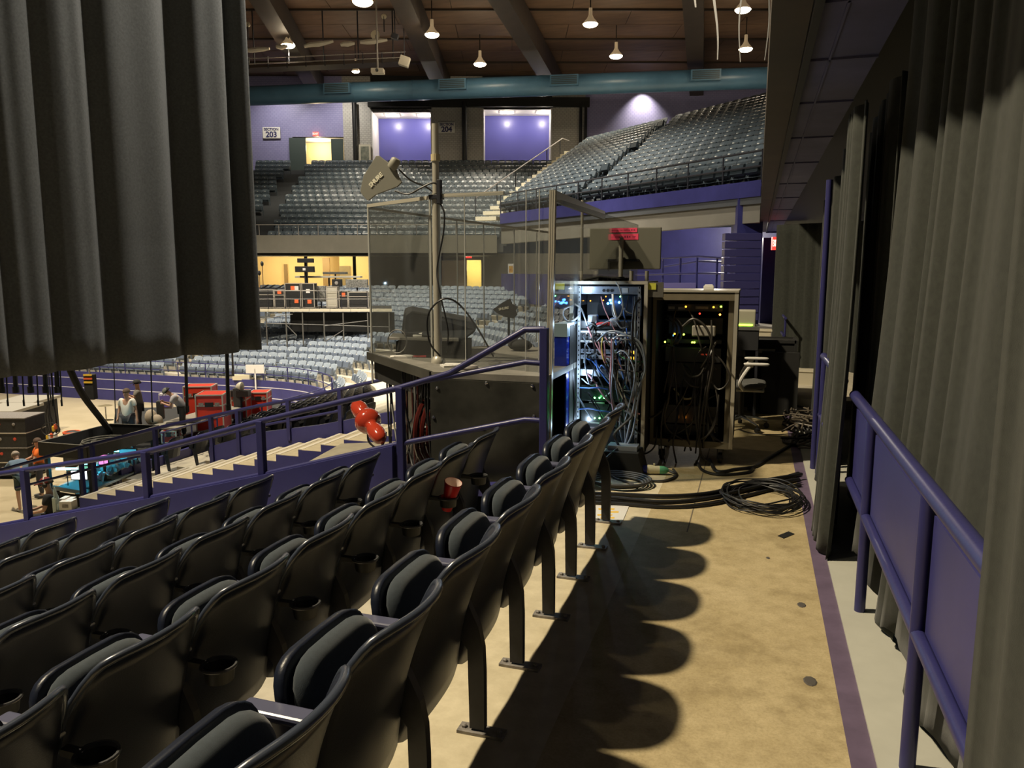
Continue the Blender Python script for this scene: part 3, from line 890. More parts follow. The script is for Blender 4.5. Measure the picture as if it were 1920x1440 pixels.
small = [('paper_cup', 'white paper cup lying on the desk table behind the screen', 'cup', (775, 628), 'cup'), ('notepad', 'small white notepad on the grey riser top', 'notepad', (752, 668), 'pad'), ('tape_roll', 'small grey tape roll on the riser top by the mast', 'tape roll', (880, 690), 'roll'), ('notepad', 'pale folded paper on the riser top beside the mast', 'paper', (850, 684), 'pad'), ('marker_pen', 'red and white marker pens on the riser top', 'pen', (782, 668), 'pen'), ('black_pouch', 'black equipment pouch on the riser top at right', 'pouch', (975, 655), 'pouch')]
for nm, lb, ct, (px, py), kd in small:
    zz = DZ if kd != 'cup' else aty(775, 633, 6.5).z
    p = atz(px, py + 3, zz) if kd != 'cup' else aty(775, 631, 6.62)
    b = MB()
    if kd == 'cup':
        b.lathe([(0.022, 0), (0.032, 0.09), (0.029, 0.09), (0.02, 0.004), (0, 0.004)], 12, p, (1, 0.2, 0.1)); mm = WHITE
    elif kd == 'pad':
        b.cbox(p + Vector((0, 0, 0.008)), 0.20, 0.13, 0.016, rnd.uniform(0, 1)); b.cbox(p + Vector((0.01, 0.01, 0.019)), 0.18, 0.11, 0.006, rnd.uniform(0, 1)); mm = WHITE
    elif kd == 'roll':
        b.tube([p + Vector((0.06 * math.cos(a * .5), 0.06 * math.sin(a * .5), 0.018)) for a in range(12)], 0.018, 6, closed=True); mm = PLATE
    elif kd == 'pen':
        b.tube([p + Vector((-.06, 0, .01)), p + Vector((.05, .03, .01))], [0.009] * 2, 8); b.tube([p + Vector((.05, .03, .01)), p + Vector((.075, .036, .01))], 0.010, 8); mm = mat('red_marker', (0.6, 0.05, 0.05), 0.4)
    else:
        b.ball(p + Vector((0, 0, 0.06)), 0.1, 12, (1.3, 0.9, 0.6)); b.tube([p + Vector((-.06, 0, .1)), p + Vector((0, 0, .15)), p + Vector((.06, 0, .1))], .008, 6); mm = BLKM
    tag(b.build(nm, mm, smooth=True), lb, ct)
# ================================================================ EQUIPMENT RACKS
def cable(keys, r, m, parent, name='cable', n=6):
    b = MB(); b.tube(curve_pts(keys, n), r, 6)
    return b.build(name, m, parent, smooth=True)
GRYCAB = mat('grey_blue_cable', (0.20, 0.23, 0.27), 0.4)
PINKCAB = mat('pink_cable', (0.42, 0.20, 0.22), 0.5)
BLUECAB = mat('blue_cable', (0.06, 0.16, 0.5), 0.5)
YELCAB = mat('yellow_cable', (0.55, 0.42, 0.08), 0.5)
GRNCAB = mat('green_cable', (0.06, 0.34, 0.16), 0.5)
GREYU = mat('brushed_grey_unit', (0.30, 0.33, 0.38), 0.35, metal=0.3)
RAILM = mat('zinc_rail', (0.55, 0.58, 0.62), 0.35, metal=0.6)
YTAPE = mat('yellow_green_tape', (0.55, 0.55, 0.06), 0.6)
RY = 6.60
def rz(py, y=RY, px=1140):
    return aty(px, py, y).z
X0, X1 = aty(1068, 700, RY).x, aty(1210, 700, RY).x
ZB, ZTOP = 0.13, rz(528)
t = thing('equipment_rack', 'open-backed equipment rack lit cool white inside, tangled with grey cables', 'equipment rack', ((X0 + X1) / 2, RY + .35, 0))
b = MB()
b.box(X0, X0 + .022, RY, RY + .72, ZB, ZTOP); b.box(X1 - .022, X1, RY, RY + .72, ZB, ZTOP)
b.box(X0 + .022, X1 - .022, RY, RY + .72, ZB, ZB + .03); b.box(X0 + .022, X1 - .022, RY, RY + .72, ZTOP - .03, ZTOP); b.box(X0 + .022, X1 - .022, RY + .70, RY + .72, ZB + .03, ZTOP - .03)
b.build('case_body', BLKM, t)
for (a0, a1, c0_, c1_) in [(X0 - .004, X0 + .026, ZB, ZTOP), (X1 - .026, X1 + .004, ZB, ZTOP)]:
    b = MB(); b.box(a0, a1, RY - .008, RY + .03, c0_, c1_); b.build('edge_trim', ALU, t)
for zz in (ZB - .004, ZTOP - .022):
    b = MB(); b.box(X0, X1, RY - .009, RY + .03, zz, zz + .026); b.build('edge_trim', ALU, t)
for xx in (X0 + .06, X1 - .085):
    b = MB(); b.box(xx, xx + .025, RY + .03, RY + .045, ZB + .04, ZTOP - .04); rl = b.build('rack_rail', RAILM, t)
    b = MB()
    for i in range(34):
        b.box(xx + .008, xx + .017, RY + .0285, RY + .031, ZB + .07 + i * .0425, ZB + .085 + i * .0425)
    o = b.build('rail_slots', BLK, rl); o['kind'] = 'stuff'
ux0, ux1 = X0 + .085, X1 - .085
def unit(py0, py1, m, y=RY + .06, dpt=.4, x0=None, x1=None, nm='rack_unit'):
    b = MB(); b.box(x0 or ux0, x1 or ux1, y, y + dpt, rz(py1), rz(py0)); return b.build(nm, m, t, bevel=.003)
u = unit(537, 552, GREYU, RY + .05)
for i in range(3):
    b = MB(); c_ = Vector((ux0 + .20 + i * .035, RY + .049, rz(545))); b.lathe([(.013, 0), (.013, .004), (.009, .004), (.009, .001), (0, .001)], 12, c_, (0, -1, 0)); b.build('socket', BLK, u)
for (a, c_) in ((.02, .10), (.36, .41)):
    b = MB(); b.box(ux0 + a, ux0 + c_, RY + .047, RY + .0495, rz(549), rz(540)); b.build('paper_label', WHITE, u)
unit(555, 596, BLK, RY + .30)
u = unit(603, 618, mat('dark_shelf', (0.03, 0.032, 0.036), 0.4), RY + .05)
u = unit(620, 645, mat('patch_panel_face', (0.09, 0.10, 0.11), 0.4), RY + .06)
for py in (624, 642):
    b = MB(); b.box(ux0, ux1 - (.06 if py < 630 else .12), RY + .052, RY + .062, rz(py + 1.5), rz(py - 1.5)); b.build('label_strip', WHITE, u)
rnd = random.Random(31)
for i in range(12):
    for j in range(2):
        b = MB(); c_ = Vector((ux0 + .02 + i * .034, RY + .059, rz(629 + j * 7))); b.lathe([(.010, 0), (.010, .012), (.007, .014), (0, .014)], 8, c_, (0, -1, 0)); b.build('jack', [CHROME, BLK, GRYCAB][rnd.randrange(3)], u)
for py in (657, 668):
    u = unit(py, py + 8, GREYU, RY + .06)
    for i in range(5):
        b = MB(); c_ = Vector((ux0 + .03 + i * .03, RY + .059, rz(py + 4))); b.lathe([(.008, 0), (.008, .006), (0, .006)], 8, c_, (0, -1, 0)); b.build('socket', BLK, u)
    b = MB(); b.box(ux1 - .05, ux1 - .025, RY + .052, RY + .06, rz(py + 6), rz(py + 1)); b.build('indicator_lamp', mat('amber_led', (1, .5, .05), .5, emit=(1.0, 0.45, 0.03), estr=3), u)
unit(695, 708, GREYU, RY + .05)
GLED = mat('green_led', (0.1, 1, 0.2), .5, emit=(0.10, 1.0, 0.16), estr=40)
for py0, py1, pl in ((727, 757, 746), (762, 800, 784)):
    u = unit(py0, py1, mat('black_amp_face', (0.012, 0.016, 0.013), 0.25), RY + .10)
    for i in range(3):
        c_ = aty(1115 + i * 9, pl, RY + .098); b = MB(); b.ball(c_, .007, 8); b.build('indicator_lamp', GLED, u)
    b = MB(); c_ = aty(1115, pl + 9, RY + .099); b.box(c_.x - .05, c_.x + .09, c_.y - .002, c_.y, c_.z - .004, c_.z + .006); b.build('paper_label', PLATE, u)
    g = point('green_indicator_light', aty(1124, pl, RY + .06), 0.12, (0.1, 1.0, 0.2))
unit(803, 840, BLK, RY + .2)
BLED = mat('blue_led', (0.1, 0.3, 1), .5, emit=(0.05, 0.25, 1.0), estr=16)
for px, py, m_ in ((1107, 564, 'y'), (1131, 563, 'y'), (1136, 556, 'y'), (1163, 556, 'g'), (1144, 563, 'b'), (1146, 568, 'b'), (1150, 570, 'b'), (1161, 567, 'b'), (1140, 569, 'b')):
    b = MB(); b.ball(aty(px, py, RY + .296), .006 if m_ != 'b' else .011, 8); b.build('indicator_lamp', {'y': mat('amber_led', (1, .5, .05)), 'g': GLED, 'b': BLED}[m_], t)
point('blue_indicator_light', aty(1150, 567, RY + .25), 0.35, (0.1, 0.3, 1.0))
# plug-in power adaptors on the shelf
for px, py, w_ in ((1112, 598, .085), (1152, 604, .07)):
    b = MB(); p = aty(px, py, RY + .06); b.cbox(p, w_, .08, .075); b.build('power_adaptor', GREYU, t, bevel=.012)
b = MB(); p = aty(1131, 607, RY + .05); b.cbox(p, .12, .03, .028); b.build('power_adaptor', mat('red_plug', (0.5, 0.03, 0.03), .4), t, bevel=.008)
# cool white LED tube fixed inside the left edge
b = MB(); b.tube([(X0 + .035, RY - .022, rz(840)), (X0 + .035, RY - .022, rz(640))], .007, 8); b.build('light_tube', mat('cool_tube', (0.9, 0.95, 1), .5, emit=(0.70, 0.85, 1.0), estr=26), t)
for zz in (0.35, 0.8, 1.25, 1.56):
    point('rack_tube_light', (X0 + .12, RY - .10, zz), 2.0, (0.58, 0.78, 1.0))
for px, py in ((1050, 537), (1221, 537)):
    p = aty(px, py, RY + .01); b = MB(); b.cbox(p, .082, .004, .055); b.build('tape_label', YTAPE, t)
b = MB(); b.box(X0 - .16, X0 - .004, RY + .015, RY + .05, ZTOP - .12, ZTOP - .005); b.build('flap', mat('smoked_flap', (0.10, 0.095, 0.08), .5), t)
b = MB(); b.box(X1 + .004, X1 + .13, RY + .015, RY + .05, ZTOP - .13, ZTOP - .005); b.build('flap', MATS['smoked_flap'], t)
# cables of the first rack, looping out in front of the rails
rnd = random.Random(77)
def rc_(px, py, dy=0.0):
    return aty(px, py, RY + .02 + dy)
loops = [
    ([(1075, 572), (1058, 580), (1056, 592), (1066, 603), (1082, 596), (1090, 580)], .008, GRYCAB), ([(1078, 570), (1090, 580), (1098, 600), (1102, 612)], .007, GRYCAB),
    ([(1155, 528), (1163, 545), (1168, 575), (1160, 595), (1150, 590), (1148, 560)], .007, GRYCAB), ([(1149, 552), (1150, 570), (1154, 590), (1160, 600)], .010, WHITE),
    ([(1095, 680), (1098, 650), (1104, 640)], .007, GRYCAB), ([(1097, 645), (1098, 690), (1106, 720), (1120, 718)], .008, GRYCAB),
    ([(1122, 640), (1128, 665), (1135, 680), (1133, 640)], .006, PINKCAB), ([(1130, 632), (1128, 650), (1132, 675), (1138, 682)], .006, YELCAB),
    ([(1147, 635), (1146, 680), (1144, 720), (1150, 770), (1160, 790)], .008, PINKCAB), ([(1150, 640), (1149, 690), (1147, 740), (1158, 785)], .008, GRYCAB), ([(1148, 650), (1152, 700), (1160, 750), (1170, 770)], .007, GRYCAB),
    ([(1120, 640), (1140, 622), (1165, 624), (1190, 640), (1205, 665), (1208, 690), (1200, 712)], .009, GRYCAB), ([(1148, 640), (1160, 630), (1185, 632), (1204, 650), (1210, 690), (1200, 720), (1185, 745)], .010, GRYCAB),
    ([(1153, 655), (1165, 638), (1185, 640), (1198, 660), (1203, 690)], .008, RUBBER), ([(1150, 665), (1172, 660), (1190, 700), (1180, 760), (1172, 790)], .007, GRYCAB),
    ([(1155, 660), (1170, 672), (1195, 678), (1212, 678)], .005, GRNCAB), ([(1118, 675), (1120, 690), (1128, 700), (1136, 705)], .007, BLUECAB), ([(1124, 690), (1128, 685), (1134, 690), (1140, 697)], .006, BLUECAB),
    ([(1088, 727), (1105, 728), (1120, 727), (1140, 730)], .007, BLUECAB), ([(1085, 767), (1105, 766), (1125, 770), (1145, 772)], .007, BLUECAB),
    ([(1084, 743), (1094, 760), (1108, 783)], .006, GRYCAB), ([(1082, 740), (1096, 765), (1110, 785)], .006, GRYCAB),
    ([(1150, 690), (1170, 695), (1200, 697), (1206, 694)], .008, RUBBER), ([(1200, 560), (1190, 575), (1185, 620), (1186, 700), (1183, 745)], .009, RUBBER),
    ([(1196, 620), (1194, 660), (1190, 710), (1186, 745), (1178, 760)], .008, GRYCAB), ([(1170, 577), (1178, 588), (1190, 592)], .006, BLUECAB), ([(1165, 570), (1175, 585), (1192, 590)], .006, GRYCAB),
    ([(1077, 600), (1072, 640), (1074, 700), (1078, 760), (1075, 830)], .012, RUBBER), ([(1188, 690), (1192, 740), (1180, 800), (1168, 845), (1150, 870)], .011, GRYCAB), ([(1205, 700), (1195, 760), (1185, 815), (1165, 850), (1155, 862)], .010, GRYCAB),
    ([(1135, 640), (1150, 660), (1148, 700), (1152, 760), (1165, 820)], .007, RUBBER), ([(1100, 612), (1112, 608), (1125, 616), (1140, 606)], .006, RUBBER), ([(1120, 612), (1150, 600), (1165, 615), (1178, 612)], .006, GRYCAB),
    ([(1170, 640), (1174, 690), (1168, 730), (1172, 770)], .007, RUBBER), ([(1180, 650), (1178, 700), (1186, 740)], .006, GRYCAB)]
for i, (ks, r, m_) in enumerate(loops):
    cable([rc_(x_, y_, -0.03 - 0.05 * math.sin(j / max(1, len(ks) - 1) * math.pi) - (i % 5) * .008) for j, (x_, y_) in enumerate(ks)], r, m_, t)
rnd = random.Random(404)
for i in range(34):
    xa = rnd.uniform(1092, 1190); ya = rnd.choice([556, 612, 632, 640, 662, 672, 700, 735])
    xb = rnd.choice([rnd.uniform(1165, 1204), rnd.uniform(1086, 1200)]); yb = min(842, ya + rnd.uniform(40, 150))
    sag = rnd.uniform(6, 34)
    cable([rc_(xa, ya, .03), rc_(xa + (xb - xa) * .15, ya + sag, -.04), rc_((xa + xb) / 2 + rnd.uniform(-8, 12), (ya + yb) / 2 + sag, -.07), rc_(xb, yb, -.02)], rnd.choice([.005, .006, .008]), rnd.choice([GRYCAB, GRYCAB, RUBBER, RUBBER, WHITE, PINKCAB, BLUECAB]), t)
def caster(x_, y_, parent, h=.12):
    b = MB(); b.lathe([(.045, -.018), (.05, -.012), (.05, .012), (.045, .018)], 14, (x_, y_, .05), (1, 0, 0)); b.box(x_ - .03, x_ + .03, y_ - .035, y_ + .035, h - .02, h); b.box(x_ - .028, x_ - .022, y_ - .02, y_ + .02, .04, h); b.box(x_ + .022, x_ + .028, y_ - .02, y_ + .02, .04, h)
    return b.build('caster', BLK, parent, smooth=True)
for xx in (X0 + .08, X1 - .08):
    for yy in (RY + .08, RY + .64):
        caster(xx, yy, t, ZB)
# case to its left, its blue LED light put into the panel colour
t = thing('road_case', 'narrow road case with painted-in blue light standing left of the lit rack', 'road case', (X0 - .13, RY + .1, 0))
BX0, BX1 = aty(1039, 700, RY - .3).x, aty(1062, 700, RY - .3).x
zt = aty(1050, 607, RY - .3).z
b = MB(); b.box(BX0, BX1, RY - .3, RY + .3, .02, zt - .11); b.build('blue_lit_panel', mat('blue_lit_laminate', (0.012, 0.035, 0.42), 0.22, noise=0.5, nscale=4, coat=.4), t)
b = MB(); b.box(BX0 - .004, BX1 + .004, RY - .305, RY + .305, zt - .11, zt); b.build('pale_lid', mat('pale_blue_lid', (0.30, 0.42, 0.50), .4), t)
b = MB(); b.box(BX1 + .005, X0 - .01, RY - .2, RY + .3, .02, zt - .02); b.build('black_side', BLKM, t)
# second rack
RY2 = 6.9
def q2(px, py, dy=0.0):
    return aty(px, py, RY2 + dy)
X2, X3 = q2(1222, 700).x, q2(1378, 700).x
Z2B, Z2T = .15, q2(1300, 548).z
t = thing('equipment_rack', 'shadowed open rack with tan edges and black cables, on casters', 'equipment rack', ((X2 + X3) / 2, RY2 + .35, 0))
TANF = mat('tan_edge_laminate', (0.17, 0.145, 0.095), .5, noise=.15, nscale=6)
b = MB()
b.box(X2, X2 + .03, RY2, RY2 + .75, Z2B, Z2T); b.box(X3 - .03, X3, RY2, RY2 + .75, Z2B, Z2T); b.box(X2 + .03, X3 - .03, RY2, RY2 + .75, Z2B, Z2B + .03); b.box(X2 + .03, X3 - .03, RY2, RY2 + .75, Z2T - .03, Z2T); b.box(X2 + .03, X3 - .03, RY2 + .72, RY2 + .75, Z2B + .03, Z2T - .03)
b.build('case_body', BLKM, t)
b = MB(); b.box(X3 - .075, X3 - .032, RY2 + .04, RY2 + .7, Z2B + .03, Z2T - .03); b.build('inner_lining', TANF, t)
for a0, a1 in ((X2 - .003, X2 + .028), (X3 - .028, X3 + .004)):
    b = MB(); b.box(a0, a1, RY2 - .006, RY2 + .03, Z2B, Z2T); b.build('edge_trim', ALU if a0 > X2 else TANF, t)
for zz in (Z2B - .003, Z2T - .07):
    b = MB(); b.box(X2 + .02, X3 - .02, RY2 - .005, RY2 + .03, zz, zz + .06); b.build('edge_trim', TANF, t)
b = MB(); b.box(X2 - .004, X3 + .006, RY2 - .012, RY2 + .76, Z2T, Z2T + .018); b.build('lid_edge', ALU, t)
vx0, vx1 = X2 + .10, X3 - .13
DKU = mat('dark_unit_face', (0.016, 0.016, 0.016), .35)
for py0, py1, dy in ((572, 586, .22), (600, 632, .35), (640, 648, .2), (655, 682, .14), (690, 740, .4), (765, 800, .12), (805, 825, .2)):
    b = MB(); b.box(vx0, vx1, RY2 + dy, RY2 + dy + .3, q2(1300, py1).z, q2(1300, py0).z); b.build('rack_unit', DKU, t, bevel=.003)
p = q2(1320, 620, .12); b = MB(); b.cbox(p, .20, .12, .095); b.build('pale_unit', mat('pale_box', (0.34, 0.32, 0.27), .5), t, bevel=.01)
for px, py, w_ in ((1259, 577, .055), (1278, 578, .06), (1316, 577, .11), (1340, 577, .05)):
    b = MB(); b.cbox(q2(px, py, .215), w_, .01, .022); b.build('paper_label', PLATE, t)
for px, py, m_ in ((1286, 575, 'a'), (1338, 576, 'a'), (1261, 629, 'b'), (1265, 626, 'a'), (1282, 627, 'g'), (1247, 641, 'g'), (1298, 642, 'g'), (1302, 642, 'g'), (1284, 784, 'o'), (1350, 590, 'o'), (1312, 588, 'r'), (1352, 575, 'g')):
    m2 = {'a': mat('amber_led', (1, .5, .05)), 'b': BLED, 'g': mat('lime_led', (.5, 1, .1), .5, emit=(.5, 1, .05), estr=6), 'o': mat('orange_led', (1, .3, .05), .5, emit=(1, .30, .03), estr=9), 'r': mat('red_led', (1, .05, .02), .5, emit=(1, .06, .03), estr=1.5)}[m_]
    b = MB(); b.ball(q2(px, py, .10 if m_ != 'o' else .09), .009, 8); b.build('indicator_lamp', m2, t)
p = q2(1324, 665, .12); b = MB(); b.cbox(p, .095, .01, .012); b.build('red_strip', mat('red_strip', (0.55, 0.06, 0.03), .5), t)
l2 = [
    [(1252, 592), (1268, 600), (1278, 618), (1272, 640), (1258, 648)], [(1256, 592), (1274, 604), (1280, 622), (1270, 645)], [(1262, 596), (1276, 612), (1274, 638), (1250, 650)], [(1248, 598), (1264, 606), (1270, 624), (1262, 644)],
    [(1280, 612), (1300, 598), (1322, 612), (1334, 640), (1337, 680), (1328, 730), (1320, 790), (1318, 840)], [(1262, 650), (1264, 690), (1255, 730), (1250, 760), (1225, 781), (1200, 784)],
    [(1262, 652), (1260, 690), (1254, 740), (1246, 780), (1252, 805), (1280, 825)], [(1256, 745), (1246, 760), (1240, 800), (1240, 840), (1246, 868)], [(1330, 690), (1322, 740), (1312, 800), (1314, 850), (1330, 868), (1345, 884)],
    [(1336, 660), (1356, 680), (1368, 706), (1360, 724), (1346, 730), (1334, 716)], [(1276, 680), (1290, 704), (1310, 704), (1320, 690)], [(1280, 705), (1294, 722), (1310, 726)], [(1340, 720), (1346, 760), (1336, 800), (1316, 830)],
    [(1318, 700), (1312, 760), (1308, 810), (1304, 850)], [(1304, 700), (1302, 750), (1306, 800), (1312, 850), (1300, 875)], [(1348, 740), (1342, 790), (1328, 815), (1310, 825)], [(1240, 650), (1252, 646), (1262, 650)],
    [(1314, 690), (1326, 670), (1334, 640), (1334, 600)], [(1270, 800), (1262, 830), (1268, 868)], [(1232, 800), (1228, 835), (1212, 850), (1198, 848)]]
for i, ks in enumerate(l2):
    cable([q2(x_, y_, -.02 - .04 * math.sin(j / (len(ks) - 1) * math.pi) - (i % 4) * .01 + (.1 if i < 4 else 0)) for j, (x_, y_) in enumerate(ks)], .011 if i in (4, 5, 8) else .008, mat('brown_black_cable', (0.030, 0.026, 0.02), .45), t)
rnd = random.Random(505)
for i in range(16):
    xa = rnd.uniform(1250, 1345); ya = rnd.choice([582, 640, 650, 684, 700, 740]); xb = rnd.uniform(1240, 1352); yb = min(846, ya + rnd.uniform(50, 170)); sag = rnd.uniform(5, 30)
    cable([q2(xa, ya, .10), q2(xa + (xb - xa) * .2, ya + sag, .02), q2((xa + xb) / 2, (ya + yb) / 2 + sag, -.03), q2(xb, yb, .02)], rnd.choice([.006, .008, .010]), rnd.choice([MATS['brown_black_cable'], MATS['brown_black_cable'], RUBBER]), t)
cable([q2(1264, 728, .06), q2(1276, 744, .05), q2(1290, 748, .05), q2(1302, 744, .06)], .009, mat('pale_yellow_cable', (0.5, 0.45, 0.25), .5), t)
for xx in (X2 + .1, X3 - .1):
    for yy in (RY2 + .08, RY2 + .66):
        caster(xx, yy, t, Z2B)
# black box lid beside it with white cup etc on the racks' tops
p = q2(1325, 545); b = MB(); b.cbox(p + Vector((.0, .3, .02)), .09, .06, .035); b.cbox(p + Vector((.0, .3, .042)), .07, .045, .012)
tag(b.build('small_box', WHITE, bevel=.004), 'small white box lying on top of the shadowed rack', 'box')
p = Vector((X0 + .28, RY + .2, ZTOP)); b = MB()
for a in range(7):
    b.obox(p + Vector((-.12 + a * .04, .01 * (a % 3), .018 + .008 * (a % 2))), (.06, .01 * a, 0), (0, .05, .0), (0, .004, .014))
b.tube([p + Vector((-.2, -.06, .01)), p + Vector((-.05, -.08, .04)), p + Vector((.15, -.05, .02))], .012, 6)
tag(b.build('black_gloves', BLKM, bevel=.006), 'crumpled black gloves lying on top of the lit rack', 'gloves')

# monitor seen from behind
TY = 8.5
a = aty(1106, 428, TY); c_ = aty(1238, 505, TY)
t = thing('monitor', 'large flat monitor seen from behind with two pink tape labels', 'monitor', ((a.x + c_.x) / 2, TY, 0))
b = MB(); b.box(a.x, c_.x, TY, TY + .045, c_.z, a.z); b.build('back_cover', mat('olive_black_plastic', (0.125, 0.122, 0.095), .55), t, bevel=.008)
b = MB(); b.box(a.x + .01, c_.x - .01, TY + .046, TY + .05, c_.z + .01, a.z - .01); b.build('screen', BLK, t)
pl = aty(1165, 445, TY - .09)
b = MB(); b.tube([(pl.x, TY - .09, 0.02), (pl.x, TY - .09, pl.z)], .024, 12); b.lathe([(.22, 0), (.22, .02), (.03, .035)], 20, (pl.x, TY - .09, 0)); b.build('stand_pole', mat('grey_pole', (0.34, 0.32, 0.27), .5), t, smooth=True)
b = MB(); k1 = aty(1140, 488, TY - .03); k2 = aty(1198, 486, TY - .03)
b.box(k1.x, k2.x, TY - .04, TY - .003, k1.z - .015, k1.z + .012); b.box(k1.x, k1.x + .02, TY - .04, TY - .003, k1.z - .12, k1.z); b.box(pl.x - .03, pl.x + .03, TY - .075, TY - .003, k1.z - .05, k1.z + .03); b.build('mount_bracket', BLK, t)
PINK = mat('pink_tape', (0.80, 0.06, 0.14), .6)
for px0, px1, py0, py1, tx in ((1149, 1195, 427, 436, 'MONITOR WORLD'), (1146, 1197, 438, 450, 'VIDEO ONLY')):
    u0 = aty(px0, py1, TY - .003); u1 = aty(px1, py0, TY - .003)
    b = MB(); b.box(u0.x, u1.x, TY - .004, TY - .001, u0.z, u1.z); tp_ = b.build('tape_label', PINK, t)
    b = MB()
    rr = random.Random(px0); xx = u0.x + .04
    while xx < u1.x - .04:   # illegible hand-written strokes
        w_ = rr.uniform(.006, .018); hz = rr.uniform(.2, .5) * (u1.z - u0.z)
        if rr.random() > .2:
            b.box(xx, xx + w_, TY - .0046, TY - .0039, (u0.z + u1.z) / 2 - hz * .4, (u0.z + u1.z) / 2 + hz * .4)
        xx += w_ + rr.uniform(.006, .012)
    o = b.build('handwriting', mat('marker_ink', (0.25, 0.01, 0.05), .7), tp_); o['kind'] = 'stuff'
p = aty(1092, 375, 8.2); b = MB(); b.tube([(p.x, 8.2, .02), (p.x, 8.2, p.z)], .016, 8); b.lathe([(.1, 0), (.1, .02), (.02, .03)], 12, (p.x, 8.2, 0)); tag(b.build('stand_upright', MATS['grey_pole'], smooth=True), 'tall thin grey upright left of the monitor', 'stand')
# two grey uprights behind the lit rack
for px, lb in ((1184, 'thin grey upright left of the pair behind the lit rack'), (1213, 'thin grey upright right of the pair behind the lit rack')):
    p = aty(px, 508, 8.0); b = MB(); b.tube([(p.x, 8.0, .02), (p.x, 8.0, p.z)], .02, 10); b.lathe([(.12, 0), (.12, .02), (.02, .03)], 12, (p.x, 8.0, 0)); tag(b.build('stand_upright', MATS['grey_pole'], smooth=True), lb, 'stand')

# ================================================================ FLOOR: CABLES, CONNECTOR, PAPER
def fl(px, py, z=.012):
    return atz(px, py, z)
rnd = random.Random(5)
for i in range(7):
    o_ = (i - 3) * 3.2
    ks = [fl(1075, 935 + o_ * .6), fl(1150, 938 + o_ * .8), fl(1250, 943 + o_), fl(1330, 936 + o_), fl(1400, 920 + o_), fl(1455, 908 + o_ * .9), fl(1500, 900 + o_ * 1.2)]
    b = MB(); b.tube(curve_pts([k + Vector((rnd.uniform(-.015, .015), rnd.uniform(-.02, .02), .004 + .016 * (i % 3))) for k in ks], 8), .013, 8)
    tag(b.build('floor_cable', RUBBER, smooth=True), 'thick black cable running across the walkway in a bundle', 'cable', 'bundled cables across the walkway')
rnd = random.Random(6)
b = MB()
cc = fl(1430, 945)
t = thing('cable_coil', 'loose coil of thin black cable on the walkway by the purple stripe', 'cable coil', cc)
for i in range(12):
    cx = cc + Vector((rnd.uniform(-.05, .05), rnd.uniform(-.05, .05), 0)); rx = rnd.uniform(.20, .29); ry = rnd.uniform(.24, .42)
    b = MB(); b.tube([cx + Vector((rx * math.cos(k * math.pi / 14), ry * math.sin(k * math.pi / 14) + .1, .008 + .005 * i + .01 * math.sin(k * .9 + i))) for k in range(28)], .006, 6, closed=True); b.build('loop', RUBBER, t, smooth=True)
t = thing('cable_coil', 'pale grey cable coil lying behind the last seat of the walkway row', 'cable coil', fl(1165, 905))
for i in range(4):
    b = MB(); cx = fl(1160, 905); b.tube([cx + Vector(((.20 + .02 * i) * math.cos(k * math.pi / 12), (.17 + .015 * i) * math.sin(k * math.pi / 12), .004 + .011 * i)) for k in range(24)], .010, 7, closed=True); b.build('loop', mat('dark_grey_cable', (0.055, 0.055, 0.055), .5), t, smooth=True)
# blue/cream/green mains connector
yc_ = 6.05
p = atz(1218, 880, .04); px_ = Vector((1, .1, 0)).normalized()
t = thing('power_connector', 'blue, cream and green mains connector lying on the floor', 'connector', (p.x, p.y, 0))
b = MB(); b.lathe([(.030, -.16), (.034, -.06), (.034, -.02)], 14, p, px_); b.build('blue_shell', mat('blue_plastic', (0.02, 0.03, 0.30), .4), t, smooth=True)
b = MB(); b.lathe([(.037, -.02), (.040, .0), (.036, .04), (.034, .085)], 14, p, px_); b.box(p.x + .03, p.x + .045, p.y - .005, p.y + .005, p.z + .03, p.z + .055); b.build('cream_body', mat('cream_plastic', (0.70, 0.64, 0.42), .5), t, smooth=True)
b = MB(); b.lathe([(.035, .085), (.034, .115), (.024, .145), (.012, .16), (0, .16)], 14, p, px_); b.build('green_boot', mat('green_rubber', (0.12, 0.42, 0.22), .5), t, smooth=True)
cable([p + px_ * .155, p + px_ * .22 + Vector((0, -.02, -.02)), fl(1262, 880), fl(1266, 893), fl(1240, 902), fl(1190, 898), fl(1150, 890)], .011, mat('dark_grey_cable', (0.055, 0.055, 0.055), .5), t, n=8)
# black power distribution box behind the last seat
p = fl(1180, 888); b = MB()
b.prism([(p.x - .22, p.y, 0), (p.x + .12, p.y, 0), (p.x + .07, p.y, .19), (p.x - .22, p.y, .19)], (0, .28, 0))
tb = thing('power_box', 'black power distribution box with cables on the floor before the lit rack', 'power box', (p.x, p.y, 0)); b.build('housing', BLKM, tb, bevel=.006)
b = MB(); b.box(p.x - .2, p.x + .05, p.y + .06, p.y + .2, .191, .23); b.build('socket_strip', GREYU, tb)
cable([(p.x - .12, p.y + .12, .23), (p.x - .14, p.y + .05, .34), (p.x - .02, p.y + .15, .47), (X1 - .16, RY - .04, .50), (X1 - .12, RY + .03, .36)], .012, MATS['dark_grey_cable'], tb)
cable([(p.x - .1, p.y + .1, .22), (p.x - .2, p.y - .1, .12), fl(1150, 895, .012), fl(1180, 905), fl(1195, 915, .012)], .011, MATS['dark_grey_cable'], tb)
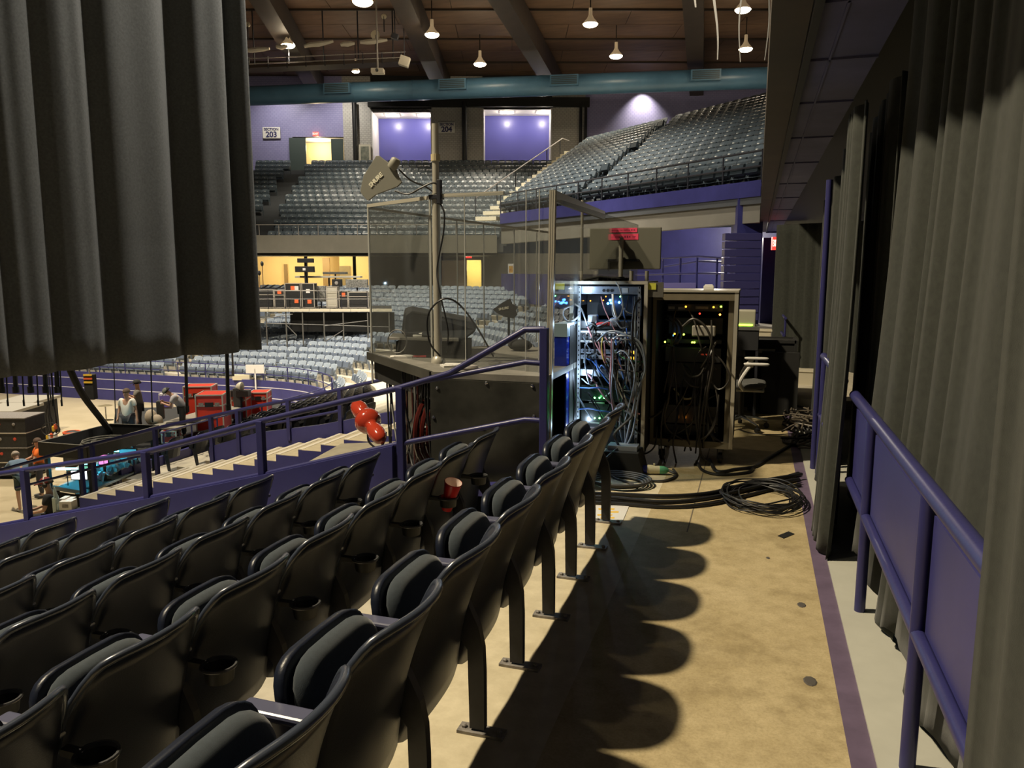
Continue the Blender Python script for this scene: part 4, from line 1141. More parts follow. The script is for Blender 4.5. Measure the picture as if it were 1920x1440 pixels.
# cable under the second rack, running off to the heap
for ks, r, lb in (([(1330, 862), (1345, 884), (1380, 880), (1415, 875), (1440, 860), (1470, 842), (1495, 826)], .016, 'thick black cable running from the shadowed rack to the cable heap'), ([(1306, 865), (1318, 882), (1350, 890), (1400, 886), (1412, 878)], .013, 'short black cable loop on the floor below the shadowed rack'), ([(1480, 770), (1440, 765), (1400, 764), (1370, 772)], .014, 'black cable lying along the floor behind the office chair'), ([(1500, 812), (1450, 815), (1410, 812), (1385, 805)], .006, 'thin cable on the floor beside the cable heap')):
    b = MB(); b.tube(curve_pts([fl(x_, y_) for x_, y_ in ks], 8), r, 8); tag(b.build('floor_cable', RUBBER, smooth=True), lb, 'cable')
t = thing('cable_heap', 'tangled heap of grey-brown cables against the purple pole', 'cable heap', fl(1505, 800))
rnd = random.Random(9)
HEAPM = mat('grey_brown_cable', (0.12, 0.10, 0.075), .5)
for i in range(26):
    c0 = fl(1505 + rnd.uniform(-16, 14), 800 + rnd.uniform(-30, 38)); ks = []
    for j in range(6):
        an = rnd.uniform(0, 6.28)
        ks.append(c0 + Vector((.16 * math.cos(an), .30 * math.sin(an), rnd.uniform(0, .10))))
    b = MB(); b.tube(curve_pts(ks, 5), .011, 6); b.build('cable', HEAPM if i % 3 else RUBBER, t, smooth=True)
# printed sheet lying at the row end
u0 = fl(1112, 948, .002)
b = MB(); b.prism([atz(1108, 948, .002), atz(1100, 978, .002), atz(1166, 981, .002), atz(1180, 948, .002)], (0, 0, .002))
ts = thing('paper_sheet', 'white printed sheet on the floor under the end seat', 'paper', (u0.x, u0.y, 0)); b.build('sheet', WHITE, ts)
YI = mat('yellow_ink', (0.80, 0.50, 0.05), .7)
for i, (xa, xb_) in enumerate(((1122, 1152), (1128, 1160), (1120, 1148), (1126, 1152))):
    b = MB(); yy = 953 + i * 5.5
    b.prism([atz(xa, yy, .0045), atz(xa, yy + 2.8, .0045), atz(xb_, yy + 2.8, .0045), atz(xb_, yy, .0045)], (0, 0, .0004)); b.build('print_bar', YI, ts)
p = fl(1474, 1003, .002); b = MB(); b.obox(p, (.018, -.02, 0), (.035, .055, 0), (0, 0, .002)); tag(b.build('tape_scrap', BLK), 'small black tape scrap stuck on the concrete walkway', 'tape')
for px, py, s in ((1519, 1277, .028), (1503, 1134, .022), (1440, 1046, .012)):
    p = fl(px, py, .0012); b = MB(); b.lathe([(s, 0), (s * .8, .002), (0, .002)], 9, p); o = b.build('trim_5', mat('floor_spot', (0.09, 0.08, 0.07), .6)); struct(o, 'dark chewing-gum spot on the concrete'); o.scale = (1, 1.5, 1)
# red cup in the holder of the second row
cp = aty(848, 915, 4.03)
t = thing('plastic_cup', 'red plastic cup with white inside standing in a seat cup holder', 'cup', (ROWX(1) + .118, ROWEND[1] - 2 * PITCHW, ROWZ(1) + .50))
cx = Vector((ROWX(1) + .118, ROWEND[1] - 2 * PITCHW, ROWZ(1) + .50))
cax = Vector((.32, -.16, 1)).normalized(); cx += Vector((-.02, .01, .03))
b = MB(); b.lathe([(.030, 0), (.040, .10), (.0405, .105), (.052, .185), (.054, .188), (.052, .191)], 20, cx, cax); b.f = [f for f in b.f if len(f) == 4]; b.m = [0] * len(b.f); b.build('outer_wall', mat('red_cup_plastic', (0.50, 0.012, 0.015), .35), t, smooth=True)
b = MB(); b.lathe([(.0, .012), (.028, .012), (.0505, .190)], 20, cx, cax); b.f = [f for f in b.f if len(f) == 4]; b.m = [0] * len(b.f); b.build('inner_wall', mat('pale_pink_lining', (0.75, 0.60, 0.52), .5), t, smooth=True)
# ================================================================ FAR LOWER BOWL
CX, CY, R0 = -21.7, 23.8, 6.86
BZ = lambda m: -3.52 + 0.22 * m
def bowl_path(r, y_start, x_end=-62, na=18):
    pts = [Vector((CX + r, y_start, 0)), Vector((CX + r, CY, 0))]
    for i in range(1, na):
        a = math.pi / 2 * i / na
        pts.append(Vector((CX + r * math.cos(a), CY + r * math.sin(a), 0)))
    pts += [Vector((CX, CY + r, 0)), Vector((x_end, CY + r, 0))]
    return pts
def strip(b, p0, p1, z0, z1, m=0):
    n = len(p0); o = len(b.v)
    for a, c in zip(p0, p1):
        b.v += [(a.x, a.y, z0), (c.x, c.y, z0), (c.x, c.y, z1), (a.x, a.y, z1)]
    for i in range(n - 1):
        k = o + i * 4
        for f in ((0, 1, 5, 4), (1, 2, 6, 5), (2, 3, 7, 6), (3, 0, 4, 7)):
            b.f.append([k + q for q in f]); b.m.append(m)
    b.f.append([o, o + 3, o + 2, o + 1]); b.m.append(m)
    k = o + (n - 1) * 4
    b.f.append([k, k + 1, k + 2, k + 3]); b.m.append(m)
YST = lambda m: 15.2 if m < 8 else 9.8
for m in range(17):
    b = MB(); r = R0 + TREAD * m
    strip(b, bowl_path(r - .43, YST(m)), bowl_path(r + .44, YST(m)), BZ(m) - .45, BZ(m))
    struct(b.build('floor_tier', CONC2), 'concrete seating tier of the far bowl')
b = MB(); strip(b, bowl_path(R0 - .53, 15.2), bowl_path(R0 - .43, 15.2), -4.70, -3.28)
wf = struct(b.build('wall_front', PURPLE_WALL), 'purple dasher wall around the arena floor')
LNW = mat('white_line', (0.62, 0.60, 0.66), .5)
for zz in (-3.62, -4.12):
    b = MB(); strip(b, bowl_path(R0 - .535, 15.2), bowl_path(R0 - .53, 15.2), zz, zz + .035); b.build('line', LNW, wf)
# concourse slab and its low wall at the top of the far bowl
rr = R0 + TREAD * 17
b = MB(); strip(b, bowl_path(rr - .44, 9.8), bowl_path(rr + 14, 9.8), -.5, 0.18)
struct(b.build('floor_concourse', CONC2), 'concourse floor behind the far bowl')
# rail along the dasher wall
t = thing('bowl_railing', 'thin purple pipe railing along the front of the far lower bowl', 'railing', (CX - 4, CY + R0, -3.4))
for zz in (-2.62, -3.02):
    b = MB(); b.tube([(p.x, p.y, zz) for p in bowl_path(R0 - .40, 15.4, -48)], .022, 8); b.build('rail', PURPLE, t, smooth=True)
for i in range(30):
    if i < 8:
        p = Vector((CX + R0 - .40, 15.6 + i * 1.1))
    elif i < 14:
        a = math.pi / 2 * (i - 7) / 7; p = Vector((CX + (R0 - .4) * math.cos(a), CY + (R0 - .4) * math.sin(a)))
    else:
        p = Vector((CX - (i - 14) * 1.6, CY + R0 - .4))
    b = MB(); b.tube([(p.x, p.y, -3.52), (p.x, p.y, -2.62)], .024, 6); b.build('post', PURPLE, t)

# ---- plain tip-up seat as seen across the hall
SEATB = mat('grey_blue_seat', (0.30, 0.345, 0.39), .40, noise=.12, nscale=30)
SEATD = mat('dark_blue_seat_base', (0.12, 0.145, 0.185), .4)
DOT = mat('pale_seat_dot', (0.80, 0.80, 0.72), .3)  # pale dot on top of each tipped-up pan
def far_seat_geo():
    """facing -x; x to the back; ~60 faces"""
    b = MB()
    ys = [-.235, -.19, -.08, .08, .19, .235]
    def back(v):
        row = []
        for y in ys:
            e = abs(y) / .235
            row.append((v, y, e))
        return row
    vs = []; n = len(ys)
    for (z, xf, xb) in ((.30, -.10, -.05), (.60, -.02, .03), (.80, .05, .09), (.86, .075, .095)):
        for y in ys:
            e = abs(y) / .235
            zz = z - (.05 * e ** 4 if z > .7 else 0)
            vs.append((xf - .05 * e * e, y, zz))
        for y in ys:
            e = abs(y) / .235
            zz = z - (.05 * e ** 4 if z > .7 else 0)
            vs.append((xb - .05 * e * e, y, zz))
    fs = []
    for r_ in range(3):
        o = r_ * 2 * n; o2 = o + 2 * n
        for i in range(n - 1):
            fs.append((o + i, o + i + 1, o2 + i + 1, o2 + i)); fs.append((o + n + i, o2 + n + i, o2 + n + i + 1, o + n + i + 1))
        fs.append((o, o2, o2 + n, o + n)); fs.append((o + n - 1, o + 2 * n - 1, o2 + 2 * n - 1, o2 + n - 1))
    o = 6 * n
    for i in range(n - 1):
        fs.append((o + i, o + i + 1, o + n + i + 1, o + n + i))
    b.add(vs, fs, 0)
    # tipped pan
    b.prism([(-.30, -.20, .42), (-.19, -.20, .36), (-.13, -.20, .66), (-.17, -.20, .70), (-.24, -.20, .66)], (0, .40, 0), 1)
    b.box(-.22, -.05, -.262, -.245, .56, .60, 1)
    b.prism([(-.06, -.262, 0), (.02, -.262, 0), (-.02, -.262, .42), (-.14, -.262, .42)], (0, .018, 0), 1)
    b.box(-.207, -.155, -.03, .03, .685, .712, 2)
    return b
FSG = far_seat_geo()
def seat_mesh_simple():
    return FSG
def seat_on(p, ang, z):
    """ang: direction the seat's +x (its back) points to"""
    return (Vector((p.x, p.y, z)), ang)
cands = []     # (apparent size, loc, ang, tag)
def visible_win(P):
    x, y, zd = proj(P)
    if zd < 1:
        return None
    if 0 <= x <= 488 and 640 <= y <= 735 and zd > 18:
        if x < 260 and y > 735: return None
        return x, y, zd
    if 487 <= x <= 1080 and 528 <= y <= 800:
        return x, y, zd
    if 286 <= x <= 490 and 760 <= y <= 905 and zd < 20:
        return x, y, zd
    if 1180 < x < 1240 and 540 < y < 570:
        return x, y, zd
    return None
for m in range(17):
    r = R0 + TREAD * m
    # arms: along +X side
    y = YST(m) + .5; i = 0
    while y < CY - .3:
        if i % 22 not in (20, 21):
            P = Vector((CX + r, y, BZ(m)))
            w = visible_win(P + Vector((0, 0, .6)))
            if w: cands.append((1 / w[2], P, 0.0, ('side', m), w))
        y += .53; i += 1
    # corner
    na = int(math.pi / 2 * r / .53)
    for i in range(na):
        f = (i + .5) / na
        if abs(f - .60) < .65 / r or abs(f - 0.10) < .5 / r:
            continue
        a = math.pi / 2 * f
        P = Vector((CX + r * math.cos(a), CY + r * math.sin(a), BZ(m)))
        w = visible_win(P + Vector((0, 0, .6)))
        if w: cands.append((1 / w[2], P, a, ('corner', m), w))
    x = CX - .4; i = 0
    while x > -56:
        if i % 20 not in (9, 10):
            P = Vector((x, CY + r, BZ(m)))
            w = visible_win(P + Vector((0, 0, .6)))
            if w: cands.append((1 / w[2], P, math.pi / 2, ('end', m), w))
        x -= .53; i += 1
# leave out seats under and behind the far mixing platform's tarpaulin and behind the riser
def blocked(w):
    x, y, zd = w
    if 690 <= x <= 1040 and y > 655: return True
    if 700 < x < 800 and y > 640: return True
    return False
cands = [c for c in cands if not blocked(c[4])]
cands.sort(key=lambda c: -c[0])
LIMIT = 245
RN = ['front row', 'second row', 'third row', 'fourth row', 'fifth row', 'sixth row', 'seventh row', 'eighth row', 'ninth row', 'tenth row', 'eleventh row', 'twelfth row', 'thirteenth row', 'fourteenth row', 'fifteenth row', 'sixteenth row', 'seventeenth row']
src = None
src2 = FSG.build('arena_seat', [NAVY, mat('dark_seat_base', (.012, .014, .02), .45), PLATE], local=True)
used2 = False
for (sz, P, a, (where, m), w) in cands[:LIMIT]:
    if where == 'side':
        if not used2:
            o = src2; used2 = True
        else:
            o = src2.copy(); COL.objects.link(o)
    elif src is None:
        src = FSG.build('arena_seat', [SEATB, SEATD, DOT], local=True); o = src
    else:
        o = src.copy(); COL.objects.link(o)
    o.location = P; o.rotation_euler = (0, 0, a)
    lab = {'side': 'dark seat seen from behind beyond the stairs, %s from the arena floor', 'corner': 'grey-blue seat in the curved corner, %s from the arena floor', 'end': 'grey-blue seat straight across the arena, %s from the floor'}[where] % RN[m]
    tag(o, lab, 'seat', {'side': 'seats beyond the stairs', 'corner': 'seats in the curved corner of the far bowl', 'end': 'seats across the arena floor'}[where] + ', ' + RN[m])
rest = [(c[1], c[2]) for c in cands[LIMIT:] if c[3][0] != 'side']

# ================================================================ UPPER DECKS
def deck_tier(b, p, q, n, z0, z1):
    """slab from line p-q, depth vector n"""
    b.prism([(p.x, p.y, z0), (q.x, q.y, z0), (q.x + n.x, q.y + n.y, z0), (p.x + n.x, p.y + n.y, z0)], (0, 0, z1 - z0))
DKC = mat('dark_tier_concrete', (0.075, 0.08, 0.085), .8)
faceang = math.atan2(_fh.y, _fh.x)
# far end deck
FD, FZ, FR, FT = 51.0, 3.5, 0.42, 0.87
for j in range(16):
    d = FD + FT * j; z = FZ + FR * j
    b = MB(); l0, l1 = -21.0, (935 - 960 + j * 6.6) / 1440 * d
    deck_tier(b, V(l0, d - .45, 0), V(l1 + .3, d - .45, 0), _fh * .9, z - .5, z)
    struct(b.build('floor_tier', DKC), 'tier of the far upper deck')
    l = l1 - .2
    gl = (487 + (j + 1) * 5.6 - 960) / 1440 * d
    while l > l0:
        if abs(l - gl) > .75 and proj(V(l, d, z))[0] > 478:
            rest.append((V(l, d, z), faceang))
        l -= .56
# right-hand deck
F0, F1 = V(-.35, 34, 0), V(6.9, 21.8, 0)
ed = (F1 - F0).normalized(); EL = (F1 - F0).length
nd = Vector((0.03, .995, 0))
onrm = Vector((-ed.y, ed.x, 0))
for j in range(17):
    z = 4.0 + .30 * j
    P = F0 + nd * (.9 * j)
    b = MB(); deck_tier(b, P - nd * .45, P + ed * (EL + 2) - nd * .45, nd * .92, z - .45, z)
    struct(b.build('floor_tier', DKC), 'tier of the corner upper deck')
    s = .3; i = 0
    gap = 5.8 + j * .10
    while s < EL + 1.6:
        Q = P + ed * s
        if abs(s - gap) > .42 and Q.x < .05 + 0.04 * j:
            rest.append((Vector((Q.x, Q.y, z)), math.atan2(onrm.y, onrm.x)))
        s += .55; i += 1
print('seats: candidates', len(cands), 'rest', len(rest))
b = MB()
V0, F_0, M0 = FSG.v, FSG.f, FSG.m
for (P, a) in rest:
    ca, sa = math.cos(a), math.sin(a); o = len(b.v)
    ky = 1.14 if P.z > 2.5 else 1.06
    b.v += [(P.x + x * ca - y * ky * sa, P.y + x * sa + y * ky * ca, P.z + z) for (x, y, z) in V0]
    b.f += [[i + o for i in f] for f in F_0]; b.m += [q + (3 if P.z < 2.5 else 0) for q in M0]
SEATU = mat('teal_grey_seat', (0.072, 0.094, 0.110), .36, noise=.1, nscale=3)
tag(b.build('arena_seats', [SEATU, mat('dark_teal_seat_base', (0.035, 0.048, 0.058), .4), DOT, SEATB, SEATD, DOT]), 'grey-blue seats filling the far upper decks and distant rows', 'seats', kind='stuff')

# fascias
GRYB = mat('grey_fascia', (0.22, 0.205, 0.165), .7, noise=.08, nscale=1)
def vbox(pxa, pxb, d0, d1, z0, z1, m, name=None, parent=None):
    """box standing square to the far end wall, spanning the sight lines pxa..pxb at distance d0"""
    la, lb = (pxa - 960) / F * d0, (pxb - 960) / F * d0
    b = MB(); b.prism([V(la, d0, z0), V(lb, d0, z0), V(lb, d1, z0), V(la, d1, z0)], (0, 0, z1 - z0))
    return b if name is None else b.build(name, m, parent)
def zpy(py, d):
    return CAM_H + (510 - py) / F * d
struct(vbox(440, 932, 50.35, 50.6, zpy(475, 50.4), zpy(443, 50.4), GRYB, 'wall_fascia'), 'grey fascia of the far upper deck')
struct(vbox(440, 932, 50.6, 53.5, zpy(480, 50.6), zpy(470, 50.6), BLKM, 'ceiling_soffit'), 'dark underside of the far upper deck')
b = MB(); b.prism([F0 - nd * .5 + Vector((0, 0, 3.74)), F1 - nd * .5 + Vector((0, 0, 3.74)), F1 - nd * .35 + Vector((0, 0, 3.74)), F0 - nd * .35 + Vector((0, 0, 3.74))], (0, 0, .43))
struct(b.build('wall_fascia', PURPLE_WALL), 'purple fascia of the corner upper deck')
b = MB(); b.prism([F0 - nd * .35 + Vector((0, 0, 2.9)), F1 - nd * .35 + Vector((0, 0, 3.05)), F1 + nd * .1 + Vector((0, 0, 3.05)), F0 + nd * .1 + Vector((0, 0, 2.9))], (0, 0, .74))
struct(b.build('wall_fascia', GRYB), 'grey board below the corner deck fascia')
# deck rails
t = thing('deck_railing', 'dark pipe railing along the front of the corner upper deck', 'railing', F0 + Vector((0, 0, 4.1)))
for zz in (4.95, 4.55):
    b = MB(); b.tube([F0 - nd * .42 + Vector((0, 0, zz)), F1 - nd * .42 + Vector((0, 0, zz))], .028, 8); b.build('rail', STEELDK, t)
for i in range(11):
    P = F0.lerp(F1, i / 10) - nd * .42; b = MB(); b.tube([P + Vector((0, 0, 4.1)), P + Vector((0, 0, 4.95))], .026, 6); b.build('post', STEELDK, t)
t = thing('deck_railing', 'thin pipe railing along the front of the far upper deck', 'railing', V(-8, 50.5, 4.0))
b = MB(); b.tube([V(-18, 50.5, zpy(424, 50.5)), V(-1.0, 50.5, zpy(424, 50.5))], .03, 8); b.build('rail', PLATE, t)
for i in range(14):
    b = MB(); b.tube([V(-17.6 + i * 1.27, 50.5, zpy(445, 50.5)), V(-17.6 + i * 1.27, 50.5, zpy(424, 50.5))], .025, 6); b.build('post', PLATE, t)
# pale stairs climbing between the two decks
t = thing('deck_stairs', 'pale stairs with handrail climbing between the two upper decks', 'stairs', F0 + Vector((-.8, 0, 4)))
t['kind'] = 'structure'
PALE = mat('pale_step', (0.66, 0.60, 0.44), .6)
for j in range(17):
    P = F0 + nd * (.9 * j) + Vector((-.75, 0, 4.0 + .30 * j)); b = MB(); b.cbox(P, .95, .5, .16); b.build('step', PALE, t)
b = MB(); b.tube([F0 + Vector((-1.3, 0, 4.9)), F0 + nd * 14 + Vector((-1.3, 0, 9.6)), F0 + nd * 15.5 + Vector((-1.3, 0, 9.7))], .03, 8); b.build('handrail', PLATE, t)
for j in range(0, 16, 3):
    P = F0 + nd * (.9 * j) + Vector((-1.3, 0, 4.0 + .30 * j)); b = MB(); b.tube([P, P + Vector((0, 0, .95))], .025, 6); b.build('post', STEELDK, t)

# ================================================================ FAR END WALL (TOP)
WD = 66.0
def brickmat(name, c1, c2, cm, sx):
    if name in MATS: return MATS[name]
    m = bpy.data.materials.new(name); m.use_nodes = True; nt = m.node_tree; bs = nt.nodes['Principled BSDF']
    tc = nt.nodes.new('ShaderNodeTexCoord'); mp = nt.nodes.new('ShaderNodeMapping'); mp.inputs['Rotation'].default_value = (R(90), 0, 0)
    rt = nt.nodes.new('ShaderNodeMapping'); rt.inputs['Rotation'].default_value = (0, 0, -YAW)
    br = nt.nodes.new('ShaderNodeTexBrick'); br.inputs['Scale'].default_value = sx; br.inputs['Color1'].default_value = (*c1, 1); br.inputs['Color2'].default_value = (*c2, 1); br.inputs['Mortar'].default_value = (*cm, 1); br.inputs['Mortar Size'].default_value = .03
    nt.links.new(tc.outputs['Object'], rt.inputs[0]); nt.links.new(rt.outputs[0], mp.inputs[0]); nt.links.new(mp.outputs[0], br.inputs[0]); nt.links.new(br.outputs[0], bs.inputs[0]); bs.inputs['Roughness'].default_value = .5
    MATS[name] = m; return m
PBRK = brickmat('purple_block_wall', (0.27, 0.26, 0.47), (0.30, 0.29, 0.50), (0.22, 0.21, 0.41), 1.6)
GBRK = brickmat('grey_block_wall', (0.46, 0.44, 0.41), (0.52, 0.50, 0.46), (0.32, 0.31, 0.28), 1.6)
zt_, zb_ = 17.6, 8.6
def wseg(a, c, m, nm, lab, z0=zb_, z1=zt_, d0=WD, d1=WD + .4):
    return struct(vbox(a, c, d0, d1, z0, z1, m, nm), lab)
wseg(440, 562, PBRK, 'wall_far', 'purple painted block wall with the section 203 sign')
wseg(562, 655, PBRK, 'wall_far', 'purple block wall above the lit doorway', zpy(268, WD))
wseg(655, 706, GBRK, 'wall_far', 'grey block pier left of the alcoves')
wseg(815, 907, GBRK, 'wall_far', 'grey block pier between the alcoves')
wseg(1032, 1092, GBRK, 'wall_far', 'grey block pier right of the alcoves')
wseg(1092, 1460, PBRK, 'wall_far', 'purple block wall above the corner deck')
wseg(706, 815, BLKM, 'wall_far', 'dark band above the left alcove', zpy(224, WD))
wseg(907, 1032, BLKM, 'wall_far', 'dark band above the right alcove', zpy(219, WD))
wseg(700, 1100, BLKM, 'trim_6', 'dark beam under the duct', zpy(216, WD - .3), zpy(200, WD - .3), WD - .5, WD - .1)
ALC = mat('lavender_alcove', (0.11, 0.11, 0.40), .3)
WCEIL = mat('white_alcove_ceiling', (0.75, 0.73, 0.72), .6)
for a, c, top, lab in ((706, 815, 224, 'left'), (907, 1032, 219, 'right')):
    wseg(a - 6, c + 6, ALC, 'wall_alcove', 'lavender back wall of the %s alcove' % lab, zb_, zpy(top, WD), WD + 3, WD + 3.3)
    wseg(a - 1, a + 2, WCEIL, 'wall_alcove', 'side of the %s alcove' % lab, zb_, zpy(top, WD), WD, WD + 3)
    wseg(c - 2, c + 1, WCEIL, 'wall_alcove', 'side wall of the %s alcove' % lab, zb_, zpy(top, WD), WD, WD + 3)
    wseg(a, c, WCEIL, 'ceiling_alcove', 'white ceiling of the %s alcove' % lab, zpy(top, WD), zpy(top, WD) + .2, WD, WD + 3)
    for k, f in enumerate((.35, .88)):
        px = a + (c - a) * f; l = (px - 960) / F * (WD + 1.2); zz = zpy(top, WD) - .06
        t = thing('ceiling_lamp', 'bright flat lamp in the %s alcove, %s' % (lab, 'nearer its left side' if k == 0 else 'at its right side'), 'lamp', V(l, WD + 1.2, zz))
        b = MB(); b.cbox(V(l, WD + 1.2, zz), 1.1, .8, .08, YAW); b.build('diffuser', mat('flat_lamp_glow', (1, .95, .85), .5, emit=(1.0, .88, .68), estr=9), t)
        b = MB(); b.cbox(V(l, WD + 1.2, zz + .05), 1.25, .95, .05, YAW); b.build('frame', WHITE, t)
        point('alcove_light', V(l, WD + 1.2, zz - .3), 95, (1.0, .9, .75))
# lit doorway on the left
wseg(562, 655, mat('cream_wall', (0.80, 0.66, 0.36), .7), 'wall_corridor', 'cream corridor wall behind the far doorway', zb_, zpy(268, WD), WD + 3, WD + 3.2)
wseg(556, 586, mat('dark_green_door', (0.05, 0.07, 0.065), .5), 'door_1', 'dark open door leaf of the far doorway', zb_, zpy(270, WD), WD - .15, WD - .02)
wseg(632, 654, MATS['dark_green_door'], 'door_2', 'dark door leaf right of the lit far doorway', zb_, zpy(272, WD), WD - .12, WD - .02)
wseg(562, 655, WCEIL, 'ceiling_corridor', 'ceiling of the far corridor', zpy(268, WD), zpy(268, WD) + .1, WD + .1, WD + 3)
point('corridor_light', V((610 - 960) / F * 67.5, WD + 1.5, zpy(282, WD)), 200, (1.0, .82, .5))
for px in (676, 874, 1084, 1093):
    l = (px - 960) / F * (WD - .4); b = MB(); b.tube([V(l, WD - .4, zb_), V(l, WD - .4, 15.5)], .20 if px < 1080 else .12, 10)
    tag(b.build('riser_pipe', BLK, smooth=True), {676: 'black pipe column beside the framed picture', 874: 'black pipe column right of the section 204 sign', 1084: 'black pipe column right of the right alcove', 1093: 'thinner black pipe next to the corner purple wall'}[px], 'pipe')
def far_sign(px, py, w, h, l1, l2, lab, inkm):
    d = WD - .12; c = V((px - 960) / F * d, d, zpy(py, d)); W, H = w / F * d, h / F * d
    t = thing('section_sign', lab, 'sign', c)
    b = MB(); b.obox(c, _r * (W / 2), _fh * .04, Vector((0, 0, H / 2))); b.build('board', mat('sign_white', (0.78, 0.76, 0.70), .5), t, bevel=.06)
    text_mesh(l2, H * .68, c - _fh * .05 + Vector((0, 0, -H * .17)), _r, (0, 0, 1), inkm, t, depth=.01, bold=.02)
    text_mesh(l1, H * .32, c - _fh * .05 + Vector((0, 0, H * .29)), _r, (0, 0, 1), inkm, t, depth=.01, bold=.01)
INK = mat('navy_ink', (0.03, 0.03, 0.12), .6)
far_sign(525, 261, 32, 20, 'SECTION', '203', 'white sign reading section 203 on the purple wall', INK)
far_sign(842, 252, 31, 19, 'SECTION', '204', 'white sign reading section 204 on the grey pier', INK)
def exit_sign(c, w, h, lab, sx=1.0):
    t = thing('exit_sign', lab, 'exit sign', c)
    b = MB(); b.obox(c, _r * (w / 2), _fh * .05, Vector((0, 0, h / 2))); b.build('housing', mat('red_exit_glow', (0.9, .05, .03), .5, emit=(1, .04, .03), estr=1.4), t)
    text_mesh('EXIT', h * .75, c - _fh * .06, _r, (0, 0, 1), mat('exit_letter_glow', (1, .5, .4), .5, emit=(1, .55, .45), estr=2), t, depth=.01, sx=sx)
d = WD - .3; exit_sign(V((605 - 960) / F * d, d, zpy(263, d)), .45, .32, 'red exit sign above the far lit doorway')
d = WD - .2; c = V((693 - 960) / F * d, d, zpy(297, d))
t = thing('framed_picture', 'framed picture in a pale frame on the grey pier', 'picture', c)
b = MB(); b.obox(c, _r * .48, _fh * .05, Vector((0, 0, .72))); b.build('frame', mat('pale_frame', (0.62, 0.58, 0.46), .5), t)
b = MB(); b.obox(c - _fh * .055, _r * .34, _fh * .01, Vector((0, 0, .55))); b.build('print', mat('picture_print', (0.10, 0.12, 0.10), .3, col2=(0.35, 0.36, 0.28), nscale=3), t)
for pxw in (520, 640):
    lw_ = (pxw - 960) / F * 62; spot('wall_wash_light', V(lw_, 62.0, 17.0), V(lw_, 66, 11.0), 1000, (1, .93, .82), 110, 1.0, .1)  # added spots that brighten the purple wall around the far doorway
# wall washer on the right-hand purple wall
l = (1200 - 960) / F * 64.5
spot('wall_wash_light', V(l, 64.9, 16.9), V(l, 66, 12.5), 1500, (1, .9, .7), 90, 1.0, .05)

# ================================================================ DUCT, CEILING, BEAMS, LAMPS
da, db = V((455 - 960) / F * 61, 61, 14.9), V((1460 - 960) / F * 55, 55, 14.9)
t = thing('air_duct', 'long round teal air duct below the roof with grille boxes', 'duct', (da + db) / 2)
DUCT = mat('teal_duct_paint', (0.07, 0.165, 0.27), .38, noise=.1, nscale=1)
b = MB(); b.tube([da, db], .70, 24); b.build('duct_tube', DUCT, t, smooth=True)
for px in (706, 820, 925, 1060, 1170, 1272):
    f = (px - 455) / 1005 * .965; P = da.lerp(db, f); dv = (db - da).normalized(); b = MB(); b.tube([P - dv * .04, P + dv * .04], .72, 24); b.build('seam', DUCT, t, smooth=True)
for px in (660, 862, 1080, 1318):
    f = (px - 455) / (1460 - 455); P = da.lerp(db, f * (61 / 58) if f < .5 else f); dv = (db - da).normalized(); nr = Vector((dv.y, -dv.x, 0))
    b = MB(); b.obox(P + nr * .55 + Vector((0, 0, .12)), dv * 1.0, nr * .45, Vector((0, 0, .36))); g = b.build('grille_box', DUCT, t)
    for k in range(5):
        b = MB(); b.obox(P + nr * 1.01 + Vector((0, 0, -.12 + .12 * k)), dv * .9, nr * .02, Vector((0, 0, .035))); b.build('slat', mat('dark_grille', (0.03, 0.05, 0.06), .5), g)
WOOD = mat('brown_roof_deck', (0.125, 0.072, 0.042), .7, noise=.25, nscale=.5, stretch=(1, 4, 1))
WOODD = mat('dark_glulam', (0.030, 0.019, 0.012), .6, noise=.2, nscale=1)
# roof deck boards
b0, b1 = 30.0, 68.0
cl_ = None
ce = MB(); ce.prism([V(-40, 8, 17.75), V(40, 8, 17.75), V(40, 68, 17.75), V(-40, 68, 17.75)], (0, 0, .2))
ceil = struct(ce.build('ceiling', WOODD), 'brown wooden arena roof')
dd = 26.0; i = 0
while dd < 66:
    for s in range(-5, 6):
        b = MB(); l0 = s * 7.4 + (3.7 if i % 2 else 0); b.prism([V(l0 + .02, dd + .03, 17.70), V(l0 + 7.38, dd + .03, 17.70), V(l0 + 7.38, dd + 2.97, 17.70), V(l0 + .02, dd + 2.97, 17.70)], (0, 0, .05))
        b.build('roof_panel', WOOD, ceil)
    dd += 3.0; i += 1
for k in range(7):
    dd = 26 + 6 * k
    b = MB(); b.bar(V(-38, dd, 17.64), V(38, dd, 17.64), .14, .12); o = struct(b.build('purlin', WOODD), 'timber purlin under the roof')
for (pa, pb) in (((-5.6, 66), (-6.2, 30)), ((3.7, 66), (-3.4, 30)), ((15.2, 66), (6.3, 30)), ((-16, 66), (-12, 30)), ((26, 66), (16, 30))):
    b = MB(); b.bar(V(pa[0], pa[1], 16.8), V(pb[0], pb[1], 16.8), 1.1, 1.5); struct(b.build('roof_beam', WOODD), 'deep glued timber roof beam')
SHADE = mat('lamp_shade_glow', (0.75, 0.62, 0.45), .4, emit=(1.0, .72, .4), estr=.12)
LAMPS = [(540, 85, 'beside the masking drape'), (680, 3, 'largest, cut by the top edge'), (810, 65, 'left of the big dark beam'), (900, 120, 'lowest left of the second beam'), (1107, 45, 'upper one right of the second beam'), (1155, 105, 'lower one right of the second beam'), (1393, 18, 'upper one near the fascia board'), (1398, 92, 'lower one near the fascia board'), (667, 134, 'small one over the catwalk')]
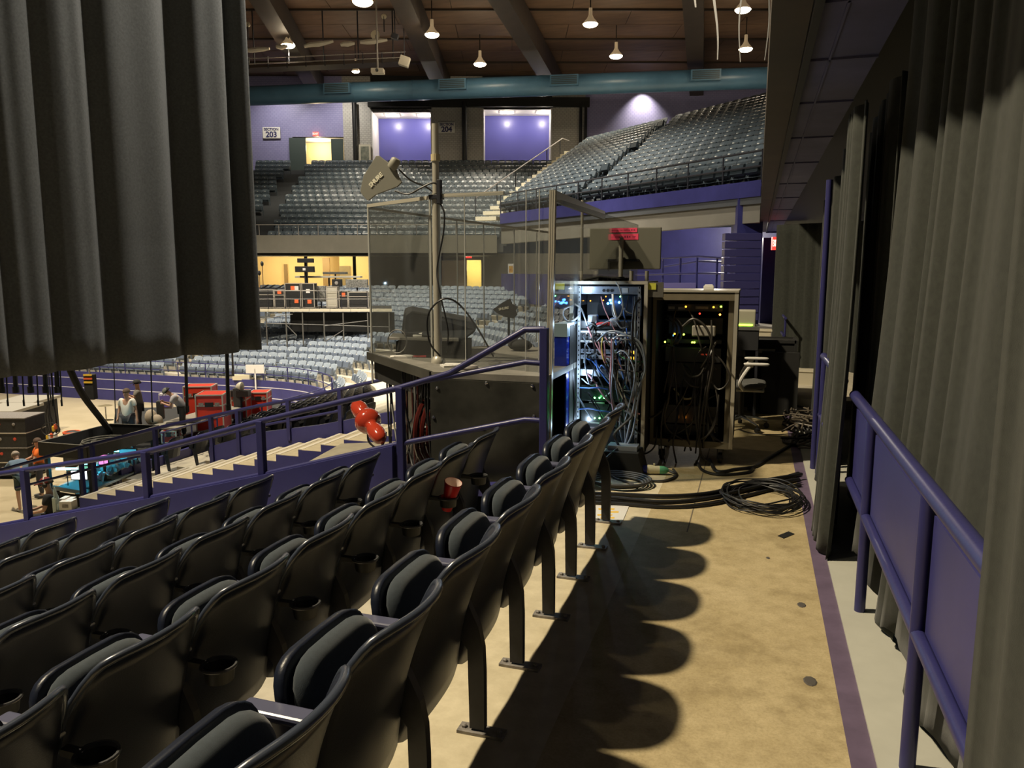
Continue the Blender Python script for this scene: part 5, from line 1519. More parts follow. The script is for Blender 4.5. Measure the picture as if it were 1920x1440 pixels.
for px, py, lab in LAMPS:
    zl = 15.6; d = (zl - 1.7) * F / (510 - py); l = (px - 960) / F * d
    # account for tilt of the view: recompute from the sight line itself
    rr_ = ray(px, py); P = _c + rr_ * ((zl - CAM_H) / rr_.z)
    k = .62 if px == 667 else (1.25 if px == 680 else 1.0)
    t = thing('roof_lamp', 'glowing bell-shaped roof lamp, ' + lab, 'lamp', P)
    b = MB(); b.lathe([(.44 * k, 0), (.36 * k, .12), (.20 * k, .30), (.11 * k, .48), (.10 * k, .85), (0, .85)], 18, P); b.f = b.f[1:]; b.m = b.m[1:]; b.build('shade', SHADE, t, smooth=True)
    b = MB(); b.ball(P + Vector((0, 0, 0)), .42 * k, 16, (1, 1, .42)); b.build('bulb', LAMPW, t, smooth='all')
    b = MB(); b.tube([P + Vector((0, 0, .8)), (P.x, P.y, 17.5)], .03, 6); b.build('stem', BLK, t)
    spot('roof_lamp_light', P + Vector((0, 0, -.25)), (P.x, P.y, 0), 4000 * k, (1.0, .90, .72), 112, .5, .35)
    point('roof_lamp_glow', P + Vector((0, 0, -.35)), 110 * k, (1.0, .80, .52), .3)

# catwalk with gear
CD = 50.0
def cw(px, py, d=CD):
    return V((px - 960) / F * d, d, zpy(py, d))
t = thing('catwalk', 'steel catwalk hung below the roof with pale bundles and fixtures', 'catwalk', cw(630, 150))
b = MB(); b.bar(cw(470, 152), cw(770, 140), 1.2, .16); b.build('deck', WOODD, t)
for dy in (18, 9):
    b = MB(); b.bar(cw(470, 152 - dy, CD - .6), cw(770, 140 - dy, CD - .6), .05, .05); b.build('rail', PLATE, t)
for i in range(9):
    px = 490 + i * 34; b = MB(); b.bar(cw(px, 152 - (px - 470) * .04, CD - .6), cw(px, 132 - (px - 470) * .04, CD - .6), .05, .05); b.build('post', STEELDK, t)
for i in range(5):
    px = 500 + i * 62; b = MB(); b.bar(cw(px, 150 - (px - 470) * .04), cw(px, 40), .06, .06); b.build('hanger', STEELDK, t)
BUN = mat('pale_bundle', (0.42, 0.39, 0.33), .8)
rnd = random.Random(3)
for a, c, y0, y1 in ((486, 528, 120, 116), (540, 560, 114, 113), (655, 680, 109, 107), (690, 738, 106, 101), (590, 642, 112, 104)):
    b = MB(); ks = [cw(a + (c - a) * f, y0 + (y1 - y0) * f + rnd.uniform(-1, 1), CD - .7) for f in (0, .25, .5, .75, 1)]; b.tube(ks, [.10, .15, .16, .13, .08], 8)
    tag(b.build('canvas_roll', BUN, smooth=True), {486: 'pale canvas roll on the catwalk rail beside the drape', 540: 'short pale canvas roll second from the drape', 655: 'short pale canvas roll at the middle of the catwalk', 690: 'long pale canvas roll at the right end of the catwalk', 590: 'wide grey canvas roll in the middle of the catwalk'}[a], 'canvas roll')
P = cw(720, 155, 48)
t = thing('projector', 'pale square projector hanging below the catwalk end', 'projector', P)
b = MB(); b.obox(P, _r * .38, _fh * .3, Vector((0, 0, .14))); b.build('housing', mat('pale_projector', (0.5, 0.46, 0.38), .5), t, bevel=.04)
b = MB(); b.tube([P + Vector((0, 0, .1)), Vector((P.x, P.y, 17.76))], .05, 8); b.build('hanger', PLATE, t)
b = MB(); b.lathe([(.09, 0), (.09, .1), (.06, .1)], 10, P - _fh * .3, -_fh); b.build('lens', BLK, t)
for px, py, r_, lab in ((717, 93, .28, 'round pale spotlight standing on the catwalk'), (733, 62, .16, 'small round fixture above the catwalk'), (491, 75, .15, 'small round fixture beside the drape edge')):
    P = cw(px, py, 49.3); t = thing('spotlight', lab, 'spotlight', P)
    b = MB(); b.lathe([(r_ * .6, .25), (r_, .05), (r_, 0), (r_ * .8, -.02), (0, -.02)], 14, P, _fh); b.build('head', mat('pale_fixture', (0.55, 0.50, 0.38), .4), t, smooth=True)
    b = MB(); b.tube([P, P + Vector((0, 0, -.9 if py > 60 else -1.3))], .03, 6); b.build('stand', STEELDK, t)
for px, py in ((768, 138), (752, 96)):
    P = cw(px, py, 49.0); t = thing('speaker_box', 'pale tilted speaker box at the catwalk end' if px == 768 else 'small dark fixture hung above the catwalk end', 'speaker', P)
    b = MB(); b.obox(P, (_r * .9 + Vector((0, 0, -.3))).normalized() * (.30 if px == 768 else .2), _fh * .2, (Vector((0, 0, .9)) + _r * .3).normalized() * (.28 if px == 768 else .15)); b.build('box', BUN if px == 768 else STEELDK, t, bevel=.02)
    b = MB(); b.tube([P, Vector((P.x, P.y, 17.76))], .03, 6); b.build('hanger', STEELDK, t)
# paper streamers hanging from the roof
for px, py, w_, top in ((1263, 13, .10, 0), (1285, 47, .12, 0), (1326, 135, .08, 0), (1366, 139, .05, 0), (1413, 136, .05, 0)):
    dS = 24.0; bt = cw(px, py, dS); tp0 = Vector((bt.x - .35 if px == 1326 else bt.x - .02, bt.y, 12.5))
    b = MB(); n = 14
    for i in range(n + 1):
        f = i / n; q = bt.lerp(tp0, f) + _r * (.05 * math.sin(f * 9 + px)); wv = w_ * (.35 + .65 * min(1, f * 2.4))
        b.v += [tuple(q - _r * wv / 2 - _fh * .01), tuple(q + _r * wv / 2 - _fh * .01), tuple(q + _r * wv / 2 + _fh * .01), tuple(q - _r * wv / 2 + _fh * .01)]
    for i in range(n):
        for k in range(4):
            b.f.append([4 * i + k, 4 * i + (k + 1) % 4, 4 * i + 4 + (k + 1) % 4, 4 * i + 4 + k]); b.m.append(0)
    tag(b.build('paper_streamer', mat('pale_streamer', (0.5, 0.47, 0.40), .7)), {1263: 'shortest pale streamer hanging at the top edge', 1285: 'short wide pale streamer second from the left', 1326: 'slanting pale streamer, middle of five', 1366: 'thin straight pale streamer, fourth from the left', 1413: 'thin pale streamer nearest the fascia board'}[px], 'streamer')

# ================================================================ UNDER THE FAR DECK: SUITE, DOORS
UD = 53.5
CREAM = mat('cream_suite_wall', (0.78, 0.62, 0.34), .7)
z0u, z1u = 0.18, zpy(476, UD)
def useg(a, c, m, nm, lab, z0=z0u, z1=z1u, d0=UD, d1=UD + .3):
    return struct(vbox(a, c, d0, d1, z0, z1, m, nm), lab)
useg(430, 640, CREAM, 'wall_suite', 'cream back wall of the lit suite', d0=UD + 6, d1=UD + 6.2)
useg(640, 720, CREAM, 'wall_suite', 'cream back wall at the right of the lit suite', d0=UD + 5, d1=UD + 5.2)
useg(430, 720, mat('cream_ceiling', (0.8, 0.68, 0.42), .7), 'ceiling_suite', 'cream ceiling of the lit suite', z1u, z1u + .15, UD, UD + 6.2)
for a, c, dd in ((609, 622, 4.5), (537, 543, 5.8)):
    useg(a, c, mat('brown_door', (0.22, 0.15, 0.07), .6), 'door_3' if a > 600 else 'door_4', 'brown door inside the lit suite' if a > 600 else 'narrow brown door in the suite back wall', z0u, zpy(482 if a > 600 else 494, UD), UD + dd, UD + dd + .1)
useg(640, 660, mat('grey_door_leaf', (0.26, 0.22, 0.14), .5), 'door_5', 'grey-brown door in the suite with a pale frame', z0u, zpy(498, UD), UD + 4.9, UD + 5)
useg(575, 580, BLKM, 'trim_7', 'dark window mullion of the suite', d0=UD - .1, d1=UD + .1)
useg(665, 670, BLKM, 'trim_8', 'dark window mullion near the right of the suite', d0=UD - .1, d1=UD + .1)
useg(430, 720, BLKM, 'trim_9', 'dark window head of the suite', zpy(480, UD), zpy(475, UD), UD - .12, UD + .1)
for px, dd in ((540, 2.5), (600, 3), (670, 2.5), (505, 3)):
    point('suite_light', V((px - 960) / F * (UD + dd), UD + dd, z1u - .5), 110, (1.0, .83, .5))
for px in (512, 551):
    P = V((px - 960) / F * (UD + 1.5), UD + 1.5, z1u - .04); b = MB(); b.lathe([(.16, 0), (.16, .05)], 12, P); tag(b.build('downlight', LAMPW), 'round downlight in the suite ceiling, ' + ('left of the pair' if px < 530 else 'right of the pair'), 'lamp')
useg(694, 832, mat('black_backdrop', (0.02, 0.02, 0.022), .9), 'wall_under', 'black curtained wall under the far deck')
t0_ = useg(830, 873, mat('taupe_panel', (0.30, 0.24, 0.19), .7), 'wall_under', 'taupe wall beside the yellow doorway', z1=zpy(489, UD), d0=UD - .3, d1=UD)
useg(873, 905, mat('yellow_lit_wall', (0.85, 0.68, 0.28), .7), 'wall_corridor', 'yellow lit corridor seen through the doorway', d0=UD + 3.4, d1=UD + 3.5, z0=z0u, z1=z1u)
point('corridor_light', V((890 - 960) / F * (UD + 1.6), UD + 1.8, zpy(500, UD)), 260, (1.0, .82, .42))
useg(903, 1120, mat('grey_under_wall', (0.10, 0.095, 0.085), .8), 'wall_under', 'grey wall right of the yellow doorway')
useg(832, 905, MATS['grey_under_wall'], 'wall_under', 'grey wall above the yellow doorway', z0=zpy(488, UD))
useg(860, 876, MATS['taupe_panel'], 'wall_under', 'door jamb left of the yellow doorway', z1=zpy(488, UD))
d = UD - .4; exit_sign(V((880 - 960) / F * d, d, zpy(480, d)), .42, .34, 'red exit sign above the yellow doorway')
P = V((880 - 960) / F * (UD - .5), UD - .5, z0u)

P = V((958 - 960) / F * 45.6, 45.6, zpy(505, 45.6)); t = thing('poster', 'small poster with a yellow picture on the low purple wall', 'poster', P)
b = MB(); b.obox(P, _r * .17, _fh * .02, Vector((0, 0, .32))); b.build('sheet', WHITE, t)
b = MB(); b.obox(P - _fh * .025, _r * .12, _fh * .005, Vector((0, 0, .2))); b.build('picture', mat('yellow_poster_print', (.75, .5, .05), .5, col2=(.35, .08, .05), nscale=5), t)
# ---- the purple corner beneath the right-hand deck
PD = 30.0
b = MB(); b.prism([V((1180 - 960) / F * PD, PD, 0), V((1450 - 960) / F * PD, PD - 3.0, 0), V((1450 - 960) / F * PD, PD - 2.7, 0), V((1180 - 960) / F * PD, PD + .3, 0)], (0, 0, 3.3))
struct(b.build('wall_corner', PURPLE_WALL), 'smooth purple wall under the corner deck')
b = MB(); b.prism([V((940 - 960) / F * 46, 46, 0), V((1190 - 960) / F * PD, PD + .2, 0), V((1190 - 960) / F * PD, PD + .5, 0), V((940 - 960) / F * 46, 46.3, 0)], (0, 0, 1.6))
struct(b.build('wall_corner', PURPLE_WALL), 'low purple wall behind the far corner seats')
P = V((1398 - 960) / F * 22, 22, 0)
b = MB(); b.obox(V((1398 - 960) / F * 22, 22.3, 2.05), _r * .36, _fh * .3, Vector((0, 0, 2.1)))
struct(b.build('wall_column', PURPLE_WALL), 'purple column carrying the corner deck')
# ribbed block wall right of the ramp: separate courses
PB = mat('purple_block_course', (0.075, 0.068, 0.20), .38)
t = thing('wall_block', 'purple ribbed block wall below the corner deck', 'wall', V((1390 - 960) / F * 20, 20, 0)); t['kind'] = 'structure'
for i in range(11):
    zz = zpy(600, 20) + i * .205
    b = MB(); b.obox(V((1388 - 960) / F * 20, 20.2, zz + .095), _r * .47, _fh * .15, Vector((0, 0, .092))); b.build('block_course', PB, t, bevel=.012)
# ramp railings
t = thing('ramp_railing', 'purple pipe railing of the ramp under the corner deck', 'railing', V((1260 - 960) / F * 24, 24, 0))
def rp(px, py, d): return V((px - 960) / F * d, d, zpy(py, d))
for ks in ([(1190, 487, 25), (1305, 481, 23), (1358, 485, 22)], [(1190, 515, 25), (1305, 512, 23), (1358, 513, 22)], [(1240, 500, 25), (1305, 490, 24), (1352, 492, 23.5)]):
    b = MB(); b.tube([rp(*k) for k in ks], .03, 8); b.build('rail', PURPLE, t)
for px, dd in ((1240, 24.3), (1272, 23.7), (1303, 23), (1340, 22.4), (1356, 22)):
    b = MB(); b.tube([rp(px, 484, dd), rp(px, 548, dd)], .03, 8); b.build('post', PURPLE, t)
b = MB(); b.prism([rp(1230, 560, 23.4), rp(1302, 560, 22.8), rp(1302, 530, 22.8), rp(1230, 530, 23.4)], _fh * .15); b.build('kick_panel', mat('lavender_panel', (0.16, 0.14, 0.34), .4), t)
b = MB(); b.prism([rp(1215, 640, 22), rp(1420, 640, 20.5), rp(1420, 540, 20.5), rp(1215, 556, 22)], _fh * .15); struct(b.build('wall_ramp', PURPLE_WALL), 'purple wall of the ramp behind the racks')
# small railing on the far right before the drape
t = thing('ramp_railing', 'short purple barred railing before the far black drape', 'railing', rp(1460, 600, 13))
for a, c in (((1449, 571, 14.5), (1472, 596, 12)), ((1449, 600, 14.5), (1470, 628, 12))):
    b = MB(); b.tube([rp(*a), rp(*c)], .022, 8); b.build('rail', PURPLE, t)
for px, py, dd in ((1451, 573, 14.3), (1456, 579, 13.7), (1462, 585, 13.1), (1467, 591, 12.6), (1472, 596, 12.05)):
    P = rp(px, py, dd); b = MB(); b.tube([P, (P.x, P.y, .02)], .018, 6); b.build('bar', PURPLE, t)
point('under_deck_light', rp(1330, 432, 25.5), 330, (1.0, .92, .8))
exit_sign(rp(1444, 458, 22), .14, .36, 'red exit sign under the dark soffit at right', .22)
b = MB(); b.prism([V((1424 - 960) / F * 23, 23, 0), V((1452 - 960) / F * 23, 23, 0), V((1452 - 960) / F * 23, 23.3, 0), V((1424 - 960) / F * 23, 23.3, 0)], (0, 0, 2.7))
struct(b.build('wall_end', PURPLE_WALL), 'purple wall end below the soffit')
# ================================================================ BEYOND THE RACKS ON THE WALKWAY
def ay(px, py, y): return aty(px, py, y)
# office chair
base = atz(1398, 812, 0)
t = thing('office_chair', 'office chair with white arms and grey mesh seat behind the shadowed rack', 'office chair', base)
GREYF = mat('grey_mesh_fabric', (0.10, 0.10, 0.095), .9)
bx, by = base.x - .06, base.y + .25
for i in range(5):
    a = R(20 + 72 * i); e = Vector((bx + .29 * math.cos(a), by + .29 * math.sin(a), .085))
    b = MB(); b.tube([(bx, by, .13), (bx + .15 * math.cos(a), by + .15 * math.sin(a), .115), e], [.028, .022, .018], 8); lg = b.build('base_arm', CHROME, t, smooth=True)
    b = MB(); b.lathe([(.026, -.022), (.03, -.01), (.03, .01), (.026, .022)], 12, (e.x, e.y, .03), (-math.sin(a), math.cos(a), 0)); b.tube([e, (e.x, e.y, .04)], .01, 6); b.build('caster', BLK, lg, smooth=True)
b = MB(); b.tube([(bx, by, .12), (bx, by, .44)], .028, 10); b.build('gas_lift', BLK, t, smooth=True)
pillow((bx, by, .50), (1, 0, 0), (0, 0, 1), (0, 1, 0), .25, .25, .035, .035, p=3).build('seat', GREYF, t, smooth='all')
b = MB(); b.cbox((bx + .03, by, .445), .40, .34, .03); b.build('seat_frame', WHITE, t, bevel=.01)
pillow((bx - .30, by + .06, .92), (0, 1, 0), Vector((1, 0, .12)).normalized(), Vector((-.12, 0, 1)).normalized(), .23, .26, .02, .03, p=3).build('backrest', GREYF, t, smooth='all')
b = MB(); b.tube([(bx - .1, by, .46), (bx - .28, by + .03, .52), (bx - .33, by + .05, .75)], .022, 8); b.build('back_strut', WHITE, t, smooth=True)
for s in (-1, 1):
    b = MB(); b.tube(curve_pts([(bx + .02, by + s * .22, .46), (bx - .02, by + s * .30, .55), (bx + .06, by + s * .30, .70), (bx + .10, by + s * .29, .73)], 4), .020, 8); ar = b.build('arm_support', WHITE, t, smooth=True)
    pillow((bx + .14, by + s * .29, .745), (1, 0, 0), (0, 0, 1), (0, 1, 0), .13, .04, .014, .014, p=3).build('arm_pad', WHITE, ar, smooth='all')

def road_case(name, label, c, w, d, h, rz_, body, trim=ALU, handles=True, logo=None, casters=0.0, cat='road case'):
    c = Vector(c); t = thing(name, label, cat, c)
    ca, sa = math.cos(rz_), math.sin(rz_); ex = Vector((ca, sa, 0)); ey = Vector((-sa, ca, 0)); up = Vector((0, 0, 1))
    z0 = casters
    o = c + up * (z0 + (h - z0) / 2); H = h - z0
    b = MB(); b.obox(o, ex * (w / 2), ey * (d / 2), up * (H / 2)); b.build('body', body, t)
    e = .018 if w < 1.5 else .022
    for sx in (-1, 1):
        for sy in (-1, 1):
            b = MB(); b.obox(o + ex * (sx * w / 2) + ey * (sy * d / 2), ex * e, ey * e, up * (H / 2 + e)); b.build('edge_trim', trim, t)
    for zz in (-1, .42, 1):
        for sy in (-1, 1):
            b = MB(); b.obox(o + ey * (sy * d / 2) + up * (zz * H / 2), ex * (w / 2), ey * e, up * e); b.build('edge_trim', trim, t)
        for sx in (-1, 1):
            b = MB(); b.obox(o + ex * (sx * w / 2) + up * (zz * H / 2), ex * e, ey * (d / 2), up * e); b.build('edge_trim', trim, t)
    if handles:
        for sx in (-1, 1):
            p = o - ey * (d / 2 + .012) + ex * (sx * w * .30) + up * (H * .24)
            b = MB(); b.obox(p, ex * (w * .09), ey * .01, up * .06); b.build('latch', BLK if trim is ALU else PLATE, t)
        p = o - ey * (d / 2 + .012) + up * (H * .24)
        b = MB(); b.obox(p, ex * (w * .16), ey * .012, up * .07); b.build('handle', BLK, t)
    if logo:
        p = o - ey * (d / 2 + .006) - up * (H * .12)
        b = MB(); b.prism([p - ex * (w * .26) - up * .0, p - ex * (w * .1) - up * .09, p + ex * (w * .02) - up * .03, p + ex * (w * .0) + up * .03, p - ex * (w * .1) + up * .08], -ey * .004); b.build('logo_mark', logo, t)
        for k in range(2):
            b = MB(); q = p + ex * (w * .17) + up * (.02 - k * .05); b.obox(q, ex * (w * .11), ey * .003, up * .012); b.build('logo_bar', logo, t)
    if casters:
        for sx in (-1, 1):
            for sy in (-1, 1):
                q = c + ex * (sx * w * .4) + ey * (sy * d * .36); b = MB(); b.lathe([(casters * .42, -.02), (casters * .45, 0), (casters * .42, .02)], 10, q + up * (casters * .46), ex); b.box(q.x - .03, q.x + .03, q.y - .03, q.y + .03, q.z + casters * .8, q.z + casters); b.build('caster', BLK, t)
    return t
cz = ay(1440, 640, 9.75).z
cc = atz(1440, 764, 0)
road_case('road_case', 'large black road case with a recessed grey handle at the end of the walkway', (.20, 10.0, 0), .56, .5, cz, 0, BLKM, BLKM, False, casters=.08)
t = bpy.data.objects['road_case.001'] if 'road_case.001' in bpy.data.objects else None
hp = ay(1435, 665, 9.735); b = MB(); b.box(hp.x - .11, hp.x + .11, 9.725, 9.745, hp.z - .07, hp.z + .07); hb = b.build('handle_plate', mat('grey_plate', (0.22, 0.22, 0.20), .4, metal=.4), t)
b = MB(); b.box(hp.x - .08, hp.x + .08, 9.715, 9.728, hp.z - .05, hp.z + .02); b.build('handle_recess', BLK, hb)
b = MB(); b.box(.10, .52, 9.62, 9.72, .0, cz - .12); b.build('side_board', BLKM, t)
road_case('road_case', 'black case with a rounded lid standing behind the office chair', (-.32, 9.6, 0), .42, .6, .95, 0, mat('charcoal_case', (0.02, 0.021, 0.024), .6), BLKM, False, casters=.08)
p = ay(1394, 612, 9.3)
b = MB(); b.cbox((p.x, 9.5, p.z + .085), .26, .35, .19); t = thing('amplifier', 'beige amplifier box with a glowing front on the cart behind the rack', 'amplifier', (p.x, 9.5, p.z)); b.build('housing', mat('beige_metal', (0.42, 0.40, 0.30), .5), t, bevel=.01)
b = MB(); b.box(p.x - .10, p.x + .10, 9.318, 9.324, p.z + .01, p.z + .022); b.build('indicator_lamp', mat('lime_led', (.5, 1, .1)), t)
b = MB(); b.cbox((p.x, 9.5, p.z - .02), .36, .5, .04)
t = thing('equipment_cart', 'grey equipment cart under the beige amplifier', 'cart', (p.x, 9.5, 0)); b.build('top', mat('grey_cart', (0.12, 0.12, 0.11), .5), t)
b = MB(); b.cbox((p.x, 9.5, (p.z - .16)), .34, .48, .22); b.build('drawer', MATS['charcoal_case'], t)
for sx in (-1, 1):
    for sy in (-1, 1):
        b = MB(); b.bar((p.x + sx * .16, 9.5 + sy * .22, 0), (p.x + sx * .16, 9.5 + sy * .22, p.z - .04), .03, .03); b.build('leg', STEELDK, t)
p = atz(1500, 745, 0.012); b = MB(); b.cbox((p.x, p.y + .2, .012 + .17), .34, .3, .34); b.cbox((p.x, p.y + .2, .36), .36, .32, .02)
tag(b.build('cardboard_box', mat('cream_box', (0.55, 0.50, 0.38), .7), bevel=.006), 'cream box on the floor in front of the far black drape', 'box')
p = ay(1425, 621, 11.5); b = MB(); b.cbox((p.x, 11.6, p.z * .5), .3, .3, p.z); b.cbox((p.x, 11.6, p.z + .01), .33, .33, .02); tag(b.build('cardboard_box', MATS['cream_box'], bevel=.004), 'tall cream carton standing behind the large black road case', 'box')

# ================================================================ PEOPLE
SKIN = mat('skin', (0.50, 0.29, 0.19), .6)
def skin_obj(name, verts, edges, radii, m, parent, root=0, sub=2):
    me = bpy.data.meshes.new(name + '_base')
    me.from_pydata([tuple(v) for v in verts], edges, [])
    o = bpy.data.objects.new('tmp_skin', me); COL.objects.link(o)
    sk = o.modifiers.new('skin', 'SKIN'); sk.use_smooth_shade = True
    if not me.skin_vertices:
        bpy.context.view_layer.objects.active = o
    for i, sv in enumerate(me.skin_vertices[0].data):
        sv.radius = (radii[i], radii[i]); sv.use_root = (i == root)
    ss = o.modifiers.new('sub', 'SUBSURF'); ss.levels = sub; ss.render_levels = sub
    dg = bpy.context.evaluated_depsgraph_get()
    me2 = bpy.data.meshes.new_from_object(o.evaluated_get(dg))
    bpy.data.objects.remove(o); bpy.data.meshes.remove(me)
    me2.materials.clear(); me2.materials.append(m)
    ob = bpy.data.objects.new(name, me2); COL.objects.link(ob); ob.parent = parent; LOC[ob.name] = LOC[parent.name]
    return ob
def person(label, loc, facing, J=None, shirt=(.5, .5, .5), pants=(.05, .05, .06), shorts=False, long_sleeve=False, hair=(.05, .035, .02), cap=None, sc_=1.0, headset=False, skin=None, shoe=(.08, .08, .08), lean=0):
    rz_ = math.atan2(facing.y, facing.x) - math.pi / 2
    t = thing('person', label, 'person', loc, rz=rz_); t.scale = (sc_,) * 3
    LOC[t.name] = Vector((0, 0, 0))
    D = dict(pel=(0, 0, .95), che=(0, .0, 1.24), nk=(0, .0, 1.47), hd=(0, .02, 1.60), ht=(0, .015, 1.70), sl=(-.18, 0, 1.41), sr=(.18, 0, 1.41), el=(-.25, .0, 1.13), er=(.25, .0, 1.13), wl=(-.26, .12, .90), wr=(.26, .12, .90), hl=(-.10, 0, .90), hr=(.10, 0, .90), kl=(-.11, .03, .50), kr=(.11, .03, .50), al=(-.11, -.02, .09), ar=(.11, -.02, .09), tl=(-.12, .15, .04), tr=(.12, .15, .04))
    if J: D.update(J)
    D = {k: Vector(v) for k, v in D.items()}
    names = ['pel', 'che', 'nk', 'hd', 'ht', 'sl', 'el', 'wl', 'sr', 'er', 'wr', 'hl', 'kl', 'al', 'tl', 'hr', 'kr', 'ar', 'tr']
    rad = dict(pel=.13, che=.135, nk=.056, hd=.088, ht=.062, sl=.062, sr=.062, el=.042, er=.042, wl=.028, wr=.028, hl=.085, hr=.085, kl=.058, kr=.058, al=.04, ar=.04, tl=.032, tr=.032)
    ed = [('pel', 'che'), ('che', 'nk'), ('nk', 'hd'), ('hd', 'ht'), ('che', 'sl'), ('sl', 'el'), ('el', 'wl'), ('che', 'sr'), ('sr', 'er'), ('er', 'wr'), ('pel', 'hl'), ('hl', 'kl'), ('kl', 'al'), ('al', 'tl'), ('pel', 'hr'), ('hr', 'kr'), ('kr', 'ar'), ('ar', 'tr')]
    vs = [D[n] for n in names]; ri = [rad[n] * .92 for n in names]; idx = {n: i for i, n in enumerate(names)}
    es = [(idx[a], idx[c]) for a, c in ed]
    for sd, w_, e_ in ((-1, 'wl', 'el'), (1, 'wr', 'er')):      # palms with five fingers
        f = (D[w_] - D[e_]).normalized(); s = Vector((sd, 0, 0)); s = (s - f * s.dot(f)).normalized()
        pm = D[w_] + f * .07; vs.append(pm); ri.append(.030); ip = len(vs) - 1; es.append((idx[w_], ip))
        dn = f.cross(s).normalized()
        for k, (o_, ln) in enumerate(((-.028, .072), (-.010, .085), (.010, .080), (.028, .062))):
            q = pm + dn * o_ + f * .035; vs.append(q); ri.append(.0105); i1 = len(vs) - 1; es.append((ip, i1))
            vs.append(q + f * ln * .7 - s * .018); ri.append(.008); es.append((i1, i1 + 1))
        q = pm - dn * .035 + f * .0; vs.append(q); ri.append(.011); i1 = len(vs) - 1; es.append((ip, i1)); vs.append(q + f * .045 - dn * .02); ri.append(.009); es.append((i1, i1 + 1))
    skm = SKIN if not skin else mat('skin_tone_%d' % int(skin[0] * 1000), skin, .6)
    body = skin_obj('body', vs, es, ri, skm, t)
    hd, ht, nk = D['hd'], D['ht'], D['nk']
    upv = (ht - nk).normalized(); fwd = Vector((0, 1, 0)); fwd = (fwd - upv * fwd.dot(upv)).normalized(); sdv = fwd.cross(upv)
    def hm(c): return mat('cloth_%02x%02x%02x' % tuple(int(255 * x) for x in c), c, .85)
    for s in (-1, 1):
        b = MB(); b.ball(hd + fwd * .083 + sdv * (.03 * s) + upv * .01, .010, 8); b.build('eye', BLK, t, local=True)
        b = MB(); b.ball(hd + sdv * (.086 * s) - upv * .005, .022, 8, (.4, .8, 1.2)); b.build('ear', skm, t, local=True)
    b = MB(); b.ball(hd + fwd * .094 - upv * .018, .014, 8, (.8, 1, 1.3)); b.build('nose', skm, t, local=True)
    b = MB(); b.obox(hd + fwd * .083 - upv * .052, sdv * .022, fwd * .004, upv * .004); b.build('mouth', mat('lips', (.30, .10, .08), .6), t, local=True)
    def dome(r, c, cut, m_, nm, n=14):
        b = MB(); vsd = []; rows = 6
        for i in range(rows + 1):
            th = (math.pi * cut) * i / rows
            for k in range(n):
                a = 2 * math.pi * k / n
                vsd.append(c + upv * (r * 1.12 * math.cos(th)) + sdv * (r * math.sin(th) * math.cos(a)) + fwd * (r * 1.1 * math.sin(th) * math.sin(a)))
        fs = [(i * n + k, i * n + (k + 1) % n, (i + 1) * n + (k + 1) % n, (i + 1) * n + k) for i in range(rows) for k in range(n)] + [tuple(rows * n + k for k in range(n))]
        b.add(vsd, fs); return b.build(nm, m_, t, smooth='all', local=True)
    dome(.101, hd + upv * .020 - fwd * .030, .52, hm(hair), 'hair')
    if cap:
        cp = dome(.110, hd + upv * .028 - fwd * .004, .46, hm(cap), 'cap')
        b = MB(); b.prism([hd + upv * .045 + fwd * .07 + sdv * .085, hd + upv * .035 + fwd * .19 + sdv * .05, hd + upv * .035 + fwd * .19 - sdv * .05, hd + upv * .045 + fwd * .07 - sdv * .085], upv * .012); b.build('brim', hm(cap), cp, local=True)
    if headset:
        b = MB(); b.tube([hd + sdv * (.115 * math.cos(a * math.pi / 10)) + upv * (.03 + .115 * math.sin(a * math.pi / 10)) for a in range(11)], .012, 6); hs = b.build('headset_band', WHITE, t, local=True)
        for s in (-1, 1):
            b = MB(); b.lathe([(.04, 0), (.045, .015), (.035, .03), (0, .03)], 12, hd + sdv * (.095 * s), sdv * s); b.build('ear_cup', BLK, hs, local=True)
    # clothes follow the limbs
    se = 'w' if long_sleeve else None
    e1 = D['sl'].lerp(D['el'], .72); e2 = D['sr'].lerp(D['er'], .72)
    pl_ = D['pel'].lerp(D['che'], -.12)
    vs = [D['che'], D['pel'], pl_, D['che'].lerp(D['nk'], .55), D['sl'], e1, D['sr'], e2]; ri = [.150, .145, .15, .085, .082, .068, .082, .068]; es = [(0, 1), (1, 2), (0, 3), (0, 4), (4, 5), (0, 6), (6, 7)]
    if long_sleeve:
        vs[5] = D['el']; vs[7] = D['er']; vs += [D['wl'], D['wr']]; ri += [.042, .042]; es += [(5, 8), (7, 9)]
    skin_obj('shirt', vs, es, ri, hm(shirt), t)
    f_ = .85 if shorts else 1.0
    kl = D['hl'].lerp(D['kl'], f_); kr = D['hr'].lerp(D['kr'], f_)
    vs = [D['pel'], D['hl'], kl, D['hr'], kr]; ri = [.145, .105, .082, .105, .082]; es = [(0, 1), (1, 2), (0, 3), (3, 4)]
    if not shorts:
        vs += [D['al'].lerp(D['kl'], .08), D['ar'].lerp(D['kr'], .08)]; ri += [.06, .06]; es += [(2, 5), (4, 6)]
    skin_obj('shorts' if shorts else 'trousers', vs, es, ri, hm(pants), t)
    for s, a_, t_ in ((-1, 'al', 'tl'), (1, 'ar', 'tr')):
        b = MB(); c = (D[a_] + D[t_]) / 2; b.ball((c.x, c.y, c.z - .012), .07, 10, (.62, 1.9, .62)); b.build('shoe', hm(shoe), t, smooth='all', local=True)
    return t
AZ = -4.65
PZ0 = -3.30
LEFT = -_r
def on_floor(px, d): return V((px - 960) / F * d, d, AZ)
def on_stage(px, d): return V((px - 960) / F * d, d, PZ0)
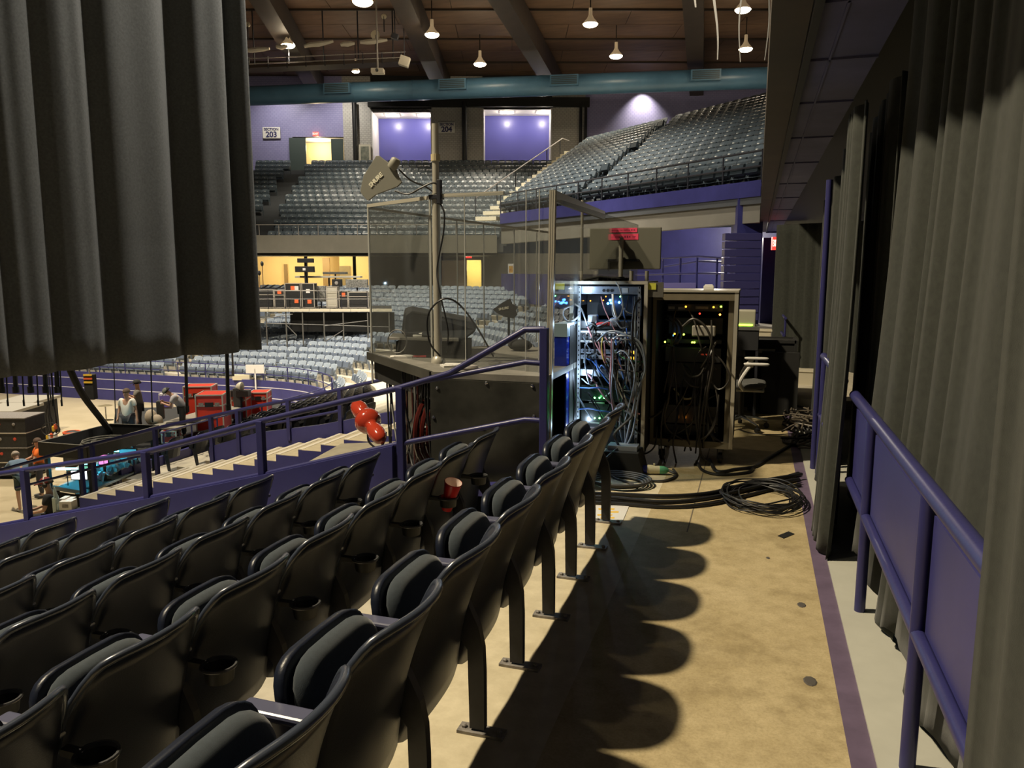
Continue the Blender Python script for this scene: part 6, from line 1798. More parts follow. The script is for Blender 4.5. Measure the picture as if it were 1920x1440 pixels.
person('person in a blue-grey top and dark shorts leaning forward at the left edge', on_floor(14, 19.9), LEFT * .75 + _fh * .6, dict(che=(0, .10, 1.20), nk=(0, .22, 1.38), hd=(0, .30, 1.47), ht=(0, .34, 1.56), sl=(-.18, .16, 1.33), sr=(.18, .16, 1.33), el=(-.24, .34, 1.14), er=(.22, .36, 1.14), wl=(-.18, .54, 1.08), wr=(.16, .56, 1.08)), (.13, .19, .26), (.03, .05, .05), shorts=True, long_sleeve=True, hair=(.30, .25, .2), shoe=(.35, .33, .3))
person('person in an orange T-shirt working at the dark rack', on_floor(50, 21.2), LEFT * .8 - _fh * .55, dict(el=(-.26, .12, 1.15), er=(.24, .14, 1.15), wl=(-.10, .33, 1.10), wr=(.12, .34, 1.10)), (.85, .17, .02), (.05, .05, .06), hair=(.10, .06, .04))
person('seated person in a dark red cap, headset and black T-shirt', on_floor(70, 17.4) + Vector((0, 0, .05)), LEFT * .9 - _fh * .3, dict(pel=(0, 0, .50), che=(0, .03, .82), nk=(0, .05, 1.05), hd=(0, .09, 1.17), ht=(0, .09, 1.27), sl=(-.19, .04, .99), sr=(.19, .04, .99), el=(-.25, .10, .72), er=(.25, .10, .72), wl=(-.16, .34, .66), wr=(.16, .34, .66), hl=(-.10, .04, .48), hr=(.10, .04, .48), kl=(-.13, .44, .50), kr=(.13, .44, .50), al=(-.13, .44, .09), ar=(.13, .44, .09), tl=(-.13, .60, .04), tr=(.13, .60, .04)), (.016, .016, .016), (.03, .03, .035), cap=(.20, .022, .02), headset=True, sc_=1.2)
person('person in a white T-shirt standing behind the black open cart', on_stage(228, 21.6), -_fh * .95 - _r * .1, dict(wl=(-.30, .05, .88), wr=(.24, .10, .90)), (.78, .76, .68), (.06, .06, .07), hair=(.12, .08, .05))
person('person in a grey T-shirt and dark cap with raised hands', on_stage(250, 23.3), LEFT * .85 - _fh * .4, dict(el=(-.22, .14, 1.18), er=(.22, .14, 1.18), wl=(-.06, .30, 1.26), wr=(.06, .30, 1.28)), (.19, .175, .15), (.05, .05, .05), cap=(.03, .03, .03), hair=(.02, .02, .02))
person('person in a pale grey T-shirt and cap bending over the desk', on_stage(333, 22.9), LEFT * .9 - _fh * .3, dict(che=(0, .14, 1.18), nk=(0, .30, 1.36), hd=(0, .40, 1.43), ht=(0, .47, 1.50), sl=(-.18, .22, 1.31), sr=(.18, .22, 1.31), el=(-.22, .32, 1.04), er=(.22, .32, 1.04), wl=(-.08, .50, 1.10), wr=(.08, .50, 1.12)), (.42, .40, .42), (.05, .05, .05), cap=(.16, .16, .13), hair=(.02, .02, .02))
c = on_stage(350, 24.2)
t = thing('stage_platform', 'low black stage platform carrying the crew and the red cases', 'stage platform', Vector((c.x, c.y, AZ)))
b = MB(); b.prism([V((188 - 960) / F * 20.6, 20.6, PZ0 - .08), V((300 - 960) / F * 21.4, 21.4, PZ0 - .08), V((505 - 960) / F * 26.3, 26.3, PZ0 - .08), V((520 - 960) / F * 29, 29.0, PZ0 - .08), V((205 - 960) / F * 28, 28.0, PZ0 - .08)], (0, 0, .08)); b.build('deck', BLKM, t)
b = MB(); b.prism([V((190 - 960) / F * 20.7, 20.7, AZ), V((299 - 960) / F * 21.5, 21.5, AZ), V((503 - 960) / F * 26.4, 26.4, AZ), V((518 - 960) / F * 28.9, 28.9, AZ), V((207 - 960) / F * 27.9, 27.9, AZ)], (0, 0, PZ0 - .08 - AZ)); b.build('skirt', BLKM, t)
# a low stool for the seated person
c = on_floor(72, 17.4); b = MB(); b.cbox(c + Vector((0, 0, .44)), .42, .42, .06, .3)
t = thing('stool', 'low black stool under the seated person in the red cap', 'stool', c); b.build('seat', BLK, t, bevel=.02)
for a in range(4):
    b = MB(); an = .3 + math.pi / 4 + a * math.pi / 2; b.tube([c + Vector((.26 * math.cos(an), .26 * math.sin(an), 0)), c + Vector((.2 * math.cos(an), .2 * math.sin(an), .42))], .015, 6); b.build('leg', STEELDK, t)

# ================================================================ EQUIPMENT ON THE ARENA FLOOR
RED = mat('red_case_laminate', (0.62, 0.045, 0.022), .4)
LOGO = mat('cream_logo', (0.78, 0.70, 0.60), .5)
CTR = mat('case_trim_pale', (0.55, 0.50, 0.42), .4, metal=.4)
for px, d, w, dp, h, lab, lg in ((369, 25.6, .90, .7, 1.22, 'red road case at the back left of the red group', None), (392, 23.8, .80, .9, 1.24, 'large red road case with a pale logo in front of the others', LOGO), (445, 25.8, .48, .7, .98, 'narrow red road case behind the thick hanging strap', None), (482, 26.6, .60, .7, .86, 'red road case furthest to the right', None), (308, 21.9, .40, .4, .45, 'red road case half hidden under the grey table', None)):
    road_case('road_case', lab, on_stage(px, d), w, dp, h, YAW + (.22 if px == 394 else .1), RED, CTR, True, lg, casters=.12)
GREYC = mat('pale_grey_case', (0.42, 0.39, 0.31), .5)
road_case('road_case', 'low pale grey road case beside the black open cart', on_floor(160, 22.6), .80, .9, .62, YAW + .2, GREYC, CTR, True, casters=.10)
road_case('road_case', 'black road case with a red stripe under the drape', on_floor(150, 24.6), .85, .7, 1.05, YAW, BLKM, BLKM, False, casters=.10)
q = on_floor(150, 24.6); b = MB(); b.obox(q - _fh * .36 + Vector((0, 0, .80)), _r * .34, _fh * .01, Vector((0, 0, .05))); b.build('red_stripe', mat('red_stripe', (.7, .04, .03), .5), [o for o in bpy.data.objects if o.get('label') == 'black road case with a red stripe under the drape'][0])
# black open cart
def quad(z, ins=0.0):
    P = [atz(72, 829, -2.3), atz(163, 836, -2.3), atz(297, 798, -2.3), atz(206, 795, -2.3)]
    c = sum(P, Vector()) / 4
    return [Vector((p.x + (c.x - p.x) * ins, p.y + (c.y - p.y) * ins, z)) for p in P]
Q = quad(-2.3); c = sum(Q, Vector()) / 4
t = thing('open_cart', 'large black open-topped wooden cart holding coiled cable', 'cart', (c.x, c.y, AZ))
CARTM = mat('black_painted_wood', (0.028, 0.028, 0.026), .6, noise=.2, nscale=3)
for i in range(4):
    a, e = Q[i], Q[(i + 1) % 4]; b = MB(); b.bar((a.x, a.y, -2.46), (e.x, e.y, -2.46), .035, .32); b.build('side_board', CARTM, t)
    b = MB(); b.bar((a.x, a.y, -2.295), (e.x, e.y, -2.295), .045, .012); b.build('rim', mat('worn_rim', (0.16, 0.15, 0.13), .5), t)
b = MB(); b.prism([(p.x, p.y, -2.63) for p in Q], (0, 0, .02)); b.build('floor_board', CARTM, t)
for p in quad(0, .12):
    b = MB(); b.bar((p.x, p.y, AZ), (p.x, p.y, -2.6), .08, .08); b.build('leg', CARTM, t)
b = MB(); b.prism([(p.x, p.y, AZ + .5) for p in quad(0, .12)], (0, 0, .05)); b.build('shelf', CARTM, t)
t = thing('cable_coil', 'grey cable coiled inside the black open cart', 'cable coil', (c.x, c.y, -2.61))
rnd = random.Random(2)
for i in range(7):
    b = MB(); cx = c + Vector((rnd.uniform(-.15, .35), rnd.uniform(-.2, .4), 0)); b.tube([(cx.x + (.3 + .03 * i) * math.cos(k * .52), cx.y + (.4 + .02 * i) * math.sin(k * .52), -2.585 + .022 * i) for k in range(12)], .02, 6, closed=True); b.build('loop', mat('grey_olive_cable', (0.11, 0.105, 0.085), .5), t, smooth=True)
# lighting control station in cyan light
CY_ = mat('cyan_lamp_glow', (.1, .8, 1), .5, emit=(.08, .72, 1.0), estr=14)
c = on_floor(150, 17.6)
t = thing('control_desk', 'lighting control desk bathed in cyan work light', 'control desk', c)
DZ2 = -3.45
def dk(px, py): return atz(px, py, DZ2)
P = [dk(100, 915), dk(160, 925), dk(280, 872), dk(218, 862)]
PALEBL = mat('pale_desk_laminate', (0.42, 0.52, 0.56), .4)
b = MB(); b.prism([p - Vector((0, 0, .05)) for p in P], (0, 0, .05)); b.build('desk_top', PALEBL, t)
for i in range(4):
    q = P[i].lerp(sum(P, Vector()) / 4, .08); b = MB(); b.bar((q.x, q.y, AZ), (q.x, q.y, DZ2 - .05), .06, .06); b.build('leg', STEELDK, t)
b = MB(); b.bar(P[0].lerp(P[1], .1) - Vector((0, 0, .5)), P[1].lerp(P[0], .05) - Vector((0, 0, .5)), .03, .85); b.build('front_board', BLKM, t)
b = MB(); b.bar(P[0] + Vector((0, 0, .03)), P[1] + Vector((0, 0, .03)), .05, .06); b.build('front_rail', MATS['pale_blue_lid'], t)
for f, lab in ((.12, 0), (.45, 1), (.8, 2)):
    q = P[0].lerp(P[3], f) + Vector((.25, -.05, .42)); b = MB(); b.tube([q - _r * .25, q + _r * .25], .03, 8); b.build('work_lamp', CY_, t)
    point('work_lamp_light', q + Vector((0, 0, -.06)), 60, (.08, .70, 1.0))
    b = MB(); b.tube([q - Vector((0, 0, .42)), q], .012, 6); b.build('lamp_stem', BLK, t)
scr = mat('white_screen_glow', (1, 1, 1), .5, emit=(.90, .96, 1), estr=2.6)
def monitor_at(px, py, d, w, h, lab, m_):
    c = atv(px, py, d); t = thing('computer_monitor', lab, 'monitor', (c.x, c.y, DZ2))
    b = MB(); b.obox(c + _fh * .03, _r * (w / 2 + .02), _fh * .02, Vector((0, 0, h / 2 + .02))); b.build('bezel', BLK, t)
    b = MB(); b.obox(c + _fh * .006, _r * (w / 2), _fh * .004, Vector((0, 0, h / 2))); b.build('screen', m_, t)
    b = MB(); b.bar((c.x, c.y + .03, DZ2), (c.x, c.y + .03, c.z), .05, .05); b.cbox((c.x, c.y + .03, DZ2 + .012), .22, .16, .02); b.build('stand', BLK, t)
monitor_at(148, 891, 17.4, .36, .20, 'bright white screen on the cyan-lit control desk', scr)
monitor_at(166, 882, 17.9, .26, .20, 'dim green-tinted screen behind the bright white one', mat('green_screen_glow', (.2, .6, .4), .5, emit=(.15, .5, .35), estr=.8))
monitor_at(193, 862, 18.6, .22, .24, 'pink-lit screen at the back of the control desk', mat('pink_screen_glow', (.9, .3, .7), .5, emit=(.9, .25, .65), estr=1.0))
monitor_at(240, 852, 19.4, .42, .26, 'dark monitor further along the control desk', mat('blue_screen_glow', (.1, .4, .6), .5, emit=(.05, .35, .5), estr=.7))
for px, py, d, w, h, lab in ((128, 946, 16.9, .28, .20, 'white carton in front of the control desk'), (122, 937, 17.05, .12, .12, 'small white carton on the larger one, left'), (133, 938, 17.05, .12, .10, 'small white carton on the larger one, right')):
    cc_ = atv(px, py, d); b = MB(); b.obox(cc_, _r * (w / 2), _fh * .12, Vector((0, 0, h / 2))); b.obox(cc_ - _fh * .121, _r * (w * .25), _fh * .002, Vector((0, 0, h * .2)), 1); tag(b.build('carton', [WHITE, PLATE]), lab, 'carton')
# crate that the cartons stand on
cc_ = atv(128, 958, 16.9); b = MB(); b.obox(Vector((cc_.x, cc_.y + .05, (cc_.z + AZ) / 2 + .0)), _r * .26, _fh * .2, Vector((0, 0, (cc_.z - AZ) / 2 + .02))); tag(b.build('black_crate', BLKM, bevel=.01), 'black crate under the white cartons', 'crate')
# bottles at the desk corner
for i, (px, py) in enumerate(((103, 925), (107, 935))):
    q = atv(px, py, 16.9); b = MB(); b.lathe([(.035, 0), (.035, .16), (.012, .22), (.012, .25), (0, .25)], 10, q - Vector((0, 0, .1))); b.cbox((q.x, q.y, (q.z - .1 + AZ) / 2), .1, .1, q.z - .1 - AZ)
    tag(b.build('water_bottle', mat('clear_bottle', (.5, .62, .62), .15, spec=.7), smooth=True), 'clear bottle beside the control desk, ' + ('upper one' if i == 0 else 'lower one'), 'bottle')
# clutter glowing further along: draped plastic sheet
c = on_floor(228, 18.8); b = MB()
nx, ny = 16, 10; rnd = random.Random(8)
for j in range(ny + 1):
    for i in range(nx + 1):
        p = P[1].lerp(P[2], .25 + .7 * i / nx).lerp(P[0].lerp(P[3], .25 + .7 * i / nx), j / ny)
        b.v.append((p.x, p.y, DZ2 + .05 + .16 * abs(math.sin(i * 1.1 + j * .5)) + rnd.uniform(0, .10)))
b.f = [(j * (nx + 1) + i, j * (nx + 1) + i + 1, (j + 1) * (nx + 1) + i + 1, (j + 1) * (nx + 1) + i) for j in range(ny) for i in range(nx)]; b.m = [0] * len(b.f)
o = b.build('plastic_sheet', mat('pale_plastic_sheet', (.5, .58, .60), .25)); o.modifiers.new('thick', 'SOLIDIFY').thickness = .006
tag(o, 'crumpled pale plastic sheet on the cyan-lit desk', 'plastic sheet')
# grey work table with black gear
TZ = -2.75
def tz(px, py, z=TZ): return atz(px, py, z)
P2 = [tz(280, 799), tz(330, 803), tz(455, 765), tz(415, 758)]
c = sum(P2, Vector()) / 4
t = thing('work_table', 'long grey work table in front of the red cases', 'table', (c.x, c.y, PZ0))
b = MB(); b.prism([p - Vector((0, 0, .06)) for p in P2], (0, 0, .06)); b.build('table_top', mat('grey_table_cover', (0.26, 0.24, 0.19), .7), t)
for p in P2:
    q = p.lerp(c, .08); b = MB(); b.bar((q.x, q.y, PZ0), (q.x, q.y, TZ - .06), .06, .06); b.build('leg', STEELDK, t)
for px, py, w, dp, h, lab, m_ in ((330, 796, .55, .4, .05, 'black folded cloth on the grey work table', BLKM), (362, 792, .40, .3, .04, 'black flat case beside the folded cloth', BLKM), (302, 785, .20, .2, .55, 'dark grey speaker standing on the work table', mat('dark_speaker', (.05, .05, .05), .7)), (445, 762, .22, .2, .62, 'black upright speaker on the table before the red cases', MATS['dark_speaker']), (405, 780, .7, .35, .03, 'thin grey board lying on the work table', GREYC), (312, 766, .42, .08, .50, 'white framed purple panel behind the work table', WHITE)):
    p = tz(px, py); b = MB(); b.cbox(p + Vector((0, 0, h / 2)), w, dp, h, YAW + .3); b.cbox(p + Vector((0, 0, h + .006)), w * .8, dp * .7, .012, YAW + .3)
    o = b.build({'black folded cloth on the grey work table': 'folded_cloth', 'black flat case beside the folded cloth': 'flat_case', 'thin grey board lying on the work table': 'thin_board', 'white framed purple panel behind the work table': 'display_panel'}.get(lab, 'speaker'), m_, bevel=.012); tag(o, lab, {'folded_cloth': 'cloth', 'flat_case': 'case', 'thin_board': 'board', 'display_panel': 'panel'}.get(o.name.split('.')[0], 'speaker'))
p = tz(312, 766); b = MB(); b.cbox(p + Vector((0, 0, .25)) - _fh * .07, .32, .02, .38, YAW + .3); b.build('panel_face', mat('lavender_face', (.22, .16, .55), .5), [o for o in bpy.data.objects if o.get('label') == 'white framed purple panel behind the work table'][0])
p = atv(444, 725, 25.4); b = MB(); b.lathe([(.0, 0), (.10, .02), (.16, .10), (.16, .18), (.10, .22), (0, .23)], 12, p, (1, .2, 0)); b.tube([p, p + Vector((.05, 0, -1.3))], .05, 8)
t = thing('stage_light', 'pale moving stage light on a black stand before the purple wall', 'stage light', (p.x, p.y, PZ0)); b.build('head', mat('pale_fixture', (0.55, 0.50, 0.38), .4), t, smooth=True)
b = MB(); b.obox(p + Vector((.1, 0, -.22)), _r * .33, _fh * .15, Vector((0, 0, .10))); b.tube([p + Vector((.1, 0, -.2)), (p.x + .1, p.y, PZ0)], .07, 8); b.lathe([(.3, 0), (.3, .03), (.06, .05)], 14, (p.x + .1, p.y, PZ0)); b.build('yoke_stand', BLK, t)

# hanging black straps and chains from the roof above the stage
def strap(px, py0, py1, d, w, lab, m_=BLKM, lean=0):
    a = atv(px, py1, d); e = atv(px + lean, py0, d); e.z = max(e.z, 2.2); e2 = Vector((e.x, e.y, 6.5))
    b = MB(); b.tube([a, Vector((e.x, e.y, e.z)), e2], w / 2, 8); b.tube([a + Vector((0, 0, -.02)), a + Vector((0, 0, .14))], w * .7, 8)
    tag(b.build('hanging_strap', m_, smooth=True), lab, 'strap')
for i, (px, py1, w, lab) in enumerate(((351, 771, .085, 'thick black hanging strap in front of the red cases'), (428, 768, .10, 'thick black hanging strap right of the large red case'), (437, 704, .05, 'grey hanging chain beside the thick right strap'), (286, 790, .035, 'thin black hanging cable in front of the bending person'), (217, 792, .025, 'thin black hanging cable in front of the white T-shirt'))):
    strap(px, 620, py1, 20.5, w, lab, PLATE if 'chain' in lab else BLKM)
for i, px in enumerate((4, 15, 30, 45, 58, 72, 86, 100, 108, 116)):
    strap(px, 640, 735 if i % 2 == 0 else 760, 19.5, .11 if i % 2 == 0 else .035, ['first', 'second', 'third', 'fourth', 'fifth', 'sixth', 'seventh', 'eighth', 'ninth', 'tenth'][i] + ' black strap from the left hanging below the masking drape')
b = MB(); b.tube(curve_pts([atv(112, 640, 17.0), atv(130, 690, 17.2), atv(155, 740, 17.6), atv(188, 784, 18.4), atv(205, 806, 18.8)], 6), .075, 8)
tag(b.build('hanging_strap', BLKM, smooth=True), 'thick slanting black hose hanging into the open cart', 'hose')
# black module stack on the left
c = on_floor(4, 23.6)
t = thing('amplifier_stack', 'tall stack of black amplifier modules with pale edges at the left edge', 'amplifier rack', c)
for i in range(4):
    z = AZ + .1 + i * .46
    b = MB(); b.obox(c + Vector((0, 0, z + .21 - AZ)), _r * .75, _fh * .5, Vector((0, 0, .205))); md_ = b.build('module', mat('black_module', (.018, .017, .016), .5, noise=.4, nscale=12), t)
    b = MB(); b.obox(c + Vector((0, 0, z + .435 - AZ)), _r * .77, _fh * .52, Vector((0, 0, .016))); b.build('edge_trim', CTR if i % 2 == 0 else PLATE, t)
    for k in range(3):
        q = c - _fh * .505 + _r * (-.5 + .45 * k) + Vector((0, 0, z + .25 - AZ)); b = MB(); b.lathe([(.05, 0), (.05, .01), (.02, .02), (0, .02)], 10, q, -_fh); b.build('dial', PLATE if (i + k) % 2 else mat('red_strip', (0.55, 0.06, 0.03), .5), md_)
# stage deck blocks
for px, d, py, w, lab in ((0, 27.0, 764, .75, 'pale stage deck block behind the amplifier stack'), (38, 29.5, 748, .8, 'longer pale stage deck block further back')):
    c = on_floor(px, d); z = zpy(py, d); t = thing('stage_deck', lab, 'stage deck', c)
    b = MB(); b.obox(Vector((c.x, c.y, z - .05)), _r * w, _fh * .9, Vector((0, 0, .05))); b.build('deck_top', mat('pale_deck', (.30, .28, .23), .6), t)
    b = MB(); b.obox(Vector((c.x, c.y, (z - .1 + AZ) / 2)), _r * (w - .1), _fh * .8, Vector((0, 0, (z - .1 - AZ) / 2))); b.build('skirt', BLKM, t)
# black hanging bag and coloured connector tree
c = on_floor(118, 24.0); b = MB(); b.lathe([(0, 0), (.22, .03), (.30, .3), (.30, 1.0), (.24, 1.28), (.10, 1.34), (0, 1.34)], 16, c)
t = thing('cable_bag', 'tall black cable bag standing on the arena floor', 'bag', c); b.build('bag', mat('black_bag', (.03, .03, .027), .5), t, smooth=True)
b = MB(); b.tube([c + Vector((.24 * math.cos(a * .5), .24 * math.sin(a * .5), 1.30)) for a in range(13)], .03, 6); b.build('rim', mat('orange_rim', (.7, .12, .04), .5), t)
c = on_floor(96, 23.0); rnd = random.Random(1); t = thing('cable_tree', 'bunch of hanging cables with yellow connectors', 'cables', Vector((c.x, c.y, -3.2)))
for i in range(9):
    a = atv(94 + rnd.uniform(-6, 8), 738, 23); z = rnd.uniform(-3.6, -2.9); e = Vector((a.x + rnd.uniform(-.2, .2), a.y, z)); b = MB(); b.tube(curve_pts([Vector((a.x, a.y, -.6)), a, (a + e) / 2 + Vector((rnd.uniform(-.15, .15), 0, 0)), e], 5), .014, 6); cb = b.build('cable', RUBBER, t, smooth=True)
    b = MB(); b.lathe([(.04, 0), (.05, .05), (.05, .14), (.02, .18)], 8, e - Vector((0, 0, .1))); b.build('connector', [mat('yellow_connector', (.8, .5, .05), .4), mat('orange_rim', (.7, .12, .04), .5), WHITE][i % 3], cb)
b = MB(); cc_ = atv(95, 805, 22.5); b.tube([cc_ + _r * (.28 * math.cos(k * .45)) + Vector((0, 0, .2 * math.sin(k * .45))) for k in range(14)], .014, 6, closed=True); b.build('cable', RUBBER, t, smooth=True)
c = atv(170, 725, 25); b = MB(); b.obox(c, _r * .16, _fh * .12, Vector((0, 0, .42)))
t = thing('chain_hoist', 'black and yellow hanging hoist below the drape edge', 'hoist', c); b.build('body', BLKM, t, bevel=.03)
for k in range(3):
    b = MB(); b.obox(c + Vector((0, 0, .40 - .12 * k)) - _fh * .13, _r * .14, _fh * .012, Vector((0, 0, .03))); b.build('stripe', MATS['yellow_connector'] if k != 1 else MATS['orange_rim'], t)
b = MB(); b.tube([c + Vector((0, 0, .4)), Vector((c.x, c.y, 5))], .03, 6); b.build('chain', PLATE, t)
c = on_floor(186, 26.5); t = thing('cymbal_stand', 'drum hardware stand with two pale cymbals by the purple wall', 'cymbal stand', c)
b = MB(); b.tube([c, c + Vector((0, 0, 1.75))], .02, 6); b.build('pole', CHROME, t)
for k in range(3):
    b = MB(); an = k * 2.1; b.tube([c + Vector((0, 0, .5)), c + Vector((.4 * math.cos(an), .4 * math.sin(an), 0))], .015, 6); b.build('leg', CHROME, t)
for zz in (1.2, 1.72):
    b = MB(); b.lathe([(.24, 0), (.08, .03), (0, .035)], 18, c + Vector((0, 0, zz))); b.build('cymbal', mat('brass_cymbal', (.6, .5, .3), .3, metal=.8), t, smooth=True)
c = on_floor(186, 25.6); b = MB(); b.lathe([(.35, 0), (.35, .5)], 20, c + Vector((0, 0, .35)), (.2, -1, 0)); b.lathe([(.36, .48), (.36, .51)], 20, c + Vector((0, 0, .35)), (.2, -1, 0)); tag(b.build('bass_drum', mat('dark_red_drum', (.10, .012, .012), .3), smooth=True), 'dark drum lying on its side before the purple wall', 'drum')
c = on_stage(272, 22.6); b = MB(); b.ball(c + Vector((0, 0, .70)), .20, 14, (1, .8, 1.2)); b.ball(c + Vector((.2, 0, .62)), .18, 12, (1.1, .8, 1)); tag(b.build('fabric_bundle', mat('beige_fabric', (.40, .33, .25), .9), smooth='all'), 'beige fabric bundle on the stage behind the cart', 'bundle')
# low black plinth holding the bundle off the floor
b = MB(); b.cbox(c + Vector((.15, 0, .21)), .9, .6, .42, YAW); b.cbox(c + Vector((.15, 0, .425)), .95, .65, .02, YAW); tag(b.build('flat_case', BLKM), 'low black case under the beige fabric bundle', 'case')

# ================================================================ FAR MIXING PLATFORM ON SCAFFOLD
MD = 39.0
def mp(px, py, dd=0.0): return V((px - 960) / F * (MD + dd), MD + dd, zpy(py, MD + dd))
dz = zpy(578, MD)
t = thing('scaffold_platform', 'scaffold platform with pale deck edge over the far seats', 'platform', mp(590, 640))
b = MB(); b.prism([mp(465, 576).xy.to_3d() + Vector((0, 0, dz - .16)), mp(735, 588).xy.to_3d() + Vector((0, 0, dz - .16)), mp(735, 588, 3.6).xy.to_3d() + Vector((0, 0, dz - .16)), mp(465, 576, 3.6).xy.to_3d() + Vector((0, 0, dz - .16))], (0, 0, .16)); b.build('deck', BLKM, t)
for i in range(7):
    a = mp(466 + i * 38.6, 578); e = mp(504 + i * 38.6, 578); b = MB(); b.bar((a.x, a.y, dz - .07), (e.x, e.y, dz - .07), .06, .15); b.build('deck_edge', mat('cream_edge', (.62, .56, .42), .5), t)
for px in (500, 537, 568, 608, 644, 690, 730):
    for dd in (0.05, 3.4):
        a = mp(px, 578, dd); b = MB(); b.tube([(a.x, a.y, -3.3 if dd < 1 else -2.3), (a.x, a.y, dz - .1)], .035, 6); b.build('leg', mat('dull_scaffold_tube', (.12, .115, .10), .5), t)
for a, e in (((500, 605), (730, 612)), ((608, 610), (690, 600)), ((537, 608), (556, 628)), ((608, 640), (644, 618)), ((470, 600), (550, 588))):
    b = MB(); b.tube([mp(*a, .05), mp(*e, .05)], .025, 6); b.build('brace', MATS['dull_scaffold_tube'], t)
a = mp(545, 585, .6); e = mp(740, 590, .6); b = MB(); b.bar((a.x, a.y, dz - .7), (e.x, e.y, dz - .7), .04, 1.0); b.build('black_skirt', BLKM, t)
for py in (545, 560):
    b = MB(); b.tube([mp(470, py, -.02), mp(735, py, -.02)], .018, 6); b.build('guard_rail', PLATE, t)
for px in (505, 537, 564, 600, 642, 690):
    a = mp(px, 545, -.02); b = MB(); b.tube([(a.x, a.y, dz), a], .02, 6); b.build('guard_post', STEELDK, t)
OR = mat('orange_label', (.75, .14, .04), .6)
def mcase(pa, pb, py, lab, dd=.5, body=BLKM, lbl=None, w2=.6):
    a = mp(pa, py, dd); e = mp(pb, py, dd); c = (a + e) / 2; w = (e - a).length
    rt = road_case('road_case', lab, (c.x, c.y, dz), w, w2, a.z - dz, YAW, body, CTR, False, casters=.06)
    if lbl:
        for k, (fx, fz) in enumerate(lbl):
            q = Vector((c.x, c.y, 0)) + _r * (w * (fx - .5)) - _fh * (w2 / 2 + .012) + Vector((0, 0, dz + (a.z - dz) * fz)); b = MB(); b.obox(q, _r * .10, _fh * .004, Vector((0, 0, .10))); b.build('paper_label', OR if k % 2 == 0 else WHITE, rt)
mcase(491, 519, 542, 'wide black case with pale frame at the left of the platform')
mcase(521, 539, 543, 'small black case second from the left on the platform', lbl=[(.5, .9)])
mcase(541, 569, 531, 'tall black case with orange labels on the platform', lbl=[(.5, .82), (.75, .82), (.72, .3)])
mcase(572, 594, 531, 'tall black case with an orange label low on its front', lbl=[(.6, .28), (.5, .7)])
mcase(640, 656, 545, 'black case with pale latches right of the mixing rack', lbl=[(.5, .8)])
mcase(658, 694, 547, 'low dark case at the right end of the platform')
mcase(617, 636, 537, 'narrow pale case standing in the middle of the platform', body=GREYC)
def mbox(nm, lab, cat, px, py, w, h, dd=1.0, m_=BLK, dp=.3, parts=()):
    c = mp(px, py, dd); t = thing(nm, lab, cat, (c.x, c.y, dz)); b = MB(); b.obox(c, _r * (w / 2), _fh * dp / 2, Vector((0, 0, h / 2))); b.build('body', m_, t, bevel=.01)
    b = MB(); b.bar((c.x, c.y, dz), (c.x, c.y, c.z - h / 2), .06, .06); b.cbox((c.x, c.y, dz + .012), .4, .3, .024, YAW); b.build('stand', STEELDK, t)
    return t, c
t, c = mbox('mixing_console', 'black mixing console raised on the far platform', 'mixing console', 576, 505, .95, .30); b = MB(); b.obox(c - _fh * .16, _r * .07, _fh * .01, Vector((0, 0, .06))); b.build('logo_mark', WHITE, t)
t, c = mbox('speaker', 'black monitor speaker hanging before the cream suite', 'speaker', 578, 489, .8, .22, 1.2)
t, c = mbox('keyboard_shelf', 'long grey shelf with gear behind the platform cases', 'shelf', 620, 519, 3.4, .10, 1.6, GREYC, .6)
t, c = mbox('keyboard_shelf', 'second grey shelf with a covered keyboard on the platform', 'shelf', 632, 512, 1.2, .12, 1.5, mat('dark_keys', (.08, .08, .07), .5), .5)
t, c = mbox('speaker', 'black wedge speaker on the platform shelf', 'speaker', 635, 530, .48, .38, .8); b = MB(); b.lathe([(.09, 0), (.09, .02), (.03, .03), (0, .03)], 12, c - _fh * .16, -_fh); b.build('cone', PLATE, t)
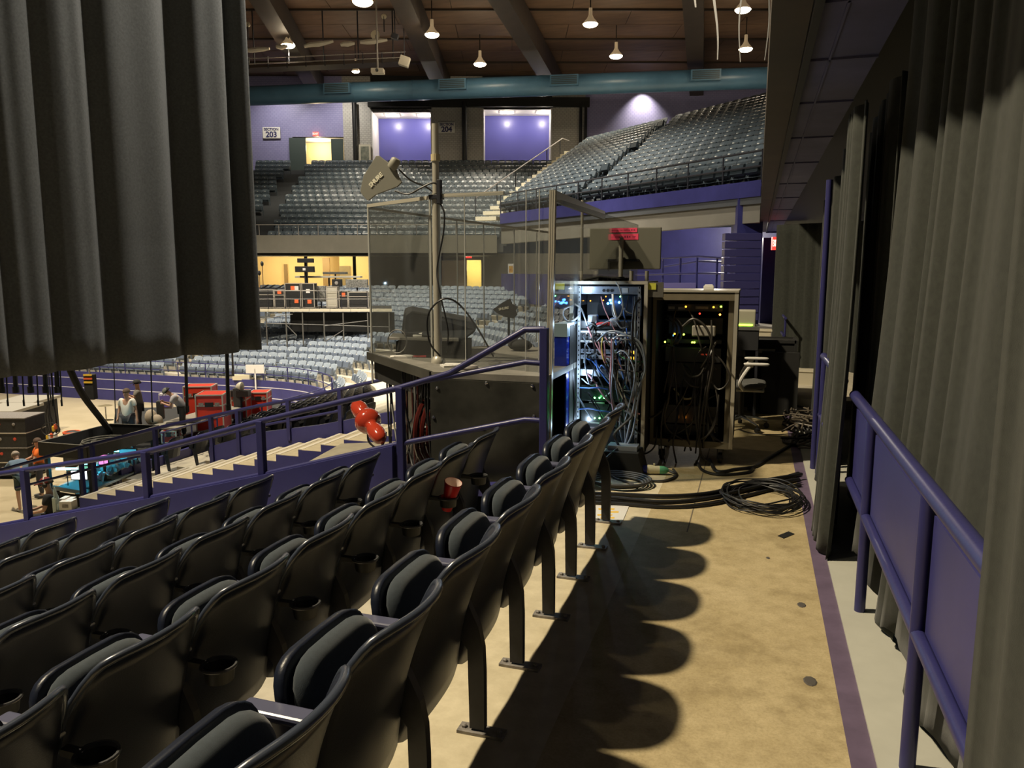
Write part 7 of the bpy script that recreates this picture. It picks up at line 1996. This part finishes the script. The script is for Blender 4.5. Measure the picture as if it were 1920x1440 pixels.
t, c = mbox('rack_frame', 'open rack frame with small gear on the right of the platform', 'rack', 672, 531, 1.1, .42, 1.0, mat('dark_gear', (.06, .06, .055), .5, col2=(.3, .29, .25), nscale=14), .4)
t, c = mbox('rack_frame', 'tangle of dark stand hardware in the middle of the platform', 'rack', 604, 550, .55, .8, .9, MATS['dark_gear'], .4)
for px, py, lab in ((497, 495, 'microphone stand with a raised head at the left of the platform'), (491, 512, 'short microphone stand at the far left of the platform')):
    a = mp(px, py, 1); b = MB(); b.tube([(a.x, a.y, dz), a], .018, 6); t = thing('microphone_stand', lab, 'microphone stand', (a.x, a.y, dz)); b.build('pole', mat('rust_pole', (.16, .08, .04), .5), t)
    b = MB(); b.ball(a, .10, 10, (.8, .8, 1.3)); b.build('head', BLK, t, smooth='all')
    b = MB(); b.lathe([(.18, 0), (.18, .02), (.02, .03)], 12, (a.x, a.y, dz)); b.build('base', BLK, t)
for px, py, lab in ((500, 535, 'left'), (512, 533, 'middle'), (528, 532, 'right')):
    c = mp(px, 541, .6); b = MB(); b.obox(c + Vector((0, 0, .10)), (_r * .9 + Vector((0, 0, .5))) * .20, _fh * .16, Vector((0, 0, .02))); b.obox(c + Vector((0, 0, .03)), _r * .2, _fh * .15, Vector((0, 0, .03))); tag(b.build('laptop', STEELDK), 'open laptop-like panel on the left platform cases, ' + lab + ' one of three', 'laptop')
# white notice on the aisle and stair block in the far bowl
a = atv(478, 692, 35.2); b = MB(); b.obox(a, _r * .42, _fh * .02, Vector((0, 0, .20))); b.obox(a - Vector((0, 0, .5)), _r * .03, _fh * .02, Vector((0, 0, .5))); tag(b.build('notice_board', WHITE), 'white board on the railing at the far aisle', 'board')
a = atv(457, 702, 36.0); b = MB(); b.obox(a + Vector((0, 0, -.1)), _r * .40, _fh * .4, Vector((0, 0, .12))); b.obox(a + Vector((0, .6, .05)), _r * .40, _fh * .3, Vector((0, 0, .12))); struct(b.build('stair_block', mat('cream_block', (.62, .56, .40), .7)), 'cream stair block at the far aisle')
